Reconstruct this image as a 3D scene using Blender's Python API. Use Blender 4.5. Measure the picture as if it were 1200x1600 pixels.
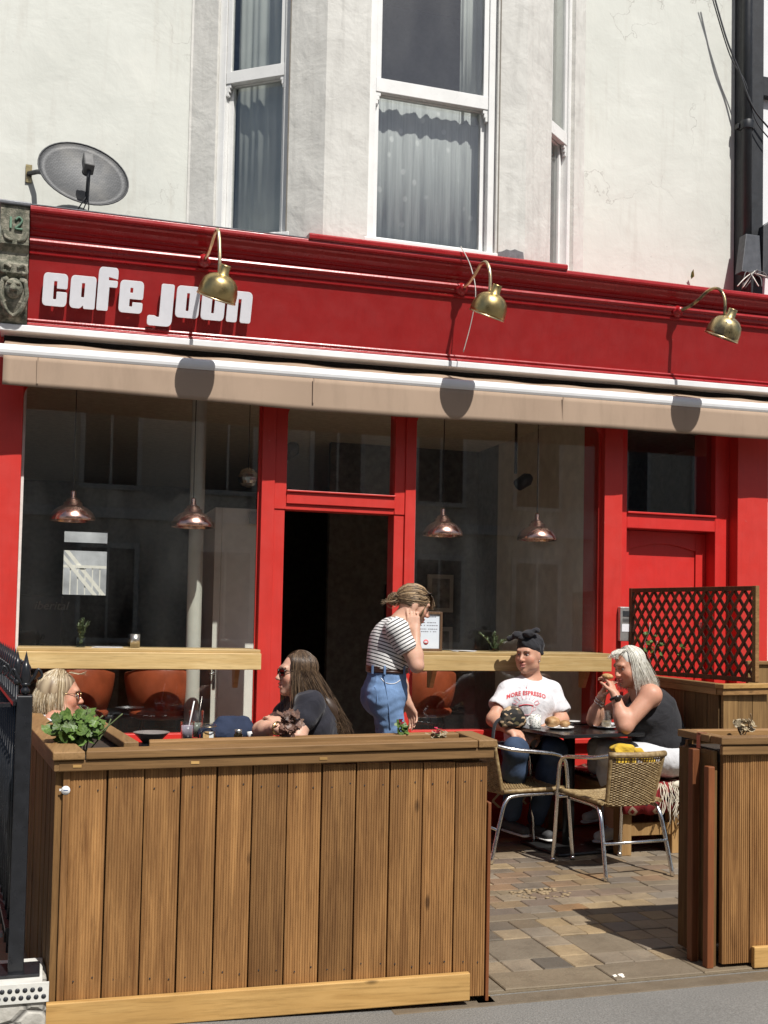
import bpy, bmesh, math, random
import numpy as np
from mathutils import Vector, Matrix
scene = bpy.context.scene
for o in list(bpy.data.objects): bpy.data.objects.remove(o)
R = math.radians

# ---------------------------------------------------------------- camera
cam = bpy.data.objects.new('camera', bpy.data.cameras.new('camera'))
scene.collection.objects.link(cam); scene.camera = cam
yaw, pitch, roll = R(17.2), R(2.5), 0.02
fw = Vector((math.sin(yaw)*math.cos(pitch), math.cos(yaw)*math.cos(pitch), math.sin(pitch)))
rt0 = Vector((math.cos(yaw), -math.sin(yaw), 0)); up0 = rt0.cross(fw)
rt = rt0*math.cos(roll)+up0*math.sin(roll); up = up0*math.cos(roll)-rt0*math.sin(roll)
cam.matrix_world = Matrix(((rt.x, up.x, -fw.x, 0), (rt.y, up.y, -fw.y, -7.22), (rt.z, up.z, -fw.z, 1.48), (0, 0, 0, 1)))
cam.data.sensor_fit = 'VERTICAL'; cam.data.sensor_height = 36; cam.data.lens = 38.25
cam.data.shift_y = 0.0575; cam.data.clip_end = 3000; cam.data.clip_start = 0.05

# ---------------------------------------------------------------- sky, sun, exposure
sun_dir = Vector((-0.25, 1.0, -1.42)).normalized()          # the way the light travels
el = math.asin(-sun_dir.z); az = math.atan2(-sun_dir.x, -sun_dir.y)
world = bpy.data.worlds.new('World'); scene.world = world; world.use_nodes = True
wn = world.node_tree.nodes; wl = world.node_tree.links
bg = wn['Background']; sky = wn.new('ShaderNodeTexSky'); sky.sky_type = 'NISHITA'; sky.sun_disc = False
sky.sun_elevation = el; sky.sun_rotation = az; sky.air_density = 1.0; sky.dust_density = 2.0; sky.ozone_density = 1.0
wl.new(sky.outputs[0], bg.inputs[0]); bg.inputs[1].default_value = 0.064
sl = bpy.data.lights.new('sun', 'SUN'); sl.energy = 4.8; sl.angle = R(0.55); sl.color = (1.0, 0.965, 0.91)
sun = bpy.data.objects.new('sun', sl); scene.collection.objects.link(sun)
sun.rotation_euler = sun_dir.to_track_quat('-Z', 'Y').to_euler(); sun.location = (3, -10, 14)
vs = scene.view_settings; vs.view_transform = 'Standard'; vs.look = 'None'; vs.gamma = 1.0; vs.exposure = 0.14; vs.use_curve_mapping = False
scene.render.engine = 'CYCLES'; scene.cycles.max_bounces = 8; scene.cycles.transparent_max_bounces = 16
scene.cycles.caustics_reflective = False; scene.cycles.caustics_refractive = False
scene.cycles.sample_clamp_indirect = 4.0

# ---------------------------------------------------------------- helpers: objects
COL = scene.collection
rnd = random.Random(7)
def tag(o, label=None, cat=None, group=None, kind=None):
    if label: o['label'] = label
    if cat: o['category'] = cat
    if group: o['group'] = group
    if kind: o['kind'] = kind
    return o
def thing(name, label, cat, loc=(0, 0, 0), rz=0, group=None):
    o = bpy.data.objects.new(name, None); COL.objects.link(o); o.empty_display_size = .1
    o.location = loc; o.rotation_euler = (0, 0, rz)
    return tag(o, label, cat, group)
def copy_tree(o, parent=None):
    c = o.copy(); COL.objects.link(c); c.parent = parent
    for ch in o.children: copy_tree(ch, c)
    return c
def origin(o):
    v = Vector((0, 0, 0))
    while o: v += o.location; o = o.parent
    return v

class MB:
    """collects shapes in world (or local) coordinates; build() links them as one mesh object"""
    def __init__(s): s.v = []; s.f = []; s.sm = []
    def add(s, vs, fs, smooth=False):
        b = len(s.v); s.v += [tuple(map(float, q)) for q in vs]
        s.f += [tuple(b+i for i in q) for q in fs]; s.sm += [smooth]*len(fs); return s
    def box(s, x0, x1, y0, y1, z0, z1):
        v = [(x, y, z) for z in (z0, z1) for y in (y0, y1) for x in (x0, x1)]
        return s.add(v, [(0, 2, 3, 1), (4, 5, 7, 6), (0, 1, 5, 4), (2, 6, 7, 3), (0, 4, 6, 2), (1, 3, 7, 5)])
    def obox(s, c, ax, ay, az):
        c, ax, ay, az = map(Vector, (c, ax, ay, az))
        v = [c+ax*i+ay*j+az*k for k in (-1, 1) for j in (-1, 1) for i in (-1, 1)]
        return s.add(v, [(0, 2, 3, 1), (4, 5, 7, 6), (0, 1, 5, 4), (2, 6, 7, 3), (0, 4, 6, 2), (1, 3, 7, 5)])
    def bar(s, a, b, w, h, upv=(0, 0, 1)):
        a, b = Vector(a), Vector(b); d = (b-a); l = d.length; d.normalize(); u = Vector(upv)
        sd = d.cross(u); sd.normalize(); u = sd.cross(d)
        return s.obox((a+b)/2, d*l/2, sd*w/2, u*h/2)
    def tube(s, pts, r, n=10, caps=True, closed=False):
        pts = [Vector(p) for p in pts]; m = len(pts)
        rr = r if isinstance(r, (list, tuple)) else [r]*m
        t0 = (pts[1]-pts[0]).normalized(); ref = Vector((0, 0, 1)) if abs(t0.z) < .9 else Vector((1, 0, 0))
        sd = t0.cross(ref).normalized(); vs = []
        for i, p in enumerate(pts):
            if closed: t = (pts[(i+1) % m]-pts[i-1])
            else: t = (pts[min(i+1, m-1)]-pts[max(i-1, 0)])
            t.normalize(); sd = (sd-t*sd.dot(t)).normalized(); u = t.cross(sd)
            for k in range(n):
                a = 2*math.pi*k/n; vs.append(p+(sd*math.cos(a)+u*math.sin(a))*rr[i])
        fs = []
        for i in range(m if closed else m-1):
            j = (i+1) % m
            for k in range(n): fs.append((i*n+k, i*n+(k+1) % n, j*n+(k+1) % n, j*n+k))
        s.add(vs, fs, True)
        if caps and not closed:
            s.add(vs[:n], [tuple(reversed(range(n)))]); s.add(vs[-n:], [tuple(range(n))])
        return s
    def lathe(s, prof, c=(0, 0, 0), n=24, axis=(0, 0, 1), smooth=True):
        c = Vector(c); q = Vector((0, 0, 1)).rotation_difference(Vector(axis)); vs = []; m = len(prof)
        for (r, z) in prof:
            for k in range(n):
                a = 2*math.pi*k/n; vs.append(c+q @ Vector((r*math.cos(a), r*math.sin(a), z)))
        fs = [(i*n+k, i*n+(k+1) % n, (i+1)*n+(k+1) % n, (i+1)*n+k) for i in range(m-1) for k in range(n)]
        return s.add(vs, fs, smooth)
    def prism(s, poly, d, smooth=False):
        """poly: list of 3D points (planar), extruded by vector d"""
        d = Vector(d); p = [Vector(q) for q in poly]; n = len(p)
        fs = [tuple(reversed(range(n))), tuple(range(n, 2*n))]+[(i, (i+1) % n, n+(i+1) % n, n+i) for i in range(n)]
        return s.add(p+[q+d for q in p], fs, smooth)
    def ball(s, c, r, n=12, m=8, sx=(1, 1, 1)):
        vs = []; c = Vector(c)
        for i in range(m+1):
            th = math.pi*i/m
            for k in range(n):
                a = 2*math.pi*k/n
                vs.append(c+Vector((math.sin(th)*math.cos(a)*sx[0], math.sin(th)*math.sin(a)*sx[1], math.cos(th)*sx[2]))*r)
        fs = [(i*n+k, (i+1)*n+k, (i+1)*n+(k+1) % n, i*n+(k+1) % n) for i in range(m) for k in range(n)]
        return s.add(vs, fs, True)
    def xf(s, M):
        s.v = [tuple(M @ Vector(q)) for q in s.v]; return s
    def build(s, name, mat, parent=None, bevel=0, local=False, weld=True):
        off = Vector((0, 0, 0)) if (local or parent is None) else origin(parent)
        me = bpy.data.meshes.new(name)
        me.from_pydata([(q[0]-off.x, q[1]-off.y, q[2]-off.z) for q in s.v], [], s.f)
        me.polygons.foreach_set('use_smooth', s.sm)
        bm = bmesh.new(); bm.from_mesh(me)
        if weld: bmesh.ops.remove_doubles(bm, verts=bm.verts, dist=1e-5)
        bmesh.ops.recalc_face_normals(bm, faces=bm.faces)
        bm.to_mesh(me); bm.free()
        return link(name, me, mat, parent, bevel)
def link(name, me, mat, parent=None, bevel=0):
    if mat is not None: me.materials.append(M[mat] if isinstance(mat, str) else mat)
    o = bpy.data.objects.new(name, me); COL.objects.link(o); o.parent = parent
    if bevel:
        b = o.modifiers.new('bevel', 'BEVEL'); b.width = bevel; b.segments = 2; b.limit_method = 'ANGLE'; b.angle_limit = R(40)
    return o
def box(name, mat, parent, x0, x1, y0, y1, z0, z1, bevel=0, local=False):
    return MB().box(x0, x1, y0, y1, z0, z1).build(name, mat, parent, bevel, local)
def arc(c, r, a0, a1, n, ux, uz):
    c, ux, uz = Vector(c), Vector(ux), Vector(uz)
    return [c+ux*(r*math.cos(a0+(a1-a0)*i/n))+uz*(r*math.sin(a0+(a1-a0)*i/n)) for i in range(n+1)]
def spline(pts, n=8):
    """Catmull-Rom through pts"""
    p = [Vector(q) for q in pts]; out = []
    for i in range(len(p)-1):
        a, b, c, d = p[max(i-1, 0)], p[i], p[i+1], p[min(i+2, len(p)-1)]
        for k in range(n):
            t = k/n
            out.append(.5*((2*b)+(c-a)*t+(2*a-5*b+4*c-d)*t*t+(3*b-a-3*c+d)*t**3))
    return out+[p[-1]]

# ---------------------------------------------------------------- helpers: materials
M = {}
class N:
    def __init__(s, name):
        s.m = bpy.data.materials.new(name); s.m.use_nodes = True; s.t = s.m.node_tree; s.b = s.t.nodes['Principled BSDF']; s.out = s.t.nodes['Material Output']; M[name] = s.m
    def n(s, typ, **kw):
        nd = s.t.nodes.new('ShaderNode'+typ)
        for k, v in kw.items():
            if k.startswith('i_'):
                key = k[2:]; nd.inputs[int(key) if key.isdigit() else key.replace('_', ' ')].default_value = v
            else: setattr(nd, k, v)
        return nd
    def l(s, a, b): s.t.links.new(a, b)
    def co(s, scale=(1, 1, 1), kind='Object', rot=(0, 0, 0)):
        tc = s.n('TexCoord'); mp = s.n('Mapping'); mp.inputs['Scale'].default_value = scale; mp.inputs['Rotation'].default_value = rot
        s.l(tc.outputs[kind], mp.inputs[0]); return mp.outputs[0]
    def noise(s, co, scale, detail=4, rough=.55, dist=0):
        x = s.n('TexNoise'); x.inputs['Scale'].default_value = scale; x.inputs['Detail'].default_value = detail; x.inputs['Roughness'].default_value = rough; x.inputs['Distortion'].default_value = dist
        s.l(co, x.inputs['Vector']); return x.outputs['Fac']
    def ramp(s, fac, stops):
        r = s.n('ValToRGB'); e = r.color_ramp.elements
        while len(e) < len(stops): e.new(.5)
        for el_, (p, c) in zip(e, stops):
            el_.position = p; el_.color = (c[0], c[1], c[2], 1) if hasattr(c, '__len__') else (c, c, c, 1)
        s.l(fac, r.inputs[0]); return r.outputs[0]
    def mix(s, fac, a, b, mode='MIX'):
        x = s.n('Mix', data_type='RGBA', blend_type=mode)
        for sock, v in ((x.inputs[0], fac), (x.inputs[6], a), (x.inputs[7], b)):
            if isinstance(v, bpy.types.NodeSocket): s.l(v, sock)
            elif hasattr(v, '__len__'): sock.default_value = (v[0], v[1], v[2], 1)
            else: sock.default_value = v if sock.type == 'VALUE' else (v, v, v, 1)
        return x.outputs[2]
    def math(s, op, a, b=None):
        x = s.n('Math', operation=op)
        for sock, v in ((x.inputs[0], a), (x.inputs[1], b)):
            if v is None: continue
            if isinstance(v, bpy.types.NodeSocket): s.l(v, sock)
            else: sock.default_value = v
        return x.outputs[0]
    def bump(s, h, strength=.3, dist=.01, prev=None):
        b = s.n('Bump'); b.inputs['Strength'].default_value = strength; b.inputs['Distance'].default_value = dist
        s.l(h, b.inputs['Height'])
        if prev is not None: s.l(prev, b.inputs['Normal'])
        s.l(b.outputs[0], s.b.inputs['Normal']); return b.outputs[0]
    def set(s, color=None, rough=None, metal=None, spec=None, **kw):
        for k, v in dict({'Base Color': color, 'Roughness': rough, 'Metallic': metal, 'Specular IOR Level': spec}, **kw).items():
            if v is None: continue
            sock = s.b.inputs[k]
            if isinstance(v, bpy.types.NodeSocket): s.l(v, sock)
            elif hasattr(v, '__len__') and len(v) == 3: sock.default_value = (*v, 1)
            else: sock.default_value = v
        return s
def plain(name, c, rough=.5, metal=0, var=.12, scale=18, bump=0, spec=None, bscale=60):
    """a plain colour broken up by soft noise"""
    x = N(name); co = x.co(); f = x.noise(co, scale, 4)
    a = [max(0, v*(1-var)) for v in c]; b = [min(1, v*(1+var)) for v in c]
    x.set(x.ramp(f, [(.3, a), (.7, b)]), metal=metal, spec=spec)
    rr = x.ramp(x.noise(co, scale*2.3, 3), [(.3, max(0, rough-.07)), (.7, min(1, rough+.07))]); x.l(rr, x.b.inputs['Roughness'])
    if bump: x.bump(x.noise(co, bscale, 4), bump, .004)
    return x
def glass(name, tint=(.9, .95, .93), ior=1.5, refl=1.0, rough=0.0, dirt_haze=0.0):
    x = N(name); t = x.n('BsdfTransparent'); t.inputs[0].default_value = (*tint, 1)
    g = x.n('BsdfGlossy'); g.inputs['Roughness'].default_value = rough; g.inputs[0].default_value = (1, 1, 1, 1)
    lw = x.n('LayerWeight'); lw.inputs[0].default_value = .5; f0 = ((ior-1)/(ior+1))**2
    fac = x.math('MULTIPLY', x.math('ADD', x.math('MULTIPLY', x.math('POWER', lw.outputs['Facing'], 5.0), 1-f0), f0), refl)
    mx = x.n('MixShader'); x.l(fac, mx.inputs[0]); x.l(t.outputs[0], mx.inputs[1]); x.l(g.outputs[0], mx.inputs[2]); last = mx.outputs[0]
    if dirt_haze:  # pale film: some dirt, on shop panes also a painted veil of street reflections
        d = x.n('BsdfDiffuse'); d.inputs[0].default_value = (.75, .75, .72, 1)
        f = x.ramp(x.noise(x.co((1, 1, .35)), 3.0, 5), [(.4, 0), (.75, dirt_haze)]); m2 = x.n('MixShader')
        x.l(f, m2.inputs[0]); x.l(last, m2.inputs[1]); x.l(d.outputs[0], m2.inputs[2]); last = m2.outputs[0]
    x.l(last, x.out.inputs[0]); return x

# ================================================================ MATERIALS
x = N('render_wall'); co = x.co()                                     # painted cream render with trowel relief and stains
big = x.noise(co, 1.3, 6, .6); fine = x.noise(co, 9, 8, .65); strk = x.noise(x.co((6, 6, .5)), 2.0, 5, .6)
c1 = x.ramp(big, [(.3, (.60, .61, .56)), (.7, (.70, .71, .655))]); c2 = x.mix(x.ramp(strk, [(.56, 0), (.75, .4)]), c1, (.5, .475, .42))
spots = x.n('TexVoronoi'); spots.inputs['Scale'].default_value = 7; x.l(co, spots.inputs['Vector'])
c3 = x.mix(x.ramp(spots.outputs['Distance'], [(.02, .5), (.045, 0)]), c2, (.35, .33, .3))
ck = x.n('TexVoronoi', feature='DISTANCE_TO_EDGE'); ck.inputs['Scale'].default_value = .9
wob = x.n('VectorMath', operation='ADD'); nz = x.n('TexNoise'); nz.inputs['Scale'].default_value = 3; nz.inputs['Detail'].default_value = 6; x.l(co, nz.inputs['Vector']); x.l(co, wob.inputs[0]); x.l(nz.outputs['Color'], wob.inputs[1]); x.l(wob.outputs[0], ck.inputs['Vector'])
crack = x.math('MULTIPLY', x.ramp(ck.outputs['Distance'], [(.0015, 1), (.005, 0)]), x.ramp(x.noise(co, 1.1, 3), [(.5, 0), (.58, .55)]))
c4 = x.mix(crack, c3, (.30, .28, .25)); c4 = x.mix(x.ramp(x.noise(co, .8, 6, .7), [(.58, 0), (.66, .25)]), c4, (.78, .77, .70))
x.set(c4, rough=.9, spec=.2)
nb = x.bump(x.noise(co, 3.2, 6, .5, .3), .22, .05); x.bump(fine, .16, .012, nb)
x = N('bay_render'); co = x.co()
c1 = x.ramp(x.noise(co, 2.5, 7, .65), [(.25, (.52, .51, .48)), (.5, (.64, .63, .59)), (.8, (.70, .69, .65))]); c2 = x.mix(x.ramp(x.noise(x.co((7, 7, .7)), 2.6, 6, .62), [(.5, 0), (.72, .45)]), c1, (.42, .41, .38))
x.set(c2, rough=.92, spec=.2); nb = x.bump(x.noise(co, 5, 5, .5, .4), .3, .05); x.bump(x.noise(co, 28, 6, .6), .2, .01, nb)
def red_paint(name, c, rough, worn=.0):
    x = N(name); co = x.co(); f = x.noise(co, 5, 6, .6)
    a = x.ramp(f, [(.3, [v*.93 for v in c]), (.7, [v*1.05 for v in c])])
    a = x.mix(x.ramp(x.noise(x.co((14, 14, 1.2)), 3, 5), [(.5, 0), (.85, .35)]), a, [v*.7 for v in c])
    if worn: a = x.mix(x.ramp(x.noise(co, 22, 8, .7), [(.68, 0), (.72, worn)]), a, (.55, .42, .38))
    x.set(a, rough=x.ramp(x.noise(co, 9, 4), [(.3, rough-.08), (.7, rough+.1)]), spec=.5)
    nb = x.bump(x.noise(x.co((90, 90, 5)), 1, 5, .6), .10, .003); x.bump(x.noise(co, 30, 6, .6), .10, .006, nb); return x
red_paint('red_post', (.58, .036, .027), .42, .3)
red_paint('red_fascia', (.335, .018, .018), .36, .15)
red_paint('red_moulding', (.36, .014, .017), .28, .3)
red_paint('red_door', (.60, .03, .025), .38, .12)
plain('white_upvc', (.80, .80, .78), .3, var=.05, scale=6)
plain('old_white', (.66, .65, .60), .6, var=.15, scale=12, bump=.2)
plain('sign_letter', (.80, .80, .84), .35, var=.03)
plain('letter_side', (.85, .82, .82), .4, var=.03)
plain('lead', (.16, .165, .18), .5, metal=.3, var=.3, scale=14, bump=.3)
x = N('corbel_stone'); co = x.co(); f = x.noise(co, 16, 8, .7)
x.set(x.ramp(f, [(.3, (.035, .04, .03)), (.48, (.16, .16, .12)), (.62, (.36, .33, .26)), (.75, (.20, .25, .18))]), rough=.95); x.bump(x.noise(co, 40, 8, .7), .8, .012)
plain('corbel_number', (.12, .22, .15), .8, var=.2)
plain('pipe_black', (.018, .02, .024), .45, var=.3, scale=8, bump=.1)
plain('black_plastic', (.03, .032, .037), .5, var=.25)
plain('cable_grey', (.12, .12, .12), .6); plain('cable_white', (.7, .68, .62), .6)
glass('shop_glass', (.95, .96, .95), 1.5, 1.35, 0, .016)
glass('window_glass', (.93, .94, .93), 1.55, 2.0, 0, .04)
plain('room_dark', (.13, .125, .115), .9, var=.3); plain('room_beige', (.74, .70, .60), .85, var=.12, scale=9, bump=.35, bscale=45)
plain('room_floor', (.42, .35, .26), .6, var=.15); plain('room_ceiling', (.70, .64, .52), .9)
plain('room_white', (.78, .76, .68), .6, var=.06); plain('column_white', (.62, .62, .55), .55, var=.05)
x = N('curtain_lace'); co = x.co((60, 60, 2)); f = x.noise(co, 1.2, 4)
v = x.n('TexVoronoi'); v.inputs['Scale'].default_value = 9; x.l(x.co((1, 1, .8)), v.inputs['Vector'])
a = x.ramp(f, [(.3, (.36, .375, .38)), (.7, (.56, .58, .58))]); a = x.mix(x.ramp(v.outputs['Distance'], [(.12, .8), (.2, 0)]), a, (.72, .73, .73)); x.set(a, rough=.9)
plain('curtain_plain', (.64, .67, .65), .9, var=.1, scale=4)

# ================================================================ CAFE BUILDING: walls, bay and upstairs windows
bld = thing('cafe_building', 'cream rendered building with red shopfront, canted bay and white sash windows', 'building', (2.3, .4, 0))
YW = .31
box('wall', 'render_wall', bld, -5, .85, YW, .62, 3.2, 9.5)
box('wall', 'render_wall', bld, 3.90, 5.262, YW, .62, 3.2, 9.5)
box('wall_strip', 'bay_render', bld, .842, .99, YW-.006, YW+.1, 4.0, 9.5)   # the greyer strip beside the bay, set 6 mm proud
for zz in (5.075, 5.195):
    for xx in (.882, .948):
        b = MB().lathe([(.0, 0), (.009, 0), (.009, .012), (0, .012)], (xx, YW-.005, zz), 8, (0, -1, 0)); b.build('screw', 'black_plastic', bld)
LA, LB, RA, RB = Vector((.85, .31, 0)), Vector((1.67, -.30, 0)), Vector((3.13, -.30, 0)), Vector((3.90, .31, 0))
ZB, ZT, ZO = 3.9, 9.5, 6.9            # bottom of bay, top of bay, top of the openings
def face_pt(A, B, s, z, out=0):
    d = (B-A).normalized(); n = Vector((d.y, -d.x, 0)); return A+d*s+n*out+Vector((0, 0, z))
def face_box(mb, A, B, s0, s1, z0, z1, o0, o1):
    """box on a bay face: s along it, z up, o outwards (towards the street)"""
    d = (B-A).normalized(); n = Vector((d.y, -d.x, 0))
    mb.obox(A+d*(s0+s1)/2+n*(o0+o1)/2+Vector((0, 0, (z0+z1)/2)), d*(s1-s0)/2, n*(o1-o0)/2, Vector((0, 0, (z1-z0)/2)))
def pier(pts):
    p = [Vector((a, b, ZB)) for a, b in pts]; MB().prism(p, (0, 0, ZT-ZB)).build('bay_pier', 'bay_render', bld)
def xy(v): return (v.x, v.y)
t_ = .22
pier([xy(LA), xy(face_pt(LA, LB, .20, 0)), xy(face_pt(LA, LB, .20, 0, -t_)), (LA.x+.1, LA.y+.25)])
pier([xy(face_pt(LA, LB, .755, 0)), xy(LB), (1.975, -.30), (1.975, -.08), xy(face_pt(LA, LB, .86, 0, -t_)), xy(face_pt(LA, LB, .755, 0, -t_))])
pier([(2.905, -.30), xy(RA), xy(face_pt(RA, RB, .40, 0)), xy(face_pt(RA, RB, .40, 0, -t_)), (3.02, -.08), (2.905, -.08)])
pier([xy(face_pt(RA, RB, .80, 0)), xy(RB), (RB.x, RB.y+.2), xy(face_pt(RA, RB, .80, 0, -t_))])
for A, B, s0, s1 in ((LA, LB, .2, .755), (LB, RA, .305, 1.235), (RA, RB, .4, .8)):
    m = MB(); face_box(m, A, B, s0, s1, ZO, ZT, -t_, -.002); m.build('bay_head', 'bay_render', bld)
m = MB(); m.box(1.0, 3.7, .05, .62, 8.9, 9.4); m.build('bay_roof', 'lead', bld)
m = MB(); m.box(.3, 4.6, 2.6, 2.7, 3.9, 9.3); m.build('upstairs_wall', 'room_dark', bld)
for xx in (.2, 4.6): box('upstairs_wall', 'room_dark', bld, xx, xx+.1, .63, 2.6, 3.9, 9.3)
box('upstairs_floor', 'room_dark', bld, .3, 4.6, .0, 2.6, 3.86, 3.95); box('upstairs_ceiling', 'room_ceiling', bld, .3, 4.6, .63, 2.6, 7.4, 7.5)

def sash_window(A, B, s0, s1, zb, zm0, zm1, cur):
    fr = .052
    m = MB()
    face_box(m, A, B, s0, s0+fr, zb, ZO, -.14, -.03); face_box(m, A, B, s1-fr, s1, zb, ZO, -.14, -.03)
    face_box(m, A, B, s0+fr, s1-fr, ZO-.06, ZO, -.14, -.03); face_box(m, A, B, s0-.02, s1+.02, zb-.05, zb, -.16, .004)
    win = m.build('window', 'white_upvc', bld, .004)
    m = MB(); a0, a1 = s0+fr+.002, s1-fr-.002; st = .036                     # upper sash, in front
    face_box(m, A, B, a0, a0+st, zm1, ZO-.06, -.075, -.04); face_box(m, A, B, a1-st, a1, zm1, ZO-.06, -.075, -.04)
    face_box(m, A, B, a0, a1, zm0, zm1, -.078, -.036)
    for sg, q in ((1, a0), (-1, a1)):                                        # sash horns
        for k in range(3): face_box(m, A, B, min(q, q+sg*(.036-.009*k)), max(q, q+sg*(.036-.009*k)), zm0-.028*(k+1), zm0-.028*k, -.072, -.042)
    m.build('upper_sash', 'white_upvc', win, .003)
    m = MB(); face_box(m, A, B, a0+st, a1-st, zm1, ZO-.06, -.062, -.056); m.build('pane', 'window_glass', win)
    m = MB()
    face_box(m, A, B, a0, a0+st, zb+.001, zm0+.03, -.125, -.084); face_box(m, A, B, a1-st, a1, zb+.001, zm0+.03, -.125, -.084)
    face_box(m, A, B, a0+st, a1-st, zb+.001, zb+.04, -.122, -.086); face_box(m, A, B, a0+st, a1-st, zm0-.004, zm0+.03, -.122, -.086)
    m.build('lower_sash', 'white_upvc', win, .003)
    m = MB(); face_box(m, A, B, a0+st, a1-st, zb+.04, zm0-.004, -.108, -.102); m.build('pane', 'window_glass', win)
    for (u0, u1, z0, z1, mat, wv) in cur:
        d = (B-A).normalized(); n = Vector((d.y, -d.x, 0)); k = 60; vs = []
        for j, z in enumerate((z0, (z0+z1)/2, z1)):
            for i in range(k+1):
                t = i/k; s = u0+(u1-u0)*t
                vs.append(A+d*s+n*(-.17-.008*(1+math.sin(t*wv+.5*j+1.8*math.sin(t*7+j)))-.006*math.sin(t*wv*1.7+j+2*math.sin(t*5)))+Vector((0, 0, z)))
        me = MB().add(vs, [(j*(k+1)+i, j*(k+1)+i+1, (j+1)*(k+1)+i+1, (j+1)*(k+1)+i) for j in range(2) for i in range(k)], True).build('curtain', mat, win)
        so = me.modifiers.new('thick', 'SOLIDIFY'); so.thickness = .002
sash_window(LA, LB, .20, .755, 4.06, 5.16, 5.245, [(.27, .70, 4.0, 6.8, 'curtain_plain', 30)])
sash_window(LB, RA, .305, 1.235, 4.035, 5.06, 5.155, [(.34, 1.18, 4.0, 5.22, 'curtain_lace', 46), (1.02, 1.19, 5.0, 6.8, 'curtain_plain', 16), (.36, 1.0, 5.14, 5.215, 'curtain_lace', 40)])
sash_window(RA, RB, .40, .80, 4.05, 5.12, 5.215, [(.46, .74, 4.0, 6.8, 'curtain_plain', 20)])
for s_, (A, B) in ((.745, (LA, LB)), (1.243, (LB, RA))):                      # brown mastic line along the frames
    m = MB(); face_box(m, A, B, s_+.005, s_+.014, 4.0, ZO, -.03, .003); m.build('sealant', plain('mastic', (.22, .2, .17), .9).m if 'mastic' not in M else 'mastic', bld)
m = MB(); pts = [(2.925, 4.0)]+[(2.925+.032*i, 4.045+.03*math.sin(i*.39)+.006*math.sin(i*3.7)) for i in range(7)]+[(3.125, 4.0)]
m.prism([(a, -.3035, b) for a, b in pts], (0, .003, 0)); m.build('damp_patch', plain('damp_grey', (.16, .16, .17), .9, var=.25, scale=30).m, bld)

# ================================================================ SHOPFRONT
SLOPE = .0105
def zs(z, xx, k=SLOPE): return z+k*(xx+.25)
def run(mb, prof, x0, x1, k=SLOPE):
    """profile (y,z) swept along x with the slight slope of the shopfront"""
    n = len(prof); vs = [(x0, a, zs(b, x0, k)) for a, b in prof]+[(x1, a, zs(b, x1, k)) for a, b in prof]
    mb.add(vs, [(i, (i+1) % n, n+(i+1) % n, n+i) for i in range(n)]); mb.add(vs[:n], [tuple(range(n))]); mb.add(vs[n:], [tuple(range(n))]); return mb
XL, XR = -.168, 5.95
fas = run(MB(), [(-.172, 3.29), (-.262, 3.70), (-.05, 3.70), (-.05, 3.29)], XL, XR).build('fascia_board', 'red_fascia', bld)
run(MB(), [(-.165, 3.235), (-.205, 3.238), (-.213, 3.25), (-.205, 3.262), (-.19, 3.265), (-.19, 3.272), (-.20, 3.28), (-.195, 3.292), (-.174, 3.296), (-.165, 3.296)], XL, XR).build('moulding', 'red_moulding', bld, .002)
run(MB(), [(-.255, 3.672), (-.272, 3.674), (-.276, 3.69), (-.272, 3.70), (-.285, 3.703), (-.292, 3.715), (-.292, 3.725), (-.306, 3.73), (-.314, 3.742), (-.31, 3.756), (-.29, 3.765), (-.262, 3.768), (-.255, 3.80), (-.05, 3.80), (-.05, 3.672)], XL, XR).build('moulding', 'red_moulding', bld, .002)
run(MB(), [(-.26, 3.79), (-.268, 3.795), (-.27, 3.815), (-.282, 3.82), (-.285, 3.835), (-.30, 3.845), (-.322, 3.86), (-.338, 3.88), (-.352, 3.888), (-.354, 3.90), (-.375, 3.903), (-.38, 3.915), (-.378, 3.935), (-.36, 3.944), (-.34, 3.946), (.34, 4.0), (.34, 3.79)], XL, XR, .0035).build('cornice', 'red_moulding', bld, .002)
run(MB(), [(-.384, 3.934), (-.394, 3.94), (-.396, 3.965), (-.385, 3.975), (-.2, 3.99), (-.2, 3.934)], 1.56, 3.42, .0035).build('cornice_lip', 'red_moulding', bld, .003)
run(MB(), [(-.366, 3.9455), (-.366, 3.951), (-.32, 3.956), (.33, 4.012), (.33, 4.0), (-.32, 3.948)], XL-.01, 1.55, .0035).build('lead_flashing', 'lead', bld)
# ---- pilasters, posts, lintel
def post(x0, x1, z0, z1, y0=-.02, y1=.14, mat='red_post', name='post'): return box(name, mat, bld, x0, x1, y0, y1, z0, z1, .004)
post(-1.6, -.178, 0, 3.24, -.06, .2, name='pilaster')
post(1.357, 1.447, 0, 3.0); post(1.447, 1.523, 0, 2.205, .0, .14, name='door_frame'); post(1.447, 1.530, 2.205, 3.0, -.008, .12)
post(2.375, 2.452, 0, 3.0); post(2.30, 2.375, 0, 2.205, .0, .14, name='door_frame'); post(2.30, 2.375, 2.205, 3.0, -.008, .12)
post(1.523, 2.30, 2.205, 2.245, .002, .12, name='door_frame'); post(1.530, 2.30, 2.245, 2.325, -.014, .12, name='transom_rail')
box('transom_bead', 'red_post', bld, 1.53, 2.30, -.03, .02, 2.325, 2.337, .003)
post(3.925, 4.075, 0, 3.0, -.03, .3, name='pilaster'); post(5.06, 5.335, 0, 3.24, -.05, .4, name='pilaster')
post(-.178, 5.06, 3.0, 3.24, -.03, .2, name='lintel')
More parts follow.
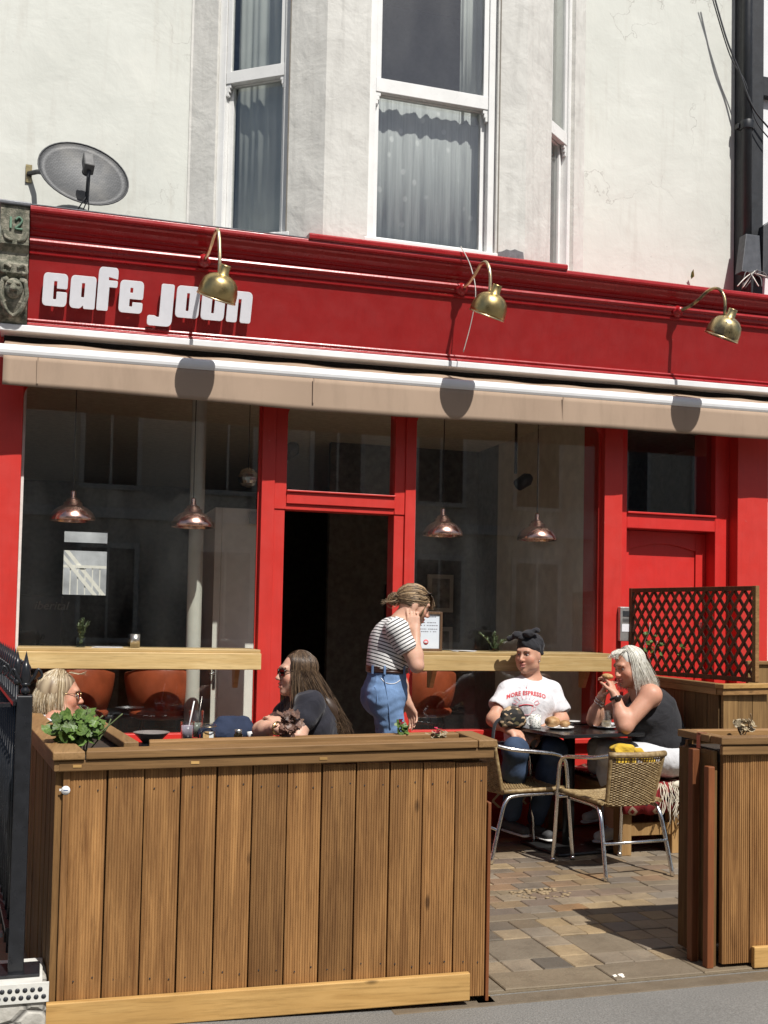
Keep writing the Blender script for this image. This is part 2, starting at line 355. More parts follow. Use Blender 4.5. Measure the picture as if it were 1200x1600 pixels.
for x0, x1 in ((-.178, 1.357), (2.452, 3.925)):
    post(x0, x1, 0, .60, .0, .12, name='stall_riser'); box('window_sill', 'red_post', bld, x0, x1, -.06, .14, .60, .635, .005)
    box('bottom_rail', 'red_post', bld, x0, x1, .012, .1, .635, .70, .004)
    w = box('shop_window', 'shop_glass', bld, x0+.004, x1-.004, .05, .058, .70, 3.0)
    for a, b in ((x0, x0+.016), (x1-.016, x1)): box('glazing_bead', 'old_white' if a == x0 else 'red_post', w, a, b, .03, .05, .70, 3.0)
tl = box('transom_light', 'shop_glass', bld, 1.53, 2.30, .05, .058, 2.325, 3.0)
def corner(cx, sg, z=3.0, r=.24, h=.16):          # small curved spandrels where posts meet the lintel
    p = [(cx, .0, z)]+[(cx+sg*r*(1-math.sin(a)), .0, z-h*(1-math.cos(a))) for a in [i*math.pi/16 for i in range(9)]]
    MB().prism(p, (0, .045, 0)).build('spandrel', 'red_post', bld)
for cx, sg in ((-.178, 1), (1.357, -1), (1.53, 1), (2.30, -1), (2.452, 1), (3.925, -1)): corner(cx, sg)
# ---- house door on the right, recessed between pilasters
YD = .16
post(4.075, 4.165, 0, 3.0, .06, .35, 'red_door', 'door_frame'); post(4.935, 5.06, 0, 3.0, .06, .35, 'red_door', 'door_frame')
box('transom_rail', 'red_door', bld, 4.165, 4.935, .06, .35, 2.20, 2.31, .005); box('transom_bead', 'red_door', bld, 4.165, 4.935, .04, .1, 2.31, 2.325, .003)
tl2 = box('transom_light', 'shop_glass', bld, 4.165, 4.935, .12, .128, 2.325, 3.0)
dr = box('house_door', 'red_door', bld, 4.165, 4.935, .20, .24, .1, 2.20)
m = MB()                                                                # raised border round the arched panel
m.box(4.166, 4.255, .185, .20, .1, 2.19).box(4.845, 4.934, .185, .20, .1, 2.19).box(4.255, 4.845, .185, .20, .1, .35)
ar = [(4.255+.59*i/14, 2.05+.05*math.sin(math.pi*i/14)) for i in range(15)]
m.prism([(4.255, .185, 2.19)]+[(a, .185, b) for a, b in ar]+[(4.845, .185, 2.19)], (0, .015, 0)); m.build('door_border', 'red_door', dr, .003)
m = MB().lathe([(0, .05), (.012, .05), (.022, .04), (.024, .025), (.012, .018), (.01, 0), (0, 0)], (4.885, .185, 1.30), 14, (0, -1, 0)); m.build('door_knob', plain('chrome', (.75, .75, .74), .2, 1, .05).m, dr)
m = MB().lathe([(0, .012), (.018, .012), (.022, .006), (.022, 0), (0, 0)], (4.885, .185, 1.46), 14, (0, -1, 0)); m.box(4.875, 4.895, .165, .18, 1.40, 1.5); m.build('door_lock', 'chrome', dr, .002)
# ---- carved stone corbel with the house number
cb = MB()
prof = [(-.20, 3.24), (-.25, 3.28), (-.29, 3.36), (-.30, 3.44), (-.285, 3.50), (-.32, 3.53), (-.33, 3.58), (-.30, 3.61), (-.30, 3.66), (-.34, 3.70), (-.345, 3.84), (-.355, 3.93), (.0, 3.93), (.0, 3.24)]
run(cb, prof, -.338, -.172, 0)
cb.ball((-.25, -.30, 3.44), .055, 14, 10, (1, .75, 1.15)); cb.ball((-.25, -.345, 3.425), .022, 10, 8, (1.1, 1, .8))    # worn lion mask
for sx in (-1, 1):
    cb.ball((-.25+sx*.024, -.335, 3.462), .014, 8, 6, (1.2, .8, .7)); cb.ball((-.25+sx*.05, -.30, 3.49), .022, 8, 6)
    cb.tube(spline([(-.25+sx*.02, -.325, 3.56), (-.25+sx*.06, -.33, 3.575), (-.25+sx*.07, -.32, 3.535), (-.25+sx*.045, -.325, 3.53)], 5), .012, 7)
    cb.tube(spline([(-.25+sx*.015, -.345, 3.72), (-.25+sx*.055, -.345, 3.735), (-.25+sx*.065, -.345, 3.78)], 5), .010, 7)
    cb.tube(spline([(-.25+sx*.06, -.30, 3.50), (-.25+sx*.075, -.30, 3.40), (-.25+sx*.04, -.28, 3.31), (-.25, -.26, 3.28)], 5), .014, 7)
cbo = cb.build('corbel', 'corbel_stone', bld, .004)
m = MB(); m.box(-.285, -.272, -.356, -.345, 3.79, 3.86); m.build('number_one', 'corbel_number', cbo, .002)
m = MB(); m.tube(spline([(-.25, -.352, 3.845), (-.232, -.352, 3.862), (-.214, -.352, 3.845), (-.225, -.352, 3.82), (-.25, -.352, 3.792), (-.21, -.352, 3.79)], 6), .007, 7); m.build('number_two', 'corbel_number', cbo)
run(MB(), [(-.37, 3.932), (-.372, 3.955), (-.30, 3.975), (.31, 4.02), (.31, 3.932)], -.36, -.165, 0).build('lead_cap', 'lead', bld, .006)

# ---- raised letters: rounded outlines, filled and extruded
def rounded(pts, rad):
    out = []; n = len(pts)
    for i, p in enumerate(pts):
        p = Vector(p); a = Vector(pts[i-1])-p; b = Vector(pts[(i+1) % n])-p; r = min(rad[i] if isinstance(rad, list) else rad, a.length*.48, b.length*.48)
        a.normalize(); b.normalize()
        q0, q1 = p+a*r, p+b*r
        for k in range(7):
            t = k/6; out.append((q0*(1-t)+p*t)*(1-t)+(p*(1-t)+q1*t)*t)
    return out
def letter(polys, x0, z0, w, h, shear=.05):
    cu = bpy.data.curves.new('letter', 'CURVE'); cu.dimensions = '2D'; cu.fill_mode = 'BOTH'; cu.extrude = .008; cu.bevel_depth = .0015
    for poly, rad in polys:
        q = rounded(poly, rad); sp = cu.splines.new('POLY'); sp.points.add(len(q)-1); sp.use_cyclic_u = True
        for pt, v in zip(sp.points, q): pt.co = (v[0]*w+shear*v[1]*h, v[1]*h, 0, 1)
    tmp = bpy.data.objects.new('tmp', cu); COL.objects.link(tmp)
    me = bpy.data.meshes.new_from_object(tmp.evaluated_get(bpy.context.evaluated_depsgraph_get())); bpy.data.objects.remove(tmp)
    th = math.atan2(.09, .41)                                             # lies parallel to the tilted board, on stand-offs
    off = origin(fas); me.materials.clear()
    o = link('letter', me, None, fas); me.materials.append(M['sign_letter']); me.materials.append(M['letter_side'])
    for p in me.polygons: p.material_index = 0 if abs(p.normal.z) > .9 else 1
    yf = -.172-(z0-3.29)*(.09/.41)-.040
    o.matrix_local = Matrix.Translation(Vector((x0, yf, zs(z0, x0)))-off) @ Matrix.Rotation(math.atan(SLOPE), 4, 'Y').inverted() @ Matrix.Rotation(R(90)+th, 4, 'X')
    return o
slot = lambda a, b, c, d: ([(a, b), (c, b), (c, d), (a, d)], .03)
LC = [([(0, 0), (1, 0), (1, .44), (.58, .44), (.58, .2), (.43, .2), (.43, .77), (.58, .77), (.58, .55), (1, .55), (1, 1), (0, 1)], [.17, .17, .05, .02, .03, .03, .03, .03, .02, .05, .17, .17])]
LAa = [([(0, 0), (.42, 0), (.52, .09), (.56, .09), (.56, 0), (1, 0), (1, 1), (0, 1)], [.17, .1, .02, .02, .06, .06, .12, .17]), slot(.43, .34, .57, .79)]
LF = [([(0, 0), (.58, 0), (.58, .74), (1, .74), (1, .94), (.52, .94), (.52, 1.06), (1, 1.0), (1, 1.34), (0, 1.34)], [.07, .07, .02, .07, .05, .02, .02, .02, .2, .2])]
LE = [([(0, 0), (1, 0), (1, .33), (.58, .33), (.58, .19), (.43, .19), (.43, .44), (1, .44), (1, 1), (0, 1)], [.17, .17, .06, .02, .03, .03, .02, .06, .17, .17]), slot(.43, .62, .57, .79)]
LJ = [([(0, -.33), (1, -.33), (1, 1), (.48, 1), (.48, -.06), (.36, -.06), (.30, -.02), (0, -.02)], [.12, .22, .07, .07, .04, .05, .05, .08])]
LO = [([(0, 0), (1, 0), (1, 1), (0, 1)], .17), slot(.43, .21, .57, .79)]
LN = [([(0, 0), (.43, 0), (.43, .76), (.57, .76), (.57, 0), (1, 0), (1, 1), (0, 1)], [.08, .08, .02, .02, .08, .08, .2, .12])]
ZL = 3.372
for shp, x0, w in ((LC, -.085, .142), (LAa, .077, .150), (LF, .240, .116), (LE, .374, .144), (LJ, .556, .152), (LO, .727, .146), (LO, .889, .147), (LN, 1.054, .157)):
    letter(shp, x0, ZL, w, .197)

# ================================================================ NEIGHBOUR ON THE RIGHT
plain('neighbour_white', (.78, .79, .80), .85, var=.06, scale=5, bump=.15); plain('black_paint', (.016, .018, .022), .55, var=.3, bump=.12)
nb_ = thing('neighbour_building', 'white rendered house with black painted quoin strip next door on the right', 'building', (6.5, .5, 0))
box('wall', 'neighbour_white', nb_, 5.46, 9.5, .28, .6, 0, 9.5); box('quoin_strip', 'black_paint', nb_, 5.265, 5.46, .2, .6, 3.95, 9.5, .004)
box('string_course', 'black_paint', nb_, 5.46, 9.5, .22, .29, 5.82, 5.98, .004); box('wall', 'neighbour_white', nb_, 5.34, 5.46, -.03, .3, 0, 3.2)
dp = thing('downpipe', 'black cast downpipe running down between the two buildings', 'pipe', (5.30, .2, 3.98))
MB().tube([(5.30, .2, 3.97), (5.30, .2, 9.4)], .043, 16).build('pipe', 'pipe_black', dp)
for zz in (4.06, 5.53, 7.2): 
    m = MB().lathe([(.043, -.035), (.055, -.035), (.055, .035), (.043, .035)], (5.30, .2, zz), 16); m.box(5.23, 5.37, .22, .26, zz-.02, zz+.02); m.build('collar', 'pipe_black', dp, .002)
MB().tube(spline([(5.30, .2, 3.99), (5.30, .17, 3.95), (5.31, .1, 3.955), (5.33, .04, 3.96)], 5), .046, 12).build('shoe', 'pipe_black', dp)

# ================================================================ CAFE INTERIOR (parts of the building)
plain('steel_panel2', (.4, .4, .38), .4, .6)
box('interior_floor', 'room_floor', bld, -1.2, 3.98, .14, 7.0, -.05, .03)
box('interior_ceiling', 'room_ceiling', bld, -1.2, 3.98, .2, 7.0, 3.12, 3.2)
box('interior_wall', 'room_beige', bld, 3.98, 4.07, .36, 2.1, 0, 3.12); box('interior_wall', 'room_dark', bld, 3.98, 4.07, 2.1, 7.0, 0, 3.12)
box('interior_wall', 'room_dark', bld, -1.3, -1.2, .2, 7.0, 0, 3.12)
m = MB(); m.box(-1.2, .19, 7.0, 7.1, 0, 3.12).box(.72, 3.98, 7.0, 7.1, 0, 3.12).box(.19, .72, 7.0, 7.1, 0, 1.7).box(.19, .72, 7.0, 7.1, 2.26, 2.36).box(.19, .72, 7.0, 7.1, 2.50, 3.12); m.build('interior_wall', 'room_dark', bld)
MB().lathe([(.052, .03), (.052, 3.12)], (.996, .5, 0), 24).build('column', 'column_white', bld)
pt = box('partition_door', 'room_white', bld, 1.150, 1.199, .66, 1.3, .03, 2.262, .004)
pt2 = box('partition', 'room_white', bld, 1.2, 1.56, .66, .70, .03, 2.262, .004); box('door_closer', 'steel_panel2', bld, 1.40, 1.52, .62, .66, 2.15, 2.24, .004)
m = MB().box(1.160, 1.180, .652, .66, .95, 1.12); m.tube([(1.17, .655, 1.06), (1.17, .615, 1.06), (1.125, .61, 1.06)], .008, 8); m.build('door_handle', 'chrome', pt)
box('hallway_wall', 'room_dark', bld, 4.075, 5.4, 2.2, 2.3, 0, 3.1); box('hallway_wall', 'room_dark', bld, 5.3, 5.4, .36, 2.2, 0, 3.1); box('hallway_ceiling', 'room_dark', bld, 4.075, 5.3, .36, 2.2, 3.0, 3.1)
# yard seen through the back window
plain('yard_paint', (.42, .43, .44), .9, var=.4, scale=2.5); box('yard_wall', 'yard_paint', bld, -1.5, 2.5, 9.6, 9.7, 0, 4.5)
m = MB()
for i in range(9): m.box(.10+.1*i, .115+.1*i, 8.6, 8.615, 1.2, 2.12)
m.bar((.0, 8.6, 2.5), (.75, 8.6, 1.6), .03, .05); m.bar((.12, 8.62, 2.5), (.87, 8.62, 1.6), .03, .05); m.box(0, 1.2, 8.59, 8.63, 2.1, 2.14); m.build('yard_stair', 'room_white', bld)
# picture frames on the far wall
plain('frame_black', (.02, .02, .02), .4); plain('print_grey', (.32, .31, .29), .6, var=.5, scale=14)
for i, (xa, za, w, h) in enumerate(((3.05, 1.25, .34, .55), (3.47, 1.55, .26, .36), (3.47, 1.05, .26, .36))):
    pf = thing('picture_frame', ['tall dark framed picture at left of the back wall', 'upper small framed picture at right of the back wall', 'lower small framed picture at right of the back wall'][i], 'picture', (xa+w/2, 2.58, za), 0, 'framed pictures inside the cafe')
    box('frame', 'old_white' if i != 0 else 'frame_black', pf, xa, xa+w, 2.56, 2.6, za, za+h, .004); box('print', 'print_grey', pf, xa+.04, xa+w-.04, 2.555, 2.56, za+.04, za+h-.04)
box('interior_wall', 'room_dark', bld, 2.5, 3.98, 2.6, 2.68, 0, 3.12)
# ---- pendant lamps
x = N('copper'); co = x.co(); x.set(x.ramp(x.noise(co, 12, 4), [(.3, (.66, .38, .30)), (.7, (.85, .55, .45))]), rough=x.ramp(x.noise(co, 25, 3), [(.3, .16), (.7, .3)]), metal=1)
def pendant(px, pz, label, first=None):
    if first: 
        o = copy_tree(first); o.location = (px, .15, pz); o['label'] = label; return o
    o = thing('pendant_lamp', label, 'lamp', (px, .15, pz), 0, 'copper pendant lamps in the windows')
    MB().lathe([(.145, 0), (.148, .004), (.143, .03), (.125, .062), (.095, .088), (.062, .103), (.060, .122), (.045, .128), (.043, .142), (.03, .148), (.026, .148), (.04, .125), (.056, .118), (.056, .10), (.09, .083), (.119, .058), (.137, .028), (.141, .004), (.145, 0)], n=36).build('shade', 'copper', o, local=True)
    MB().lathe([(.026, .145), (.026, .152), (.018, .16), (.02, .19), (.014, .2), (.004, .205)], n=16).build('lamp_holder', 'copper', o, local=True)
    MB().tube([(0, 0, .2), (0, 0, 1.04)], .0035, 6).build('cord', 'black_plastic', o, local=True)
    MB().ball((0, 0, .07), .03, 12, 8).build('bulb', 'column_white', o, local=True); return o
p1 = pendant(.146, 2.073, 'copper pendant lamp at far left of the left window')
pendant(.926, 2.066, 'copper pendant lamp in front of the white column', p1)
pendant(2.718, 2.083, 'copper pendant lamp in right window, nearest the doorway', p1)
pendant(3.465, 2.081, 'copper pendant lamp in right window, above the headwrap woman', p1)
# ---- window bars (counters), stools, small things on the counters
def wood(name, dark, light, axis=0, scale=1.0, rough=.6, knots=.6, grain=1.0, bump=.25):
    """sawn timber with grain running along the given axis, knots and per-piece variation"""
    x = N(name); oi = x.n('ObjectInfo'); tc = x.n('TexCoord'); mp = x.n('Mapping'); s = [26*scale]*3; s[axis] = 1.5*scale
    off = x.n('CombineXYZ'); r9 = x.math('MULTIPLY', oi.outputs['Random'], 37.0); x.l(r9, off.inputs[0]); x.l(r9, off.inputs[1]); x.l(r9, off.inputs[2])
    ad = x.n('VectorMath', operation='ADD'); x.l(tc.outputs['Object'], ad.inputs[0]); x.l(off.outputs[0], ad.inputs[1])
    mp.inputs['Scale'].default_value = s; x.l(ad.outputs[0], mp.inputs[0]); v = mp.outputs[0]
    f = x.noise(v, 1.0*grain, 8, .62, .9); f2 = x.noise(v, 4.5*grain, 6, .6)
    c = x.ramp(f, [(.28, dark), (.5, [(a+b)/2 for a, b in zip(dark, light)]), (.72, light)])
    c = x.mix(x.ramp(f2, [(.5, 0), (.72, .55)]), c, [a*.55 for a in dark])
    if knots:
        k = [4.2]*3; k[axis] = 1.7; mk = x.n('Mapping'); mk.inputs['Scale'].default_value = k; x.l(ad.outputs[0], mk.inputs[0])
        vo = x.n('TexVoronoi'); vo.inputs['Scale'].default_value = 1.6; x.l(mk.outputs[0], vo.inputs['Vector'])
        kf = x.math('ADD', vo.outputs['Distance'], x.math('MULTIPLY', x.math('SUBTRACT', x.noise(v, 1.2, 4), .5), .12))
        c = x.mix(x.ramp(kf, [(.045, knots), (.10, 0)]), c, [a*.3 for a in dark])
    big = x.noise(ad.outputs[0], 2.2, 4); c = x.mix(x.ramp(big, [(.35, .0), (.75, .45)]), c, [a*.62 for a in dark])
    hs = x.n('HueSaturation'); x.l(c, hs.inputs['Color']); x.l(x.math('ADD', x.math('MULTIPLY', oi.outputs['Random'], .45), .76), hs.inputs['Value'])
    x.set(hs.outputs[0], rough=rough, spec=.35); x.bump(f, bump, .003); return x
wood('counter_wood', (.50, .33, .13), (.66, .49, .24), 0, 1.0, .45, .25)
for (x0, x1, lab) in ((-.165, 1.35, 'pale wooden window bar with plant and beaker, left window'), (2.46, 3.915, 'pale wooden window bar with framed menu, right window')):
    wbar = thing('window_bar', lab, 'counter', ((x0+x1)/2, -.1, 1.13), 0, 'wooden bars along the cafe windows')
    box('bar_top', 'counter_wood', wbar, x0, x1, -.16, .046, 1.235, 1.258, .003); box('bar_top', 'counter_wood', wbar, x0, x1, .062, .20, 1.235, 1.258, .003)
    box('bar_front', 'counter_wood', wbar, x0+.0, x1+.004, -.175, -.145, 1.128, 1.2345, .004)
    for q in (x0+.12, x1-.15): MB().prism([(q, -.144, 1.23), (q, .04, 1.23), (q, .04, 1.0), (q, -.01, 1.0)], (.03, 0, 0)).build('bracket', 'counter_wood', wbar)
x = plain('orange_leather', (.34, .075, .03), .38, var=.2, scale=10); plain('steel_dark', (.05, .05, .05), .35, .8)
def bar_chair(loc, rz, label):
    o = thing('bar_chair', label, 'chair', loc, rz, 'tan leather chairs behind the window bars')
    vs = []; n = 18; rows = [(.62, .10, .18), (.64, .20, .20), (.72, .255, .23), (.82, .27, .25), (.92, .26, .26), (.98, .25, .262)]
    for z, ry, rx in rows:
        for i in range(n+1):
            a = math.pi*(-.12+1.24*i/n); k = 1 if z < .7 else 1-.16*abs(math.cos(a))**2*(z-.7)/.28
            vs.append((rx*math.cos(a), ry*math.sin(a), .62+(z-.62)*k))
    s = MB().add(vs, [(j*(n+1)+i, j*(n+1)+i+1, (j+1)*(n+1)+i+1, (j+1)*(n+1)+i) for j in range(len(rows)-1) for i in range(n)], True).build('backrest', 'orange_leather', o, local=True)
    sm = s.modifiers.new('t', 'SOLIDIFY'); sm.thickness = .03; su = s.modifiers.new('s', 'SUBSURF'); su.levels = su.render_levels = 1
    MB().lathe([(0, .60), (.17, .60), (.215, .62), (.22, .65), (.19, .68), (0, .69)], (0, .02, 0), 24).build('seat', 'orange_leather', o, local=True)
    MB().tube(arc((0, .0, .985), .262, -.3, math.pi+.3, 20, (1, 0, 0), (0, 1, 0)), .010, 8).build('piping', 'orange_leather', s, local=True)
    for sx in (-1, 1):
        for sy in (-1, 1): MB().tube([(sx*.12, sy*.11, .61), (sx*.2, sy*.2, .03)], .011, 8).build('leg', 'steel_dark', o, local=True)
    return o
# seats face the street, so their backs are towards the room: turned by 180 degrees
bar_chair((.22, .68, .14), R(184), 'tan leather chair under the window bar behind the blonde woman')
bar_chair((.80, .68, .14), R(172), 'tan leather chair under the window bar beside the white column')
bar_chair((2.78, .70, .14), R(185), 'tan leather chair under the right window bar near the doorway')
# ---- wooden chair and table in the doorway, table inside the left window
plain('dark_wood', (.10, .055, .028), .5, var=.3, scale=14); plain('mid_wood', (.28, .17, .08), .5, var=.25, scale=14)
wc = thing('wooden_chair', 'wooden ladder back chair in the dark doorway', 'chair', (1.85, 1.3, .03))
for sx in (-.19, .19):
    MB().tube([(1.85+sx, 1.5, .03), (1.85+sx, 1.5, .5), (1.85+sx*1.03, 1.56, 1.02)], .019, 8).build('back_post', 'mid_wood', wc); MB().tube([(1.85+sx, 1.12, .03), (1.85+sx, 1.12, .46)], .019, 8).build('leg', 'mid_wood', wc)
for zz in (.66, .80, .94): MB().bar((1.66, 1.535, zz), (2.04, 1.535, zz), .018, .075).build('slat', 'mid_wood', wc, .004)
box('seat', 'mid_wood', wc, 1.64, 2.06, 1.1, 1.52, .46, .485, .006)
tb = thing('inside_table', 'small dark table laid inside the left window', 'table', (.6, 1.15, .03))
box('table_top', 'black_plastic', tb, .1, 1.05, .85, 1.45, .72, .745, .004); MB().tube([(.58, 1.15, .03), (.58, 1.15, .72)], .03, 10).build('pedestal', 'steel_dark', tb); MB().lathe([(.2, .03), (.2, .045), (.03, .06)], (.58, 1.15, 0), 20).build('base', 'steel_dark', tb)
# ---- mirror ball, spotlights
mb_ = thing('mirror_ball', 'small mirror ball hanging inside the left window', 'mirror ball', (1.40, .75, 2.42))
m = MB().ball((1.40, .75, 2.50), .075, 16, 10); m.sm = [False]*len(m.sm); m.build('ball', 'chrome', mb_); MB().tube([(1.40, .75, 2.57), (1.40, .75, 3.12)], .003, 6).build('cord', 'black_plastic', mb_)
def spot(p, label):
    o = thing('spotlight', label, 'spotlight', p, 0, 'black spotlights on the cafe ceiling'); a, b, c = p
    MB().tube([(a, b, c+.1), (a, b, 3.12)], .012, 8).build('stem', 'black_plastic', o); MB().lathe([(.0, .0), (.05, 0), (.055, .1), (.03, .14), (0, .14)], (a, b-.05, c), 14, (.3, -.6, .3)).build('head', 'black_plastic', o)
spot((1.72, 1.0, 2.72), 'black spotlight seen through the light above the doorway'); spot((3.62, .9, 2.58), 'black spotlight seen through the right window')

# ---- coffee counter deep in the room, behind the left window
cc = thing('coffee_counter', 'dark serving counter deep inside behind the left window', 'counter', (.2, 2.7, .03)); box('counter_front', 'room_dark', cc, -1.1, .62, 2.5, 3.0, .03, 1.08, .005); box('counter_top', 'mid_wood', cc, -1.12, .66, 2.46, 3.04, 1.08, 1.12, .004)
cm = thing('coffee_machine', 'black coffee machine on the dark inside counter', 'coffee machine', (-.1, 2.7, 1.12)); box('body', 'black_plastic', cm, -.42, .14, 2.5, 2.95, 1.2, 1.62, .02); box('tray', 'chrome', cm, -.42, .14, 2.48, 2.95, 1.12, 1.16, .004); box('back_panel', 'black_plastic', cm, -.40, .12, 2.8, 2.94, 1.16, 1.2)
fc = bpy.data.curves.new('badge', 'FONT'); fc.body = 'iberital'; fc.size = .10; fc.shear = .25; fc.extrude = .002; tmp = bpy.data.objects.new('tmp', fc); COL.objects.link(tmp); me = bpy.data.meshes.new_from_object(tmp.evaluated_get(bpy.context.evaluated_depsgraph_get())); bpy.data.objects.remove(tmp)
o = link('badge', me, 'column_white', cm); o.matrix_local = Matrix.Translation((-.10+.1, 2.49-2.7, 1.50-1.12)) @ Matrix.Rotation(R(90), 4, 'X')

# ================================================================ AWNING
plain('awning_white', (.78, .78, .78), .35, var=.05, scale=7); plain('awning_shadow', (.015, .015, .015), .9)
x = N('awning_canvas'); co = x.co(); f = x.noise(co, 2.2, 5, .6); wv = x.noise(x.co((300, 300, 300)), 1, 2)
x.set(x.mix(x.ramp(x.noise(x.co((3, 3, .6)), 3.5, 6, .65), [(.5, 0), (.8, .45)]), x.mix(x.ramp(f, [(.35, .0), (.75, .5)]), (.385, .285, .21), (.33, .24, .175)), (.24, .18, .13)), rough=.9, spec=.15, **{'Transmission Weight': 0.0}); x.bump(wv, .15, .001)
aw = thing('awning', 'retracted beige canvas awning with white front bar along the shopfront', 'awning', (2.6, -.2, 3.0))
AX0, AX1 = -.325, 5.9
run(MB(), [(-.21, 3.196), (-.225, 3.2), (-.225, 3.238), (-.21, 3.244), (-.03, 3.244), (-.03, 3.196)], AX0, AX1).build('cassette', 'awning_white', aw, .003)
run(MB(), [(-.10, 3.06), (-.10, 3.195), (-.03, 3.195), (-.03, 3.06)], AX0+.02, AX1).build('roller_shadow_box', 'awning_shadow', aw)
n = 150; vs = []; prof = [(-.13, 3.158), (-.2, 3.134), (-.265, 3.106), (-.305, 3.09)]
for j, (a, b) in enumerate(prof):
    for i in range(n+1):
        t = i/n; xx = AX0+.03+(AX1-AX0-.03)*t; vs.append((xx, a, zs(b, xx)+.005*math.sin(xx*5.1+j)*(1-abs(j-1.5)/3)+.004*math.sin(xx*13)))
c_ = MB().add(vs, [(j*(n+1)+i, j*(n+1)+i+1, (j+1)*(n+1)+i+1, (j+1)*(n+1)+i) for j in range(3) for i in range(n)], True).build('canvas', 'awning_canvas', aw)
c_.modifiers.new('t', 'SOLIDIFY').thickness = .002
run(MB(), [(-.30+.042*math.cos(a)*.8, 3.055+.042*math.sin(a)) for a in [i*math.pi/8 for i in range(16)]], AX0+.0, AX1).build('front_bar', 'awning_white', aw, .002)
vs = []; rows = 7
for j in range(rows):
    for i in range(n+1):
        xx = AX0+.03+(AX1-AX0-.03)*i/n; t = j/(rows-1); dip = -.028*math.exp(-((xx-1.9)/1.3)**2)
        vs.append((xx, -.322-.012*t+(.007*math.sin(xx*4.3+1)+.004*math.sin(xx*11.7+2)+.0015*math.sin(xx*29))*t, zs(3.026-(.183-dip)*t+.0012*math.sin(xx*7.3)*t, xx, .0105-.0045*t)))
v_ = MB().add(vs, [(j*(n+1)+i, j*(n+1)+i+1, (j+1)*(n+1)+i+1, (j+1)*(n+1)+i) for j in range(rows-1) for i in range(n)], True).build('valance', 'awning_canvas', aw)
v_.modifiers.new('t', 'SOLIDIFY').thickness = .002
for sx in (-.1, 1.62, 3.42): box('seam', 'awning_canvas', aw, sx, sx+.010, -.3365, -.334, zs(2.86, sx), zs(3.02, sx))
for xx in (.02, 2.5, 5.2): MB().bar((xx, -.05, 3.12), (xx, -.28, 3.06), .03, .03).build('arm', 'awning_white', aw)

# ================================================================ GOOSENECK LAMPS
def brass(name, c, rough, tarn):
    x = N(name); co = x.co(); f = x.noise(co, 11, 7, .65)
    x.set(x.mix(x.ramp(f, [(.45, 0), (.6, tarn)]), c, (.06, .05, .035)), rough=x.ramp(x.noise(co, 18, 5), [(.3, rough), (.7, rough+.2)]), metal=x.ramp(f, [(.5, 1), (.62, 1-tarn*.7)]))
brass('brass', (.50, .38, .17), .26, .25); brass('brass_tarnished', (.52, .42, .22), .24, .92); plain('brass_rim', (.72, .58, .36), .35, 1)
def gooseneck(base, head, label, mat='brass', tilt=0):
    """base on the moulding, arm arching up and out, bell shade hanging at the end"""
    bx_, by, bz = base; hx, hy, hz = head
    o = thing('gooseneck_lamp', label, 'wall lamp', base, 0, 'brass gooseneck lamps above the sign')
    MB().lathe([(0, .05), (.022, .05), (.026, .04), (.03, .012), (.042, .006), (.042, -.01), (0, -.01)], base, 18, (0, -1, 0)).build('wall_rose', 'red_moulding', o)
    d = Vector((hx-bx_, hy-by, 0))
    P = [Vector(base)+Vector((0, -.04, 0)), Vector(base)+d*.25+Vector((0, 0, .015)), Vector(base)+d*.45+Vector((0, 0, .05)), Vector(base)+d*.68+Vector((0, 0, .10)), Vector(base)+d*.88+Vector((0, 0, .09)), Vector((hx, hy, hz+.20)), Vector((hx, hy, hz+.10))]
    P[5].z = min(hz+.22, P[4].z-.03)
    MB().tube(spline(P, 7), .0115, 10).build('arm', 'brass_rim' if mat == 'brass' else mat, o)
    ax = Vector((.24, -.42, 1)).normalized()
    MB().lathe([(.0, .15), (.03, .15), (.032, .145), (.032, .10), (.037, .097), (.037, .092), (.05, .088), (.08, .074), (.104, .046), (.117, .006), (.121, -.035), (.12, -.055), (.116, -.055), (.117, -.035), (.112, .004), (.099, .042), (.076, .068), (.045, .08), (.0, .082)], head, 32, ax).build('shade', mat, o)
    MB().lathe([(.118, -.05), (.123, -.052), (.123, -.06), (.115, -.06)], head, 32, ax).build('rim', 'brass_rim', o)
    MB().ball(Vector(head)-ax*.03, .032, 12, 8).build('bulb', 'column_white', o)
gooseneck((.895, -.30, 3.745), (0.942, -0.66, 3.462), 'brass gooseneck lamp hanging over the sign lettering')
gooseneck((2.66, -.30, 3.755), (2.721, -0.66, 3.538), 'brass gooseneck lamp in the middle of the blank sign board')
gooseneck((4.36, -.30, 3.775), (4.512, -0.66, 3.565), 'tarnished brass gooseneck lamp at the right end of sign', 'brass_tarnished')

# ================================================================ SATELLITE DISH, CABLES, JUNCTION BOXES
x = N('dish_mesh'); v = x.n('TexBrick'); v.offset = .5
v.inputs['Scale'].default_value = 22; v.inputs['Color1'].default_value = (.062, .066, .07, 1); v.inputs['Color2'].default_value = (.085, .088, .092, 1); v.inputs['Mortar'].default_value = (.03, .03, .032, 1); v.inputs['Mortar Size'].default_value = .03
x.l(x.co(rot=(R(90), 0, R(12))), v.inputs['Vector']); x.set(x.mix(x.ramp(x.noise(x.co(), 5, 5), [(.5, 0), (.75, .35)]), v.outputs[0], (.22, .21, .19)), rough=.55, metal=.3)
dish = thing('satellite_dish', 'grey mesh satellite dish bracketed to the cream wall above the sign', 'satellite dish', (-0.203, 0.31, 4.391))
dc = Vector((0.143, -0.02, 4.316)); dn = Vector((.10, -1, .42)).normalized(); dx = Vector((1, 0, 0)); dx = (dx-dn*dx.dot(dn)).normalized(); dz = dn.cross(dx)
if dz.z < 0: dz = -dz
dz = (dz+dx*-.1).normalized()
vs = [dc-dn*.045]; fs = []; nr, na = 6, 40
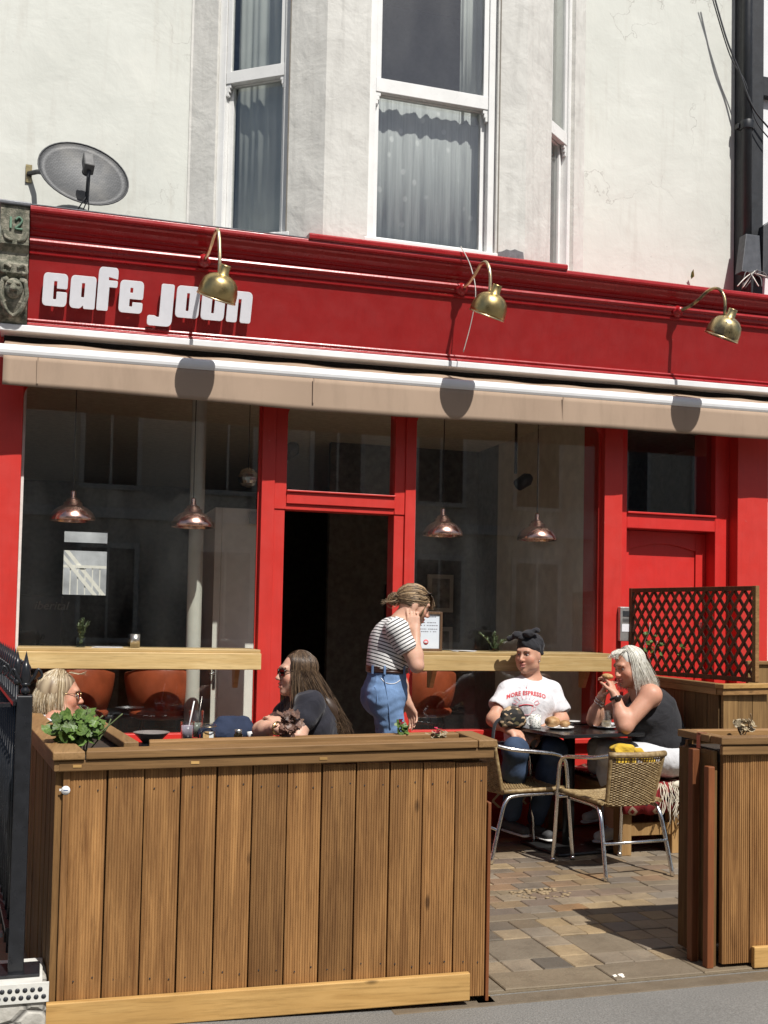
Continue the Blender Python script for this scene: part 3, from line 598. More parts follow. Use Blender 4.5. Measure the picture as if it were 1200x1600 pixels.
for i in range(1, nr+1):
    r = i/nr
    for k in range(na):
        a = 2*math.pi*k/na; vs.append(dc+dx*(.283*r*math.cos(a))+dz*(.25*r*math.sin(a))-dn*.045*(1-r*r))
for k in range(na): fs.append((0, 1+k, 1+(k+1) % na))
for i in range(nr-1):
    for k in range(na): fs.append((1+i*na+k, 1+i*na+(k+1) % na, 1+(i+1)*na+(k+1) % na, 1+(i+1)*na+k))
d_ = MB().add(vs, fs, True).build('reflector', 'dish_mesh', dish); d_.modifiers.new('t', 'SOLIDIFY').thickness = .003
MB().tube([vs[1+(nr-1)*na+k] for k in range(na)], .005, 6, closed=True).build('rim', 'black_plastic', dish)
lp = dc-dz*.09+dn*.16; MB().tube([dc-dz*.22, lp-dz*.03], .012, 8).build('feed_arm', 'black_plastic', dish)
MB().obox(lp+dz*.02, dx*.032, dn*.045, dz*.05).build('receiver', 'cable_grey', dish, .008)
MB().lathe([(0, .0), (.03, 0), (.03, .03), (0, .03)], lp+dz*.02-dn*.05, 12, -dn).build('feed_horn', 'black_plastic', dish)
wp = Vector((-0.203, 0.31, 4.391)); m = MB(); m.obox(wp+Vector((.0, -.006, 0)), (.02, 0, 0), (0, .006, 0), (0, 0, .06)); m.build('wall_plate', 'brass_tarnished', dish)
MB().tube([wp+Vector((.0, -.01, .0)), wp+Vector((.06, -.09, -.01)), dc-dn*.06-dx*.2], .016, 8).build('bracket', 'black_plastic', dish)
for k in range(3): MB().tube(spline([lp-dz*.02, dc-dz*(.2+.02*k)+dn*.05, dc-dz*.27+dx*(.03*k-.05)-dn*.03, wp+Vector((.25+.05*k, -.03, -.34))], 6), .004, 6).build('cable', 'black_plastic', dish)
def cable(name, pts, r, mat, label):
    return tag(MB().tube(spline(pts, 8), r, 6).build(name, mat), label, 'cable')
cable('cable', [(4.963, 0.2, 6.616), (5.09, 0.18, 6.206), (5.205, 0.17, 5.957), (5.331, 0.15, 5.652), (5.543, 0.13, 5.439)], .007, 'black_plastic', 'upper black cable slung across the downpipe to next door')
cable('cable', [(4.94, 0.2, 6.611), (5.135, 0.2, 6.092), (5.266, 0.17, 5.862), (5.356, 0.15, 5.551), (5.543, 0.13, 5.36)], .005, 'black_plastic', 'lower thin cable slung across the downpipe to next door')
cable('cable', [(2.607, -0.41, 4.011), (2.675, -0.42, 3.884), (2.708, -0.44, 3.705), (2.707, -0.38, 3.524), (2.681, -0.3, 3.319)], .0035, 'cable_white', 'thin white wire dangling over the middle of the sign')
jb = thing('junction_box', 'grey wedge shaped cable box beside the downpipe base', 'box', (5.267, 0.1, 4.294))
a, b, c, d = [Vector(q) for q in ((5.244, 0.12, 4.608), (5.37, 0.12, 4.608), (5.36, 0.08, 4.283), (5.176, 0.08, 4.282))]
MB().prism([a, b, c, d], (0, .09, 0)).build('cover', plain('box_grey', (.06, .065, .075), .45, var=.25).m, jb, .004)
a, b, c, d = [Vector(q) for q in ((5.42, 0.14, 4.705), (5.584, 0.14, 4.815), (5.556, 0.1, 4.301), (5.387, 0.1, 4.282))]
jb2 = thing('meter_box', 'black box cut off at the right edge above the sign', 'box', (5.465, 0.1, 4.29)); MB().prism([a, b, c, d], (0, .09, 0)).build('cover', 'black_plastic', jb2, .006)
for i in range(9):
    x0 = 1158+rnd.random()*32; p = [(5.227, 0.06, 4.272), None, None]
    q0 = Vector((5.253, 0.08, 4.286))+Vector((rnd.uniform(-.05, .09), 0, 0)); q2 = Vector((5.17, -0.02, 4.109))+Vector((rnd.uniform(-.14, .16), rnd.uniform(-.1, .05), 0)); q1 = (q0+q2)/2+Vector((rnd.uniform(-.06, .06), -.06, rnd.uniform(-.03, .06)))
    MB().tube(spline([q0, q1, q2], 7), .004, 5).build('wire', 'cable_white' if i % 2 else 'cable_grey', jb)
x = thing('weed', 'small dry weed growing from the wall above the sign', 'plant', (4.86, 0.3, 4.25))
plain('dry_leaf', (.26, .17, .04), .8, var=.4); plain('leaf_green', (.07, .14, .03), .6, var=.4, scale=30)
for k in range(4):
    q = Vector((4.847, 0.28, 4.243)); MB().prism([q, q+Vector((.008+.004*k, -.01, .02)), q+Vector((.006*k-.012, -.02, .05+.008*k)), q+Vector((-.006, 0, .02))], (0, -.003, 0)).build('leaf', 'dry_leaf' if k % 2 else 'leaf_green', x)

# ================================================================ STREET: ground, road, terrace opposite (it shows in the window reflections)
x = N('asphalt'); co = x.co(); f = x.noise(co, 130, 5, .7); g = x.noise(co, 1.6, 5)
v = x.n('TexVoronoi'); v.inputs['Scale'].default_value = 190; x.l(co, v.inputs['Vector'])
c = x.ramp(f, [(.3, (.13, .125, .115)), (.7, (.27, .26, .24))]); c = x.mix(x.ramp(v.outputs['Distance'], [(.1, .4), (.3, 0)]), c, (.36, .35, .33)); c = x.mix(x.ramp(g, [(.4, 0), (.7, .35)]), c, (.12, .118, .112))
c = x.mix(x.ramp(x.noise(co, 6, 6, .7), [(.6, 0), (.7, .4)]), c, (.30, .29, .27))
x.set(c, rough=.9, spec=.25); x.bump(f, .7, .006)
x = N('ground_far'); x.set(x.ramp(x.noise(x.co(), 3, 5), [(.3, (.10, .10, .095)), (.7, (.16, .155, .15))]), rough=.9)
tag(box('ground', 'ground_far', None, -400, 400, -400, 400, -.6, -.135), kind='structure')
m = MB(); n = 24
vs = [(-8+24*i/n, yy, zz) for yy, zz in ((-6.2, -.10), (-3.28, -.055), (-2.9, -.05)) for i in range(n+1)]
pv = m.add(vs, [(j*(n+1)+i, j*(n+1)+i+1, (j+1)*(n+1)+i+1, (j+1)*(n+1)+i) for j in range(2) for i in range(n)]).build('pavement', 'asphalt'); tag(pv, kind='structure')
pv.modifiers.new('t', 'SOLIDIFY').thickness = .04
tag(box('road', 'asphalt', None, -60, 60, -14, -6.3, -.3, -.125), kind='structure')
tag(box('kerb', plain('kerb_stone', (.3, .29, .27), .9, bump=.3).m, None, -60, 60, -6.32, -6.18, -.3, -.09, .01), kind='structure')
plain('opp_stone', (.68, .62, .52), .9, var=.1, scale=3); plain('opp_trim', (.74, .72, .66), .8); plain('opp_roof', (.10, .10, .11), .8); plain('opp_brick', (.2, .13, .1), .9)
glass('opp_glass', (.1, .1, .1), 1.5, 1.5)
opp = thing('terrace_opposite', 'pale stone terrace across the street, seen mirrored in the windows', 'building', (3, -19, 0))
box('wall', 'opp_stone', opp, -14, 20, -26, -19, -.2, 9.0); box('parapet', 'opp_trim', opp, -14, 20, -19.25, -18.9, 9.0, 9.5, .02); box('string_course', 'opp_trim', opp, -14, 20, -19, -18.88, 3.7, 3.95, .02); box('string_course', 'opp_trim', opp, -14, 20, -19, -18.9, 6.7, 6.85, .02)
MB().prism([(-14, -19.2, 9.4), (-14, -26, 9.4), (-14, -22.5, 11.2)], (34, 0, 0)).build('roof', 'opp_roof', opp)
for cx in (-9, -1.5, 6, 13): box('chimney', 'opp_brick', opp, cx, cx+1.3, -23, -22, 10, 12.6)
for i in range(12):
    for (z0, z1) in ((.9, 3.0), (4.5, 6.3), (7.2, 8.6)):
        xx = -13+2.75*i; w = box('window', 'opp_trim', opp, xx-.12, xx+1.32, -19.0, -18.9, z0-.12, z1+.14, .02); box('pane', 'black_plastic', w, xx, xx+.57, -18.905, -18.893, z0, z1); box('pane', 'black_plastic', w, xx+.63, xx+1.2, -18.905, -18.893, z0, z1)

# ================================================================ PATIO FLOOR: individually laid slabs and setts
def stone(name, c, var=.25):
    x = N(name); oi = x.n('ObjectInfo'); co = x.co(); tw = x.n('TexCoord'); ge = x.n('NewGeometry'); f = x.noise(ge.outputs['Position'], 7, 7, .65); g = x.noise(ge.outputs['Position'], 60, 4, .6); big = x.noise(ge.outputs['Position'], 1.7, 4)
    a = x.ramp(f, [(.28, [v*(1-var)*.8 for v in c]), (.5, c), (.75, [min(1, v*(1+var)) for v in c])]); a = x.mix(x.ramp(g, [(.5, 0), (.75, .35)]), a, [v*.5 for v in c])
    a = x.mix(.38, x.mix(x.ramp(big, [(.42, 0), (.68, .6)]), a, (.14, .11, .08)), (.185, .145, .10))
    hs = x.n('HueSaturation'); x.l(a, hs.inputs['Color']); x.l(x.math('ADD', x.math('MULTIPLY', oi.outputs['Random'], .4), .78), hs.inputs['Value']); x.l(x.math('ADD', x.math('MULTIPLY', oi.outputs['Random'], .5), .7), hs.inputs['Saturation'])
    x.set(hs.outputs[0], rough=x.ramp(f, [(.3, .55), (.7, .8)]), spec=.25); x.bump(x.noise(ge.outputs['Position'], 30, 7, .65), .75, .008)
stone('slab_tan', (.33, .25, .155)); stone('slab_grey', (.175, .145, .105)); stone('slab_dark', (.07, .066, .06)); stone('slab_rust', (.25, .145, .08)); stone('slab_brown', (.22, .155, .095)); stone('mortar', (.20, .165, .115), .2); stone('edge_concrete', (.10, .088, .072), .35)
patio = tag(box('patio', 'mortar', None, -.2, 6.6, -3.14, .0, -.2, -.007), kind='structure')
tag(box('patio_edge', 'edge_concrete', None, 1.3, 6.6, -3.26, -3.142, -.2, -.012, .012), kind='structure')
tile_mesh = {}
def tile(x0, y0, w, d, mat):
    key = (round(w, 3), round(d, 3), mat)
    if key not in tile_mesh:
        me = bpy.data.meshes.new('tile'); bm = bmesh.new(); bmesh.ops.create_cube(bm, size=1)
        for v in bm.verts: v.co = Vector((v.co.x*(w-.004), v.co.y*(d-.004), v.co.z*.03-.015))
        bmesh.ops.bevel(bm, geom=[e for e in bm.edges if all(v.co.z > -.01 for v in e.verts)], offset=.004, segments=1, affect='EDGES')
        bm.to_mesh(me); bm.free(); me.materials.append(M[mat]); tile_mesh[key] = me
    o = bpy.data.objects.new('tile', tile_mesh[key]); COL.objects.link(o); o.parent = patio
    o.location = (x0+w/2, y0+d/2, rnd.uniform(-.003, .002)); o.rotation_euler = (rnd.uniform(-.010, .010), rnd.uniform(-.010, .010), rnd.uniform(-.012, .012))
rt_ = random.Random(3)
xx = 1.45
while xx < 3.5:
    w = rt_.choice((.36, .42, .5)); tile(xx, -3.135, w, .20, rt_.choice(('slab_grey', 'slab_brown', 'slab_grey'))); xx += w
U = .145; used = set()
for j in range(5):
    for i in range(15):
        if (i, j) in used: continue
        x0, y0 = 1.5+U*i, -2.93+U*j; r = rt_.random()
        if r < .16 and i < 14 and j < 4 and not {(i+1, j), (i, j+1), (i+1, j+1)} & used:
            tile(x0, y0, 2*U, 2*U, 'slab_grey'); used |= {(i+1, j), (i, j+1), (i+1, j+1)}
        elif r < .30: tile(x0, y0, U, U, 'slab_dark')
        else: tile(x0, y0, U, U, 'slab_tan')
y0 = -2.205
for row in range(16):
    d = .125 if row % 4 else .10; xx = 1.5-(.09 if row % 2 else 0); 
    while xx < 4.0 and y0 < -.35:
        w = .19 if row % 4 else .30; pal = ('slab_rust', 'slab_brown', 'slab_tan', 'slab_rust', 'slab_brown') if row % 4 else ('slab_grey', 'slab_grey', 'slab_brown')
        patch = math.sin(xx*2.1+row*.7)+math.sin(row*1.3)
        tile(xx, y0, w, d, 'slab_tan' if (row % 4 and patch > 1.1) else rt_.choice(pal)); xx += w
    y0 += d
m = MB()
for k in range(46):
    a = rt_.uniform(0, 6.28); r = .11*math.sqrt(rt_.random()); m.ball((2.62+1.6*r*math.cos(a), -1.75+r*math.sin(a), .001), rt_.uniform(.008, .014), 7, 4, (1.3, 1, .5))
tag(m.build('pebble_mosaic', 'slab_tan', patio), kind='stuff')
litter = MB()
for k in range(40):
    px, py = rt_.uniform(.9, 3.6), rt_.uniform(-3.75, -3.28); s = rt_.uniform(.003, .011); litter.obox((px, py, -.0525+ (py+3.28)*.015), (s, s*.4, 0), (-s*.3, s*.7, .0), (0, 0, .0015))
for k in range(5): litter.obox((2.35+rt_.gauss(0, .04), -3.08+rt_.gauss(0, .012), .003), (.008, .003, 0), (-.002, .005, .002), (0, 0, .0015))
tag(litter.build('litter', plain('paper_scrap', (.72, .68, .6), .9).m), 'pale paper scraps and crumbs scattered on pavement and step', 'litter', kind='stuff')

# ================================================================ DECKING PLANTERS
wood('deck_wood', (.17, .074, .023), (.45, .237, .085), 2, 1.0, .62, .9, 1.2, .4)
wood('deck_side', (.12, .058, .018), (.31, .17, .06), 2, 1.0, .65, .6, 1.2, .4)
wood('rim_wood', (.19, .10, .035), (.37, .21, .085), 0, 1.0, .6, .7)
wood('rim_wood_y', (.20, .11, .04), (.36, .215, .095), 1, 1.0, .6, .7)
wood('new_pine', (.40, .225, .07), (.56, .35, .13), 0, .9, .55, .85)
wood('red_stain', (.16, .05, .018), (.27, .095, .035), 2, 1.0, .5, .3)
x = plain('soil', (.035, .024, .016), .95, var=.5, scale=60, bump=1.0, bscale=90)
def board_mesh(name, w, h, t=.026, n=13, mat='deck_wood'):
    """grooved decking board: width along x, face towards -y, height along z"""
    pr = [(0, 0)]; p = w/n
    for i in range(n):
        a = i*p
        pr += [(a+.0006 if i == 0 else a+p*.16, -t+(.003 if i == 0 else 0)), (a+p*.80, -t), (a+p*.84, -t+.0026), (a+p*1.0 if i < n-1 else w-.0006, -t+.0026 if i < n-1 else -t+.003)]
        if i < n-1: pr.append((a+p*1.12, -t+.0026))
    pr += [(w, 0)]
    k = len(pr); vs = [(a, b, 0) for a, b in pr]+[(a, b, h) for a, b in pr]
    me = bpy.data.meshes.new(name); me.from_pydata(vs, [], [(i, (i+1) % k, k+(i+1) % k, k+i) for i in range(k)]+[tuple(reversed(range(k))), tuple(range(k, 2*k))])
    me.materials.append(M[mat]); return me
def boards(root, n, pitch, x0, y, z0, h, rz=0, mat='deck_wood', gap=.005, o0=(0, 0), jit=.004):
    me = board_mesh('board', pitch-gap, h, mat=mat); c, s = math.cos(rz), math.sin(rz)
    for i in range(n):
        o = bpy.data.objects.new('board', me); COL.objects.link(o); o.parent = root; a = x0+i*pitch
        o.location = (o0[0]+c*a-s*y+rnd.uniform(-.001, .001), o0[1]+s*a+c*y+rnd.uniform(-.0025, .0025), z0+rnd.uniform(-jit, jit)); o.rotation_euler = (0, rnd.uniform(-.002, .002), rz+rnd.uniform(-.004, .004))
pl = thing('planter', 'long decking board planter with geraniums in front of the seated women', 'planter', (.085, -3.06, .0), R(-4.5))
L_ = 1.615; HB = .905
boards(pl, 12, .1325, .022, 0, .015, HB)
box('corner_trim', 'deck_wood', pl, -.004, .021, -.028, .03, .01, .92, .003, True); box('end_post', 'red_stain', pl, L_+.002, L_+.016, -.012, .045, -.02, .76, .003, True)
box('end_panel', 'deck_side', pl, L_-.02, L_+.0, .0, .25, .01, .92, .002, True)
def slope_box(mb, x0, x1, y0, y1, z0, z1, k=.022):
    mb.box(x0, x1, y0, y1, z0, z1); mb.v = [(a, b, c+k*a) for a, b, c in mb.v]; return mb
def rimpiece(name, mat, x0, x1, y0, y1, z0, z1, k=.022):
    mb = slope_box(MB(), x0, x1, y0, y1, z0, z1, k)
    if y1 > 1: mb.v = [(a-.185*max(0, b), b, c) for a, b, c in mb.v]      # the return leans away to the left
    mb.build(name, mat, pl, .004, True)
rimpiece('rim_batten', 'rim_wood', -.02, L_+.01, -.052, -.028, .905, .944); rimpiece('rim_cap', 'rim_wood', .075, L_-.06, -.062, .045, .947, .977); rimpiece('rim_cap', 'rim_wood_y', L_-.057, L_+.02, -.062, .27, .947, .977)
rimpiece('rim_cap', 'rim_wood', .30, L_-.06, .195, .27, .947, .977); rimpiece('rim_cap', 'rim_wood_y', -.04, .072, -.064, 1.9, .947, .977); rimpiece('rim_cap', 'rim_wood_y', .24, .297, .195, 1.9, .947, .977)
rimpiece('rim_batten', 'rim_wood_y', -.036, -.012, -.05, 1.9, .905, .944)
rimpiece('back_panel', 'deck_side', .3, L_, .235, .255, .02, .94); rimpiece('back_panel', 'deck_side', .27, .29, .38, 1.9, .02, .94)
rimpiece('soil', 'soil', .02, L_-.04, .02, .235, .86, .90); rimpiece('soil', 'soil', .0, .27, .24, 1.88, .86, .925)
boards(pl, 14, .1365, -1.9, -.008, .015, HB, R(-79.5), 'deck_side', o0=(0, 0)); rimpiece('lining', 'deck_side', .02, L_-.03, .004, .012, .02, .9); rimpiece('lining', 'deck_side', .012, .02, .02, 1.88, .02, .9)
slope_box(MB(), -.045, 1.54, -.058, -.030, -.02, .085, .018).build('kick_board', 'new_pine', pl, .004, True)
for q in (.55, 1.58): box('foot_block', 'new_pine', pl, q, q+.075, -.035, .2, -.055, -.012 if q > 1 else -.03, .003, True)
scr = bpy.data.meshes.new('screw'); bm = bmesh.new(); bmesh.ops.create_cone(bm, cap_ends=True, segments=8, radius1=.0028, radius2=.0028, depth=.003); bm.to_mesh(scr); bm.free(); scr.materials.append(M['black_plastic'])
for i in range(12):
    for dx_ in (.035, .1):
        for zz in (.15, .84):
            o = bpy.data.objects.new('screw', scr); COL.objects.link(o); o.parent = pl; o.location = (.022+.1325*i+dx_+rnd.uniform(-.006, .006), -.0262, zz+rnd.uniform(-.012, .012)); o.rotation_euler = (R(90), 0, 0)
st = MB().lathe([(0, .0008), (.016, .0008), (.016, 0), (0, 0)], (.006, -.0285, .835), 20, (0, -1, 0)); st.box(-.016, -.004, -.0293, -.0285, .833, .841)
so = st.build('sticker', plain('sticker_white', (.8, .8, .8), .4, var=.03).m, pl, local=True); box('sticker_print', plain('print_blue', (.05, .09, .2), .5).m, so, -.002, .014, -.0300, -.0294, .8335, .8365, 0, True)
# knocks in the rim: pale splintered nicks
for a, z in ((.03, .925), (.45, .925), (.93, .925)): box('splinter', 'new_pine', pl, a, a+.03, -.054, -.0525, z+.022*a-.006, z+.022*a+.004, 0, True)
pr_ = thing('planter', 'short decking planter at the right of the patio entrance', 'planter', (2.835, -3.085, 0), R(-2))
boards(pr_, 9, .1365, .0, 0, .015, .915); boards(pr_, 2, .1365, -.29, -.008, .015, .90, R(-90), 'deck_side')
box('rim_batten', 'rim_wood', pr_, -.02, 1.25, -.052, -.028, .918, .96, .004, True); box('rim_cap', 'rim_wood', pr_, -.03, 1.25, -.06, .03, .963, .995, .004, True); box('rim_cap', 'rim_wood_y', pr_, -.034, .03, .033, .30, .963, .995, .004, True); box('rim_cap', 'rim_wood', pr_, .033, 1.25, .24, .30, .963, .995, .004, True)
box('soil', 'soil', pr_, .0, 1.24, .0, .26, .88, .93, 0, True); box('back_panel', 'deck_side', pr_, .0, 1.24, .265, .285, .015, .95, 0, True)
box('kick_board', 'new_pine', pr_, .14, 1.26, -.055, -.030, .0, .09, .004, True)
box('gate_post', 'red_stain', pr_, -.068, -.036, -.02, .02, .0, .865, .004, True); box('gate_post', 'deck_side', pr_, -.032, -.012, .0, .12, .0, .93, .004, True); box('gate_post', 'red_stain', pr_, -.085, -.05, .08, .12, .0, .93, .004, True)
m = MB().box(-.037, -.0345, .1, .13, .93, .99).box(-.037, .0, .1, .13, .9955, .998); m.build('hinge', plain('copper_plate', (.5, .25, .15), .4, .8).m, pr_, local=True)
# ---- timber screen with the trellis, right of the bench
sc = thing('timber_screen', 'tall timber boarded planter box carrying the lattice trellis', 'screen', (4.05, -1.33, 0))
fb = Vector((4.05, -1.33, 0)); 
def sboard(p0, p1, n, z1, mat):
    p0, p1 = Vector(p0), Vector(p1); d = (p1-p0)/n; nn = Vector((d.y, -d.x, 0)).normalized()
    for i in range(n):
        c = p0+d*(i+.5); MB().obox(c+nn*(rnd.uniform(-.002, .002))+Vector((0, 0, z1/2)), d*.48, nn*.011, Vector((0, 0, z1/2))).build('board', mat, sc, .002)
wood('screen_wood', (.10, .052, .018), (.23, .13, .05), 2, .9, .7, .5); wood('screen_front', (.20, .11, .04), (.38, .23, .09), 2, .9, .65, .6)
sboard((4.05, -1.33, 0), (4.43, -1.25, 0), 3, 1.045, 'screen_front'); sboard((4.14, -.04, 0), (4.05, -1.31, 0), 9, 1.045, 'screen_wood'); sboard((4.43, -1.25, 0), (4.43, -.04, 0), 8, 1.045, 'screen_wood')
MB().bar((4.02, -1.352, 1.065), (4.455, -1.268, 1.065), .05, .04).build('rim_batten', 'rim_wood', sc, .003); MB().bar((4.012, -1.355, 1.100), (4.465, -1.265, 1.100), .075, .028).build('rim_cap', 'new_pine', sc, .003)
MB().bar((4.035, -1.31, 1.064), (4.125, -.04, 1.064), .03, .04).build('rim_batten', 'rim_wood_y', sc, .003); MB().bar((4.05, -1.32, 1.099), (4.14, -.04, 1.099), .07, .028).build('rim_cap', 'rim_wood_y', sc, .003)
tr = thing('trellis', 'brown diamond lattice trellis in front of the red door', 'trellis', (4.28, -.65, 1.115))
TA, TB = Vector((4.13, -.07, 1.118)), Vector((4.385, -1.22, 1.118)); td = (TB-TA); TL = td.length; td.normalize(); tn = Vector((td.y, -td.x, 0)); TH_ = .605; uz = Vector((0, 0, 1))
wood('trellis_wood', (.12, .045, .022), (.24, .10, .05), 2, 1.0, .6, 0)
def tpt(s, z, o=0): return TA+td*s+uz*z+tn*o
for a, b in (((.0, .012), (TL, .012)), ((0, TH_), (TL, TH_))): MB().bar(tpt(*a), tpt(*b), .03, .03).build('frame_rail', 'trellis_wood', tr, .002)
for s in (.012, TL-.012): MB().bar(tpt(s, .0), tpt(s, TH_+.016), .03, .034, tn).build('frame_post', 'trellis_wood' if s < .1 else 'rim_wood', tr, .002)
for dirn, oo in ((1, .0065), (-1, -.0065)):
    pitch_ = .083; c0 = -TH_ if dirn > 0 else 0
    k = 0
    while True:
        s0 = (-TH_*.72+k*pitch_) if dirn > 0 else (k*pitch_); k += 1
        a, b = (s0, .0), (s0+dirn*TH_*.72, TH_)
        if dirn > 0 and s0 > TL: break
        if dirn < 0 and s0-TH_*.72 > TL: break
        # clip to the frame
        def clip(p, q):
            (x0, z0), (x1, z1) = p, q; t0, t1 = 0, 1; dx_ = x1-x0
            for lo, hi in ((.02, TL-.02),):
                ta, tb_ = (lo-x0)/dx_, (hi-x0)/dx_
                if ta > tb_: ta, tb_ = tb_, ta
                t0, t1 = max(t0, ta), min(t1, tb_)
            return (t0, t1)
        t0, t1 = clip(a, b)
        if t1-t0 < .06: continue
        f = lambda t: tpt(a[0]+(b[0]-a[0])*t, a[1]+(b[1]-a[1])*t, oo)
        MB().bar(f(t0), f(t1), .011, .019, tn.cross((f(t1)-f(t0)).normalized())).build('slat', 'trellis_wood', tr)
fp = thing('fence_panel', 'tan plywood fence panel behind the trellis at right edge', 'fence', (5.15, -.45, 0)); box('panel', 'screen_front', fp, 4.86, 5.9, -.47, -.44, .05, 1.2, .003); box('top_rail', 'rim_wood', fp, 4.84, 5.92, -.49, -.42, 1.2, 1.225, .003)
# ================================================================ RAILING AND PLINTH AT THE LEFT
x = N('stone_block'); co = x.co((1, 1, 1.3)); vo = x.n('TexVoronoi', feature='DISTANCE_TO_EDGE'); vo.inputs['Scale'].default_value = 5.5; x.l(co, vo.inputs['Vector'])
x.set(x.mix(x.ramp(vo.outputs['Distance'], [(.015, 1), (.05, 0)]), x.ramp(x.noise(co, 14, 7, .65), [(.3, (.30, .28, .24)), (.7, (.62, .60, .54))]), (.20, .19, .17)), rough=.9); nb = x.bump(x.ramp(vo.outputs['Distance'], [(0, 0), (.08, 1)]), .6, .02); x.bump(x.noise(co, 20, 6), .5, .01, nb)
wallp = thing('plinth_wall', 'low rendered stone plinth under the black railing', 'wall', (-.5, -3.05, -.1)); box('wall', 'stone_block', wallp, -2.2, .045, -3.19, -2.88, -.12, .165, .012); box('coping', 'old_white', wallp, -2.2, .03, -3.175, -2.87, .165, .178, .004)
m = MB(); x0 = -.9
pf = box('perforated_trim', 'old_white', wallp, -2.2, .052, -3.199, -3.192, .122, .19, .001)
for i in range(34):
    for j in range(2):
        MB().lathe([(0, .0012), (.0085, .0012), (.0085, 0), (0, 0)], (.035-.025*i-(.0125 if j else 0), -3.199, .142+.025*j), 10, (0, -1, 0)).build('hole', 'black_plastic', pf)
plain('iron_black', (.014, .015, .018), .32, var=.3, scale=20)
rail = thing('iron_railing', 'black iron railing with fleur finials left of the planter', 'railing', (-.07, -3.02, .178))
box('corner_post', 'iron_black', rail, -.09, -.036, -3.075, -2.995, .178, 1.175, .004); box('base_plate', 'iron_black', rail, -.14, .02, -3.1, -2.95, .178, .19, .003)
def finial(mb, p, s=1.0):
    a, b, c = p
    mb.lathe([(.008*s, 0), (.018*s, .01*s), (.018*s, .02*s), (.01*s, .03*s), (.014*s, .045*s), (.02*s, .07*s), (.016*s, .10*s), (.0, .17*s)], p, 10)
    for sx in (-1, 1): mb.tube(spline([(a, b, c+.03*s), (a+sx*.03*s, b, c+.07*s), (a+sx*.045*s, b, c+.10*s), (a+sx*.06*s, b, c+.075*s), (a+sx*.045*s, b, c+.06*s)], 4), [.007*s]*8+[.0055*s]*9, 6)
    mb.lathe([(.014*s, 0), (.02*s, .006*s), (.014*s, .012*s)], (a, b, c+.035*s), 10)
f_ = MB(); finial(f_, (-.063, -3.035, 1.175), .95); f_.build('finial', 'iron_black', rail)
for zz in (.32, 1.14):
    MB().bar((-.085, -2.99, zz), (-.34, -.1, zz), .04, .014).build('rail_bar', 'iron_black', rail); MB().bar((-2.2, -3.035, zz), (-.112, -3.035, zz), .04, .014).build('rail_bar', 'iron_black', rail)
for i in range(20):
    t = (i+1)/21; a, b = -.085-.255*t, -2.99+2.85*t
    br = MB().tube([(a, b, .2), (a, b, 1.2)], .008, 6).build('baluster', 'iron_black', rail); f_ = MB(); finial(f_, (a, b, 1.2), .8); f_.build('finial', 'iron_black', br)
for i in range(6):
    a = -.112-.105*(i+.6); br = MB().tube([(a, -3.035, .19), (a, -3.035, 1.2)], .008, 6).build('baluster', 'iron_black', rail); f_ = MB(); finial(f_, (a, -3.035, 1.2), .8); f_.build('finial', 'iron_black', br)

# ================================================================ BENCHES WITH KILIM
x = N('kilim'); tc = x.n('TexCoord'); sp = x.n('SeparateXYZ'); x.l(tc.outputs['Object'], sp.inputs[0])
def tri(sock, fr, ph=0): return x.math('PINGPONG', x.math('MULTIPLY', x.math('ADD', sock, ph), fr), 1.0)
dia = x.math('ADD', tri(sp.outputs[0], 11.0), tri(sp.outputs[1], 9.0)); diz = x.math('ADD', tri(sp.outputs[1], 11.0), tri(sp.outputs[2], 12.0)); dd = x.math('ADD', x.math('MULTIPLY', dia, .6), x.math('MULTIPLY', diz, .6))
c = x.ramp(x.math('MULTIPLY', dd, .42), [(.0, (.30, .025, .03)), (.30, (.55, .45, .32)), (.36, (.24, .02, .025)), (.6, (.035, .03, .05)), (.68, (.50, .40, .28)), (.74, (.33, .04, .035))]); x.t.nodes[-1]
for n_ in x.t.nodes:
    if n_.type == 'VALTORGB': n_.color_ramp.interpolation = 'CONSTANT'
x.set(x.mix(x.ramp(x.noise(x.co((250, 40, 250)), 1, 3), [(.3, 0), (.7, .5)]), c, (.16, .05, .045)), rough=.95, spec=.1); x.bump(x.noise(x.co((300, 60, 300)), 1, 2), .5, .003)
wood('bench_pine', (.36, .20, .075), (.52, .33, .14), 2, .9, .6, .5); wood('bench_dark', (.13, .07, .03), (.22, .13, .055), 0, .9, .6, .4)
bn = thing('bench', 'timber bench along the window below the headwrap woman', 'bench', (3.0, -.25, 0))
box('seat', 'bench_dark', bn, 2.46, 3.42, -.47, -.06, .40, .44, .005)
for a in (2.5, 3.3): box('leg', 'bench_dark', bn, a, a+.07, -.44, -.37, 0, .40, .004)
box('front_rail', 'bench_dark', bn, 2.5, 3.37, -.43, -.40, .30, .39, .003)
bn2 = thing('bench', 'pine bench along the timber screen below the grey haired woman', 'bench', (3.8, -.55, 0))
box('seat', 'bench_pine', bn2, 3.50, 4.03, -1.02, -.05, .40, .435, .005)
for a, b in ((3.91, -1.0), (3.53, -1.0), (3.53, -.12)): box('leg', 'bench_pine', bn2, a, a+.085, b, b+.085, 0, .40, .004)
box('front_rail', 'bench_pine', bn2, 3.615, 3.91, -.985, -.95, .12, .20, .003); box('side_rail', 'bench_pine', bn2, 3.54, 3.57, -.92, -.12, .28, .39, .003)
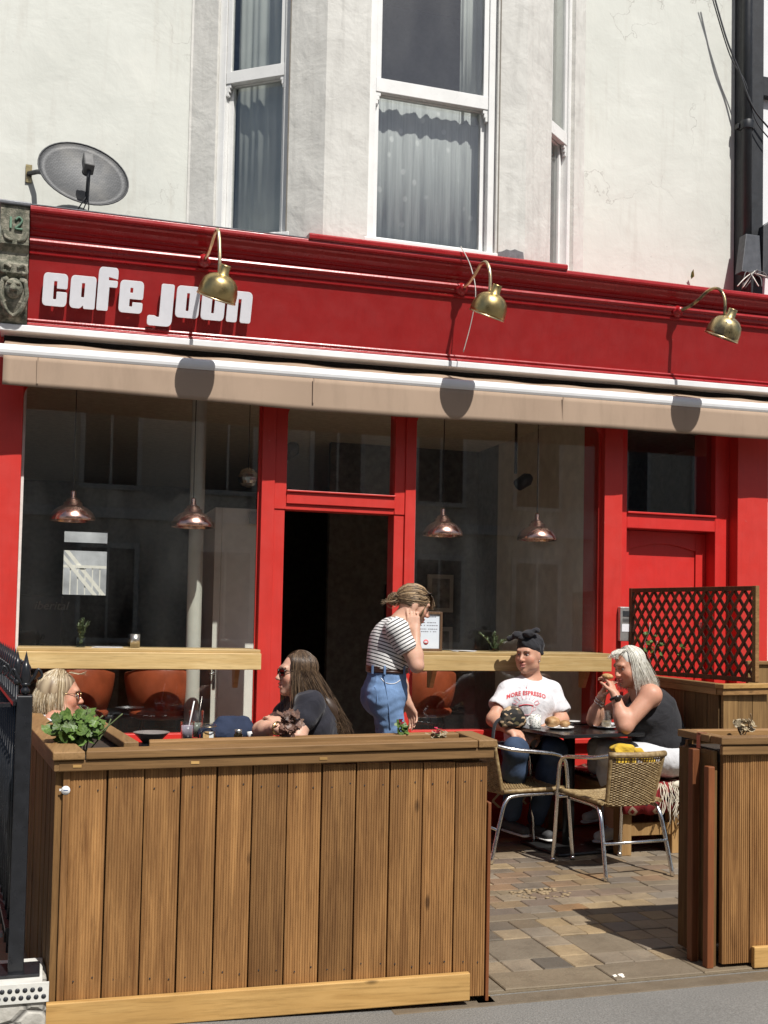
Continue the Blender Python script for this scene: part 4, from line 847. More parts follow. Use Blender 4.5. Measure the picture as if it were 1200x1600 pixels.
def drape(name, x0, x1, y0, y1, zt, drop, label, fringe=True):
    o = thing(name, label, 'rug', ((x0+x1)/2, (y0+y1)/2, zt)); n = 26; vs = []; off = o.location
    prof = [(y1, zt), ((y0+y1)/2, zt+.012), (y0+.05, zt+.012), (y0-.005, zt), (y0-.016, zt-.05), (y0-.02, zt-drop*.6), (y0-.022, zt-drop)]
    for j, (a, b) in enumerate(prof):
        for i in range(n+1):
            t = i/n; vs.append((x0+(x1-x0)*t, a-(.010*math.sin(t*19+1)+.006*math.sin(t*41))*(j > 3), b+.006*math.sin(t*13+j*1.7)+.004*math.sin(t*29+j)-(.02*math.sin(t*5))*(j == 6)))
    c = MB().add(vs, [(j*(n+1)+i, j*(n+1)+i+1, (j+1)*(n+1)+i+1, (j+1)*(n+1)+i) for j in range(len(prof)-1) for i in range(n)], True).build('cloth', 'kilim', o); c.modifiers.new('t', 'SOLIDIFY').thickness = .008
    return o, vs[-(n+1):]
k1, _ = drape('kilim_rug', 2.47, 3.41, -.475, -.06, .452, .20, 'red patterned kilim on the bench by the window')
k2, ed = drape('kilim_rug', 3.515, 4.035, -1.03, -.06, .452, .17, 'red and cream kilim with white fringe on right bench')
m = MB(); rf = random.Random(5)
for i in range(46):
    x0 = 3.80+.20*rf.random(); y0 = -1.045-.01*rf.random(); z0 = .45+.02*rf.random(); l = rf.uniform(.10, .26)
    m.tube(spline([(x0, y0+.02, z0), (x0+rf.gauss(0, .01), y0-.015, z0-l*.3), (x0+rf.gauss(0, .015), y0-.02, z0-l*.65), (x0-.05*rf.random()*(l > .2)+rf.gauss(0, .02), y0-.02, z0-l)], 3), .0028, 4)
m.ball((3.93, -1.045, .45), .035, 12, 8, (1.4, .6, .7)); m.build('fringe', plain('wool_cream', (.68, .62, .5), .95).m, k2)

# ================================================================ TABLE AND WICKER CHAIRS
plain('table_black', (.012, .012, .013), .22, var=.2, scale=6); plain('cast_black', (.012, .012, .012), .45)
TC = Vector((3.32, -.70, 0)); TR = R(8)
tb2 = thing('cafe_table', 'square black cafe table between the headwrap woman and the grey haired woman', 'table', TC, TR)
box('table_top', 'table_black', tb2, -.31, .31, -.39, .39, .762, .785, .004, True); MB().tube([(0, 0, .02), (0, 0, .762)], .038, 20).build('pedestal', 'cast_black', tb2, local=True); box('base', 'cast_black', tb2, -.23, .23, -.23, .23, .0, .022, .01, True); box('top_bracket', 'cast_black', tb2, -.16, .16, -.03, .03, .735, .7615, .003, True)
x = N('wicker'); co = x.co(); x.set(x.ramp(x.noise(co, 45, 5), [(.3, (.15, .095, .04)), (.55, (.30, .21, .10)), (.75, (.44, .34, .19))]), rough=.45, spec=.4)
x = N('aluminium'); co = x.co(); x.set((.74, .74, .73), rough=x.ramp(x.noise(co, 30, 4), [(.3, .16), (.7, .32)]), metal=1)
def wicker_chair(label):
    o = thing('wicker_chair', label, 'chair', (0, 0, 0), 0, 'wicker cafe chairs with metal frames'); W, A = 'wicker', 'aluminium'
    for sx in (-1, 1):
        MB().tube(spline([(sx*.245, .27, 0), (sx*.24, .245, .3), (sx*.236, .225, .56), (sx*.238, .20, .625), (sx*.245, .14, .655), (sx*.25, .0, .672), (sx*.228, -.14, .685), (sx*.178, -.235, .705)], 6), .0125, 10).build('arm_tube', A, o, local=True)
        MB().tube(spline([(sx*.2, .16, .405), (sx*.2, -.1, .40), (sx*.205, -.18, .37), (sx*.215, -.225, .25), (sx*.23, -.29, 0)], 6), .0125, 10).build('leg', A, o, local=True)
        MB().lathe([(.0, 0), (.015, 0), (.015, .02), (.0125, .02)], (sx*.245, .27, 0), 10).build('foot_cap', 'aluminium', o, local=True)
    MB().tube([(-.222, -.245, .20), (.222, -.245, .20)], .009, 8).build('stretcher', A, o, local=True); MB().tube([(-.238, .235, .40), (.238, .235, .40)], .010, 8).build('stretcher', A, o, local=True)
    def sp(u, v): return Vector((.215*u*(1-.06*v), .23-.43*v, .435-.018*(1-u*u)-.008*v))                # seat surface
    def bp(u, v): return Vector((u*(.158+.026*v), -.20-.075*v-.035*(1-u*u)+.02, .405+.305*v))             # back surface
    for nm, fn, nu, nv in (('seat', sp, 19, 46), ('backrest', bp, 19, 40)):
        m = MB()
        for i in range(nu):
            u = -1+2*i/(nu-1); m.tube([fn(u, k/8) for k in range(9)], .0036, 5)
        for j in range(nv):
            v = (j+.5)/nv; sgn = 1 if j % 2 else -1; pts = []
            if nm == 'backrest' and v > .83 and j % 3: continue                                          # open band under the top roll
            for i in range(2*nu-1):
                u = -1+i/(nu-1); p = fn(u, v); nn = Vector((0, 0, 1)) if nm == 'seat' else Vector((0, -1, .2)).normalized(); pts.append(p+nn*(.0045*sgn*(1 if (i//2) % 2 else -1) if i % 2 == 0 else 0))
            m.tube(pts, .0050, 4)
        m.build(nm, W, o, local=True)
    MB().tube([sp(-1, k/8) for k in range(9)], .014, 8).build('seat_edge', W, o, local=True); MB().tube([sp(1, k/8) for k in range(9)], .014, 8).build('seat_edge', W, o, local=True); MB().tube([sp(-1+k/5, -.01) for k in range(11)], .016, 8).build('seat_edge', W, o, local=True)
    for u in (-1, 1): MB().tube([bp(u, k/8) for k in range(9)], .013, 8).build('back_edge', W, o, local=True)
    MB().tube([bp(-1.06+.106*k*2, 1.0) for k in range(11)], .019, 10).build('top_roll', W, o, local=True)
    return o
wc1 = wicker_chair('wicker chair with its back to the camera, at the near side of the cafe table'); wc1.location = (3.31, -1.29, .004); wc1.rotation_euler.z = R(5)
wc2 = copy_tree(wc1); wc2.location = (2.90, -.80, .004); wc2.rotation_euler.z = R(-86); wc2['label'] = 'wicker chair seen sideways at the left end of the cafe table'
tb3 = thing('side_table', 'dark table between the two women behind the long planter', 'table', (.78, -1.12, 0))
box('table_top', 'table_black', tb3, .42, 1.15, -1.47, -.77, .715, .738, .004); MB().tube([(.78, -1.12, .02), (.78, -1.12, .715)], .035, 16).build('pedestal', 'cast_black', tb3); box('base', 'cast_black', tb3, .56, 1.0, -1.34, -.9, 0, .02, .006)
for nm, px, lab in (('patio_chair', -.05, 'dark chair under the blonde woman'), ('patio_chair', 1.45, 'dark chair under the long haired woman')):
    o = thing(nm, lab, 'chair', (px, -1.35, 0)); box('seat', 'table_black', o, px-.22, px+.22, -1.57, -1.13, .42, .45, .01)
    for sx in (-.19, .19):
        for sy in (-.19, .19): MB().tube([(px+sx, -1.35+sy, 0), (px+sx, -1.35+sy, .42)], .012, 8).build('leg', 'steel_dark', o)
ic = thing('intercom', 'silver door entry panel on the red pilaster', 'intercom', (4.11, -.04, 1.2))
a = Vector((4.042, -0.04, 1.601)); b = Vector((4.136, -0.04, 1.347)); plain('steel_panel', (.55, .55, .53), .35, .7)
box('body', 'steel_panel', ic, a.x, b.x, -.075, -.03, b.z, a.z, .006); h = a.z-b.z; w = b.x-a.x
box('camera_window', 'black_plastic', ic, a.x+w*.2, b.x-w*.2, -.078, -.075, a.z-h*.28, a.z-h*.12); box('name_plate', 'sign_letter', ic, a.x+w*.12, b.x-w*.12, -.078, -.075, b.z+h*.28, b.z+h*.5)
for k in range(3): box('speaker_slot', 'black_plastic', ic, a.x+w*.2, b.x-w*.2, -.077, -.075, a.z-h*(.36+.04*k), a.z-h*(.345+.04*k))

# ================================================================ PEOPLE: bodies grown as one smooth surface from a distance field
from mathutils.bvhtree import BVHTree
V = lambda p: np.array(p, float)
def nrm(v): v = V(v); return v/np.linalg.norm(v)
class SDF:
    def __init__(s, res=.006): s.it = []; s.res = res; s.cuts = []; s.fold = None
    def cap(s, a, b, ra, rb=None, k=.02, flat=None, sub=False):
        a, b = V(a), V(b); rb = ra if rb is None else rb
        s.it.append(('c', a, b, ra, rb, k, flat, sub, np.minimum(a, b)-max(ra, rb), np.maximum(a, b)+max(ra, rb))); return s
    def ell(s, c, r, k=.02, ax=None, sub=False):
        c, r = V(c), V(r); m = r.max(); s.it.append(('e', c, r, ax, None, k, None, sub, c-m, c+m)); return s
    def cut(s, p, n): s.cuts.append((V(p), nrm(n))); return s
    def mesh(s):
        h = s.res; lo = np.min([i[8] for i in s.it if not i[7]], 0)-.03; hi = np.max([i[9] for i in s.it if not i[7]], 0)+.03
        n = np.ceil((hi-lo)/h).astype(int)+1; F = np.full(n, .06, np.float32)
        for (t, a, b, ra, rb, k, flat, sub, l, u) in s.it:
            m = k+.035; i0 = np.clip(((l-m-lo)/h).astype(int), 0, n-1); i1 = np.clip(np.ceil((u+m-lo)/h).astype(int)+1, 1, n)
            g = [lo[q]+h*np.arange(i0[q], i1[q]) for q in range(3)]
            P = np.stack(np.meshgrid(*g, indexing='ij'), -1).astype(np.float32); sl_ = tuple(slice(i0[q], i1[q]) for q in range(3))
            if t == 'c':
                d = b-a; L2 = max(d@d, 1e-9); Q = P-a
                if flat is not None:
                    axs, f = nrm(flat[0]), flat[1]; axs = axs-d*(axs@d)/L2; axs = axs/np.linalg.norm(axs); Q = Q+axs*((f-1)*(Q@axs))[..., None]
                tt = np.clip((Q@d)/L2, 0, 1); D = np.linalg.norm(Q-tt[..., None]*d, axis=-1)-(ra+(rb-ra)*tt)
                if flat is not None: D = D/((f+1)/2)
            else:
                Q = P-a
                if ra is not None: Q = Q@np.array(ra).T
                k0 = np.linalg.norm(Q/b, axis=-1); k1 = np.linalg.norm(Q/(b*b), axis=-1)+1e-9; D = k0*(k0-1)/k1
            G = F[sl_]
            if sub: D = -D; hh = np.clip(.5-.5*(G-D)/k, 0, 1); F[sl_] = G*(1-hh)+D*hh+k*hh*(1-hh)
            else: hh = np.clip(.5+.5*(G-D)/k, 0, 1); F[sl_] = G*(1-hh)+D*hh-k*hh*(1-hh)
        for p, nn in s.cuts:
            g = [(lo[q]+h*np.arange(n[q])-p[q])*nn[q] for q in range(3)]
            F = np.maximum(F, (g[0][:, None, None]+g[1][None, :, None]+g[2][None, None, :]).astype(np.float32))
        vs, fs = nets(F, lo, h)
        if s.fold:
            fn = np.cross(vs[fs[:, 2]]-vs[fs[:, 0]], vs[fs[:, 3]]-vs[fs[:, 1]]); vn = np.zeros_like(vs)
            for i in range(4): np.add.at(vn, fs[:, i], fn)
            vn /= np.linalg.norm(vn, axis=1)[:, None]+1e-12; sg = 1.0
            vs = vs+vn*s.fold(vs)[:, None]*sg
        return vs, fs
def nets(F, lo, h):
    """naive surface nets"""
    I = F < 0; n = F.shape; c = I[:-1, :-1, :-1]; al = np.ones_like(c); an = np.zeros_like(c)
    sh = [(i, j, k) for i in (0, 1) for j in (0, 1) for k in (0, 1)]
    for (i, j, k) in sh:
        q = I[i:n[0]-1+i, j:n[1]-1+j, k:n[2]-1+k]; al &= q; an |= q
    act = an & ~al; idx = np.argwhere(act); num = np.full(act.shape, -1, np.int64); num[act] = np.arange(len(idx))
    acc = np.zeros((len(idx), 3)); cnt = np.zeros(len(idx))
    for a in sh:
        for ax in range(3):
            if a[ax]: continue
            b = list(a); b[ax] = 1
            fa = F[idx[:, 0]+a[0], idx[:, 1]+a[1], idx[:, 2]+a[2]]; fb = F[idx[:, 0]+b[0], idx[:, 1]+b[1], idx[:, 2]+b[2]]
            m = (fa < 0) != (fb < 0); t = np.where(m, fa/np.where(fa-fb == 0, 1, fa-fb), 0)
            p = np.array(a, float)+0*acc; p[:, ax] = t; acc[m] += p[m]; cnt[m] += 1
    vs = lo+h*(idx+acc/cnt[:, None]); fs = []
    for ax in range(3):
        A, B = [q for q in range(3) if q != ax]
        sl0 = [slice(1, n[q]-1) for q in range(3)]; sl0[ax] = slice(0, n[ax]-1); sl1 = list(sl0); sl1[ax] = slice(1, n[ax])
        m = I[tuple(sl0)] != I[tuple(sl1)]; e = np.argwhere(m); 
        if not len(e): continue
        flip = I[tuple(sl0)][m]; off = np.ones(3, int); off[ax] = 0; e = e+off
        def at(da, db): q = e.copy(); q[:, A] += da; q[:, B] += db; return num[q[:, 0], q[:, 1], q[:, 2]]
        Q = np.stack([at(-1, -1), at(0, -1), at(0, 0), at(-1, 0)], 1); flip = flip ^ (ax == 1); Q[~flip] = Q[~flip][:, ::-1]; fs.append(Q)
    return vs, np.concatenate(fs)
def np_mesh(name, vs, fs, mat, parent, attrs={}, smooth=2):
    off = np.array(origin(parent)) if parent else np.zeros(3)
    for _ in range(smooth):                                       # a little Laplacian smoothing
        acc = np.zeros_like(vs); cnt = np.zeros(len(vs))
        for i in range(4):
            a, b = fs[:, i], fs[:, (i+1) % 4]; np.add.at(acc, a, vs[b]); np.add.at(acc, b, vs[a]); np.add.at(cnt, a, 1); np.add.at(cnt, b, 1)
        vs = vs*.5+.5*acc/np.maximum(cnt, 1)[:, None]
    me = bpy.data.meshes.new(name); me.vertices.add(len(vs)); me.vertices.foreach_set('co', (vs-off).astype(np.float32).ravel())
    nf = len(fs); me.loops.add(nf*4); me.loops.foreach_set('vertex_index', fs.astype(np.int32).ravel()); me.polygons.add(nf); me.polygons.foreach_set('loop_start', np.arange(0, nf*4, 4, dtype=np.int32))
    me.update(calc_edges=True); me.validate()
    for k, f in attrs.items():
        val = f(vs)
        if val.ndim == 2: at = me.color_attributes.new(k, 'FLOAT_COLOR', 'POINT'); at.data.foreach_set('color', np.concatenate([val, np.ones((len(val), 1))], 1).astype(np.float32).ravel())
        else: at = me.attributes.new(k, 'FLOAT', 'POINT'); at.data.foreach_set('value', val.astype(np.float32))
    me.polygons.foreach_set('use_smooth', [True]*nf)
    return link(name, me, mat, parent)
def folds(amp, sc, seed=0, ax=(1, 1, 1)):
    r = np.random.RandomState(seed); ks = r.normal(size=(6, 3))*np.array(ax)*sc; ph = r.uniform(0, 6.28, 6); am = r.uniform(.4, 1, 6)
    k2 = r.normal(size=(5, 3))*np.array(ax)*sc*1.5; p2 = r.uniform(0, 6.28, 5); a2 = r.uniform(.3, 1, 5)
    def f(P):
        W = P+.022*np.sin(P[:, [1, 2, 0]]*23+1.7); big = sum(a*np.sin(W@k+p) for k, p, a in zip(ks, ph, am))/3
        msk = .5+.5*np.sin(P@(ks[0]*.45)+1.1)*np.sin(P@(ks[1]*.4)+2.0)
        cr = sum(a*((1-np.abs(np.sin(W@k+p)))**2.2-.25) for k, p, a in zip(k2, p2, a2))/2
        return amp*(.7*big+1.25*cr*msk)
    return f
x = N('skin'); at = x.n('Attribute', attribute_name='tint'); f = x.noise(x.co(), 55, 4); g = x.noise(x.co(), 7, 3)
x.set(x.mix(x.ramp(f, [(.4, 0), (.75, .3)]), x.mix(x.ramp(g, [(.4, 0), (.7, .3)]), at.outputs['Color'], (.62, .30, .22)), (.45, .2, .13)), rough=.48, spec=.35, **{'Subsurface Weight': .12, 'Subsurface Scale': .012}); x.b.inputs['Subsurface Radius'].default_value = (1, .35, .2); x.bump(f, .08, .002)
plain('eye_white', (.42, .36, .33), .2, var=.02); plain('iris', (.06, .05, .04), .1); plain('brow_hair', (.13, .08, .045), .8); glass('lens_dark', (.07, .06, .06), 1.6, 1.3); plain('frame_dark', (.02, .012, .01), .25); plain('gold', (.75, .55, .28), .25, 1)
def cloth(name, c, rough=.85, var=.12, weave=.25):
    x = N(name); co = x.co(); f = x.noise(co, 10, 5); a = x.ramp(f, [(.3, [v*(1-var) for v in c]), (.7, [min(1, v*(1+var)) for v in c])]); x.set(a, rough=rough, spec=.2, **{'Sheen Weight': .15}); nb = x.bump(x.noise(co, 11, 4, .5, 1.2), .35, .03); x.bump(x.noise(co, 420, 2), weave, .001, nb); return x
def denim(name, c):
    x = N(name); co = x.co(); f = x.noise(co, 6, 5); g = x.noise(x.co((300, 300, 60)), 1, 3)
    a = x.ramp(f, [(.3, [v*.62 for v in c]), (.55, c), (.75, [min(1, v*1.5) for v in c])]); x.set(x.mix(x.ramp(g, [(.35, 0), (.7, .4)]), a, [v*.5 for v in c]), rough=.85, spec=.2); x.bump(g, .3, .002)
cloth('white_cotton', (.66, .655, .675)); cloth('black_cotton', (.026, .026, .03)); cloth('navy_black', (.022, .022, .03)); cloth('white_linen', (.62, .62, .64)); cloth('yellow_cloth', (.62, .40, .04)); denim('denim_mid', (.17, .275, .47)); denim('denim_dark', (.055, .085, .15)); plain('belt_leather', (.05, .022, .015), .35); cloth('shoe_white', (.74, .73, .70)); plain('shoe_dark', (.05, .05, .052), .7)
x = N('striped_cotton'); at = x.n('Attribute', attribute_name='band'); fr = x.math('FRACT', x.math('DIVIDE', at.outputs['Fac'], .0205)); x.set(x.mix(x.ramp(fr, [(.30, 1), (.34, 0)]), (.80, .79, .77), (.016, .016, .02)), rough=.85, spec=.2)
x = N('hair'); at = x.n('Attribute', attribute_name='hcol'); x.set(at.outputs['Color'], rough=.42, spec=.5, **{'Anisotropic': .5})

SKIN = V((.57, .345, .245))
class Head:
    def __init__(s, c, F, U, k=1.0):
        s.c = V(c); s.F = nrm(F); U = V(U); U = U-s.F*(U@s.F); s.U = nrm(U); s.R = np.cross(s.F, s.U); s.k = k
    def p(s, r, f, u): return s.c+(s.R*r+s.F*f+s.U*u)*s.k
    def ax(s): return np.array([s.R, s.F, s.U])
    def grow(s, S, neck, mouth=0.0, full=1.0, nr=.052):
        A = s.ax(); k = s.k; e = lambda r, f, u, R3, kk=.02, sub=False: S.ell(s.p(r, f, u), V(R3)*k, kk, A, sub)
        e(0, -.018, .036, (.075, .094, .084), .03); e(0, .026, -.028, (.062*full, .062, .084), .04); e(0, .030, -.076, (.050*full, .048, .040), .03); e(0, .070, -.104, (.022, .018, .016), .025)
        for q in (-1, 1): e(q*.036, .056, -.028, (.028*full, .026, .028), .025); e(q*.046*full, .012, -.07, (.018, .034, .024), .03)
        S.cap(s.p(-.034, .078, .030), s.p(.034, .078, .030), .013*k, None, .018)
        for q in (-1, 1): e(q*.031, .094, .008, (.018, .013, .012), .012, True)
        S.cap(s.p(0, .084, .014), s.p(0, .110, -.026), .0075*k, .0115*k, .012)
        for q in (-1, 1): e(q*.011, .099, -.032, (.008, .010, .007), .010)
        e(0, .093, -.056, (.023, .010, .0065), .008); e(0, .091, -.071-mouth*.6, (.020, .011, .0075), .008)
        e(0, .104, -.0635-mouth*.3, (.021, .012, .0016+mouth*.5), .004, True)
        for q in (-1, 1): e(q*.076, -.006, -.012, (.008, .019, .032), .01)
        S.cap(s.p(0, -.022, -.05), neck, nr*k, nr*1.12, .035)
    def tint(s, base):
        base = V(base)
        def f(vs):
            L = (vs-s.c)@s.ax().T/s.k; col = np.tile(base, (len(vs), 1))
            def blob(c, r, t, w):
                nonlocal col
                d = np.linalg.norm((L-V(c))/V(r), axis=1); a = (np.clip(1.25-d, 0, .25)/.25*w)[:, None]; col = col*(1-a)+V(t)*a
            for q in (-1, 1): blob((q*.04, .07, -.03), (.03, .05, .024), base*V((1.04, .78, .74)), .6); blob((q*.031, .085, .012), (.021, .03, .012), base*V((.62, .5, .48)), .7)
            blob((0, .1, -.057), (.024, .02, .008), (.42, .13, .12), .85); blob((0, .1, -.071), (.021, .02, .0085), (.47, .16, .14), .85); blob((0, .108, -.028), (.012, .02, .012), base*V((1.03, .82, .8)), .5)
            return col
        return f
    def eyes(s, person, lids=.0):
        for q in (-1, 1):
            e = MB().ball(s.p(q*.031, .0722, .006), .0118*s.k, 12, 8).build('eye', 'eye_white', person); MB().ball(s.p(q*.031, .0800, .006), .0058*s.k, 10, 6).build('iris', 'iris', e)
        for q in (-1, 1): MB().tube([s.p(q*.014, .092, .026), s.p(q*.032, .0905, .031), s.p(q*.05, .078, .027)], [.003, .0032, .0018], 5).build('eyebrow', 'brow_hair', person)
    def glasses(s, person, shape='square', mat='lens_dark', fm='frame_dark'):
        g = None
        for q in (-1, 1):
            if shape == 'square': pts = [(-.024, .019), (.025, .017), (.022, -.019), (-.018, -.021)]
            else: pts = [(.022*math.cos(a), .020*math.sin(a)) for a in [i*math.pi/8 for i in range(16)]]
            w = [s.p(q*(.033+a), .104-abs(.033+a)*.28, .006+b) for a, b in pts]
            l_ = MB().prism(w, -s.F*.002).build('lens', mat, person)
            MB().tube(w, .0035 if shape == 'square' else .0016, 6, closed=True).build('rim', fm, l_)
            MB().tube([s.p(q*.058, .088, .018), s.p(q*.074, .02, .014), s.p(q*.076, -.015, .004)], .003 if shape == 'square' else .0015, 6).build('temple', fm, person)
        MB().tube([s.p(-.012, .1015, .012), s.p(.012, .1015, .012)], .003 if shape == 'square' else .0015, 6).build('bridge', fm, person)
def hand(S, W, D, Nn, side, curl=(.5, .6, .6, .7), spread=.02, th=.6, k=1.0):
    """palm and five fingers: W wrist, D towards the fingers, Nn out of the palm; side +-1 puts the thumb"""
    W, D, Nn = V(W), nrm(D), V(Nn); Nn = nrm(Nn-D*(Nn@D)); X = np.cross(D, Nn)*side
    S.cap(W-D*.02*k, W+D*.02*k, .024*k, .026*k, .02, (Nn, 1.3))
    for i in range(4):
        K = W+(D*(.086-.004*abs(i-1))+X*(.030-.0195*i)+Nn*-.004)*k; S.cap(W+(D*.018+X*(.014-.010*i))*k, K, .0155*k, .0118*k, .012)
        d = nrm(D+X*spread*(1.5-i)); p = K; ang = curl[i]; ln = [(.041, .046, .042, .032)[i]*k, (.026, .029, .027, .020)[i]*k, (.021, .022, .021, .018)[i]*k]; r0 = (.0092, .0094, .0090, .0080)[i]*k
        for j in range(3):
            a = ang*(.75 if j == 0 else 1.0); d = nrm(d*math.cos(a)+Nn*math.sin(a)); n_ = nrm(Nn-d*(Nn@d)); q = p+d*ln[j]; S.cap(p, q, r0*(1-.08*j), r0*(.92-.1*j), .005); p = q; Nn2 = n_
            Nn = n_
        Nn = nrm(np.cross(X*side, D)) if False else nrm(V(np.cross(X, D))*side*1.0)
    b = W+(D*.018+X*.02)*k; d1 = nrm(X*.75+D*.6+Nn*.45*th); m = b+d1*.045*k; d2 = nrm(X*.25+D*.9+Nn*.5*th); S.cap(b, m, .0165*k, .0118*k, .014); S.cap(m, m+d2*.031*k, .0108*k, .0098*k, .005); S.cap(m+d2*.031*k, m+d2*.031*k+nrm(d2+Nn*.3*th)*.024*k, .0096*k, .008*k, .005)
def limb(S, a, b, c, ra, rb, rc_, k=.03):
    """two tapered segments with a joint and a muscle swell"""
    a, b, c = V(a), V(b), V(c); S.cap(a, b, ra, rb, k); S.cap(b, c, rb, rc_, k); m = b+(c-b)*.3; S.ell(m, (rb*1.05,)*3, k)
def strands(name, person, paths, r0, cols, seed, sides=4):
    """hair as many thin tapering locks; every lock has its own shade"""
    rg = np.random.RandomState(seed); vs = []; fs = []; cv = []; base = 0; cols = [V(c) for c in cols]
    for P in paths:
        P = np.array(P); m = len(P); T = np.gradient(P, axis=0); T /= np.linalg.norm(T, axis=1)[:, None]+1e-9
        ref = rg.normal(size=3); sd = np.cross(T, ref); sd /= np.linalg.norm(sd, axis=1)[:, None]+1e-9; u = np.cross(T, sd); rr = r0*rg.uniform(.6, 1.3)*np.linspace(1, .35, m)
        for q in range(sides):
            a = 2*math.pi*q/sides; vs.append(P+(sd*math.cos(a)+u*math.sin(a))*rr[:, None])
        t = rg.uniform(0, 1)**1.2*(len(cols)-1); i = min(int(t), len(cols)-2); c = cols[i]*(1-(t-i))+cols[i+1]*(t-i); cv.append(np.tile(c*rg.uniform(.85, 1.12), (m*sides, 1)))
        ii = np.arange(m-1)
        for q in range(sides):
            q2 = (q+1) % sides; fs.append(np.stack([base+q*m+ii, base+q2*m+ii, base+q2*m+ii+1, base+q*m+ii+1], 1))
        base += m*sides
    cv = np.concatenate(cv); return np_mesh(name, np.concatenate(vs), np.concatenate(fs), 'hair', person, {'hcol': lambda v: cv}, 0)
def scalp_path(H, al, length, ln_dir, rng, part=0.0, lift=.006, wave=.006, stop=100, back=0.0, out=.0):
    """a lock: from the parting over the skull at azimuth al (0 front, +-pi back), then hanging"""
    ex = V((.079, .100, .089))*H.k; c = H.p(0, -.018, .036); al += rng.normal(0, .04); pts = []
    ph0 = rng.uniform(0, 30); w = rng.uniform(0, 6.28); lf = lift*rng.uniform(.4, 1.5); ph1 = stop+rng.uniform(-8, 8)
    p0 = V((part*ex[0], rng.uniform(-.4, .75)*ex[1]*abs(math.sin(al))**.5, 0))
    for i in range(7):
        ph = R(ph0+(ph1-ph0)*i/6); t = math.sin(ph); d = V((math.sin(al)*t, math.cos(al)*t, math.cos(ph))); q = d*(ex+lf)
        w0 = max(0, 1-i/3.0); q = q*(1-.5*w0)+(p0*.9+V((0, 0, ex[2]*math.sqrt(max(.1, 1-(p0[1]/ex[1])**2))+lf)))*.5*w0
        pts.append(c+H.R*q[0]+H.F*q[1]+H.U*q[2])
    n = 7; last = pts[-1]; o = H.R*math.sin(al)+H.F*math.cos(al); L = length*rng.uniform(.82, 1.05); ld = nrm(ln_dir); sp1 = .010*rng.normal()
    for i in range(1, n+1):
        t = i/n; pts.append(last+ld*L*t+o*(out*t*(1-t)*2+sp1*t)+V((wave*math.sin(t*7+w), wave*math.cos(t*6+w), 0))*t-H.F*back*t*t)
    return pts
def azs(rng, lo, hi):                                            # azimuth away from the face on either side
    a = rng.uniform(lo, hi); return a if rng.rand() < .5 else -a
def streaks(H, a, b_, n=46):
    a, b_ = V(a), V(b_); r = np.random.RandomState(1); tb = r.uniform(0, 1, 400)
    def f(v):
        L = (v-H.c)@H.ax().T; t = (np.arctan2(L[:, 0], L[:, 1])/6.2832+.5)*n; i = t.astype(int); fr_ = (t-i); q = tb[i % 400]*(1-fr_)+tb[(i+1) % 400]*fr_
        return a*(1-q[:, None])+b_*q[:, None]
    return f
def hair_cap(S, H, front=.062, grow=.0):
    """base volume under the locks"""
    A = H.ax(); S.ell(H.p(0, -.019, .037), V((.0785+grow, .098+grow, .087+grow))*H.k, .02, A)

# ---------------------------------------------------------------- the waitress
w = thing('person', 'standing woman in a black and white striped t-shirt and jeans, hand at ear', 'person', (2.016, -0.9, 0.077))
N_ = -1.06; Fa = -.74                                        # near and far side of her body
H = Head((2.148, -0.905, 1.563), (.90, -.10, -.36), (.30, 0, .95), 1.0)
neck = V((2.073, -0.9, 1.475)); chest = V((2.002, -0.9, 1.334)); waist = V((1.989, -0.9, 1.186)); pel = V((1.98, -0.9, 1.031))
shN = V((1.991, -1.055, 1.418)); elN = V((2.109, -1.1, 1.204)); wrN = V((2.124, -1.02, 1.408)); shF = V((2.1, -0.745, 1.411)); elF = V((2.133, -0.7, 1.105)); wrF = V((2.185, -0.72, 0.955))
kn = [V((2.037, -1, 0.627)), V((2.055, -0.82, 0.584))]; an = [V((1.974, -1, 0.213)), V((1.953, -0.82, 0.179))]; hp = [V((1.957, -0.99, 1)), V((2.013, -0.81, 0.986))]
S = SDF(.0055); H.grow(S, neck, .002); xax = (1, 0, 0)
S.cap(waist, chest, .125, .14, .04, (xax, 1.3)); S.cap(chest, neck-V((0, 0, .03)), .13, .07, .05, (xax, 1.5)); S.cap(shN, shF, .06, None, .04); S.cap(pel, waist, .14, .12, .05, (xax, 1.25))
limb(S, shN, elN, wrN, .047, .039, .025); limb(S, shF, elF, wrF, .047, .038, .025)
hand(S, wrN, nrm(V((2.117, -1, 1.484))-wrN), (.25, .8, .1), 1, (.35, .5, .6, .75)); hand(S, wrF, (.35, -.05, -.9), (-.7, -.6, -.2), 1, (.3, .35, .4, .45))
for i in range(2): limb(S, hp[i], kn[i], an[i], .078, .055, .04)
for i in range(2): S.cap(an[i]-V((.02, 0, .03)), an[i]+V((.12, 0, -.05)), .036, .03, .02)
vs, fs = S.mesh(); np_mesh('body', vs, fs, 'skin', w, {'tint': H.tint(SKIN)}); H.eyes(w)
T = SDF(.0055); T.cap(waist-V((0, 0, .02)), chest, .138, .152, .04, (xax, 1.26)); T.cap(chest, neck-V((.0, 0, .05)), .142, .085, .05, (xax, 1.5)); T.cap(shN, shF, .073, None, .04); T.ell(chest+V((.07, 0, -.01)), (.07, .125, .07), .05); T.cap(waist-V((0, 0, .03)), waist+V((0, 0, .02)), .146, .146, .03, (xax, 1.18))
aN = nrm(elN-shN); aF = nrm(elF-shF); T.cap(shN, shN+aN*.11, .066, .066, .03); T.cap(shF, shF+aF*.11, .066, .066, .03); T.cap(shN+aN*.195, elN, .064, .07, .004, None, True); T.fold = folds(.0034, 24, 3, (1, 1, 1.6))
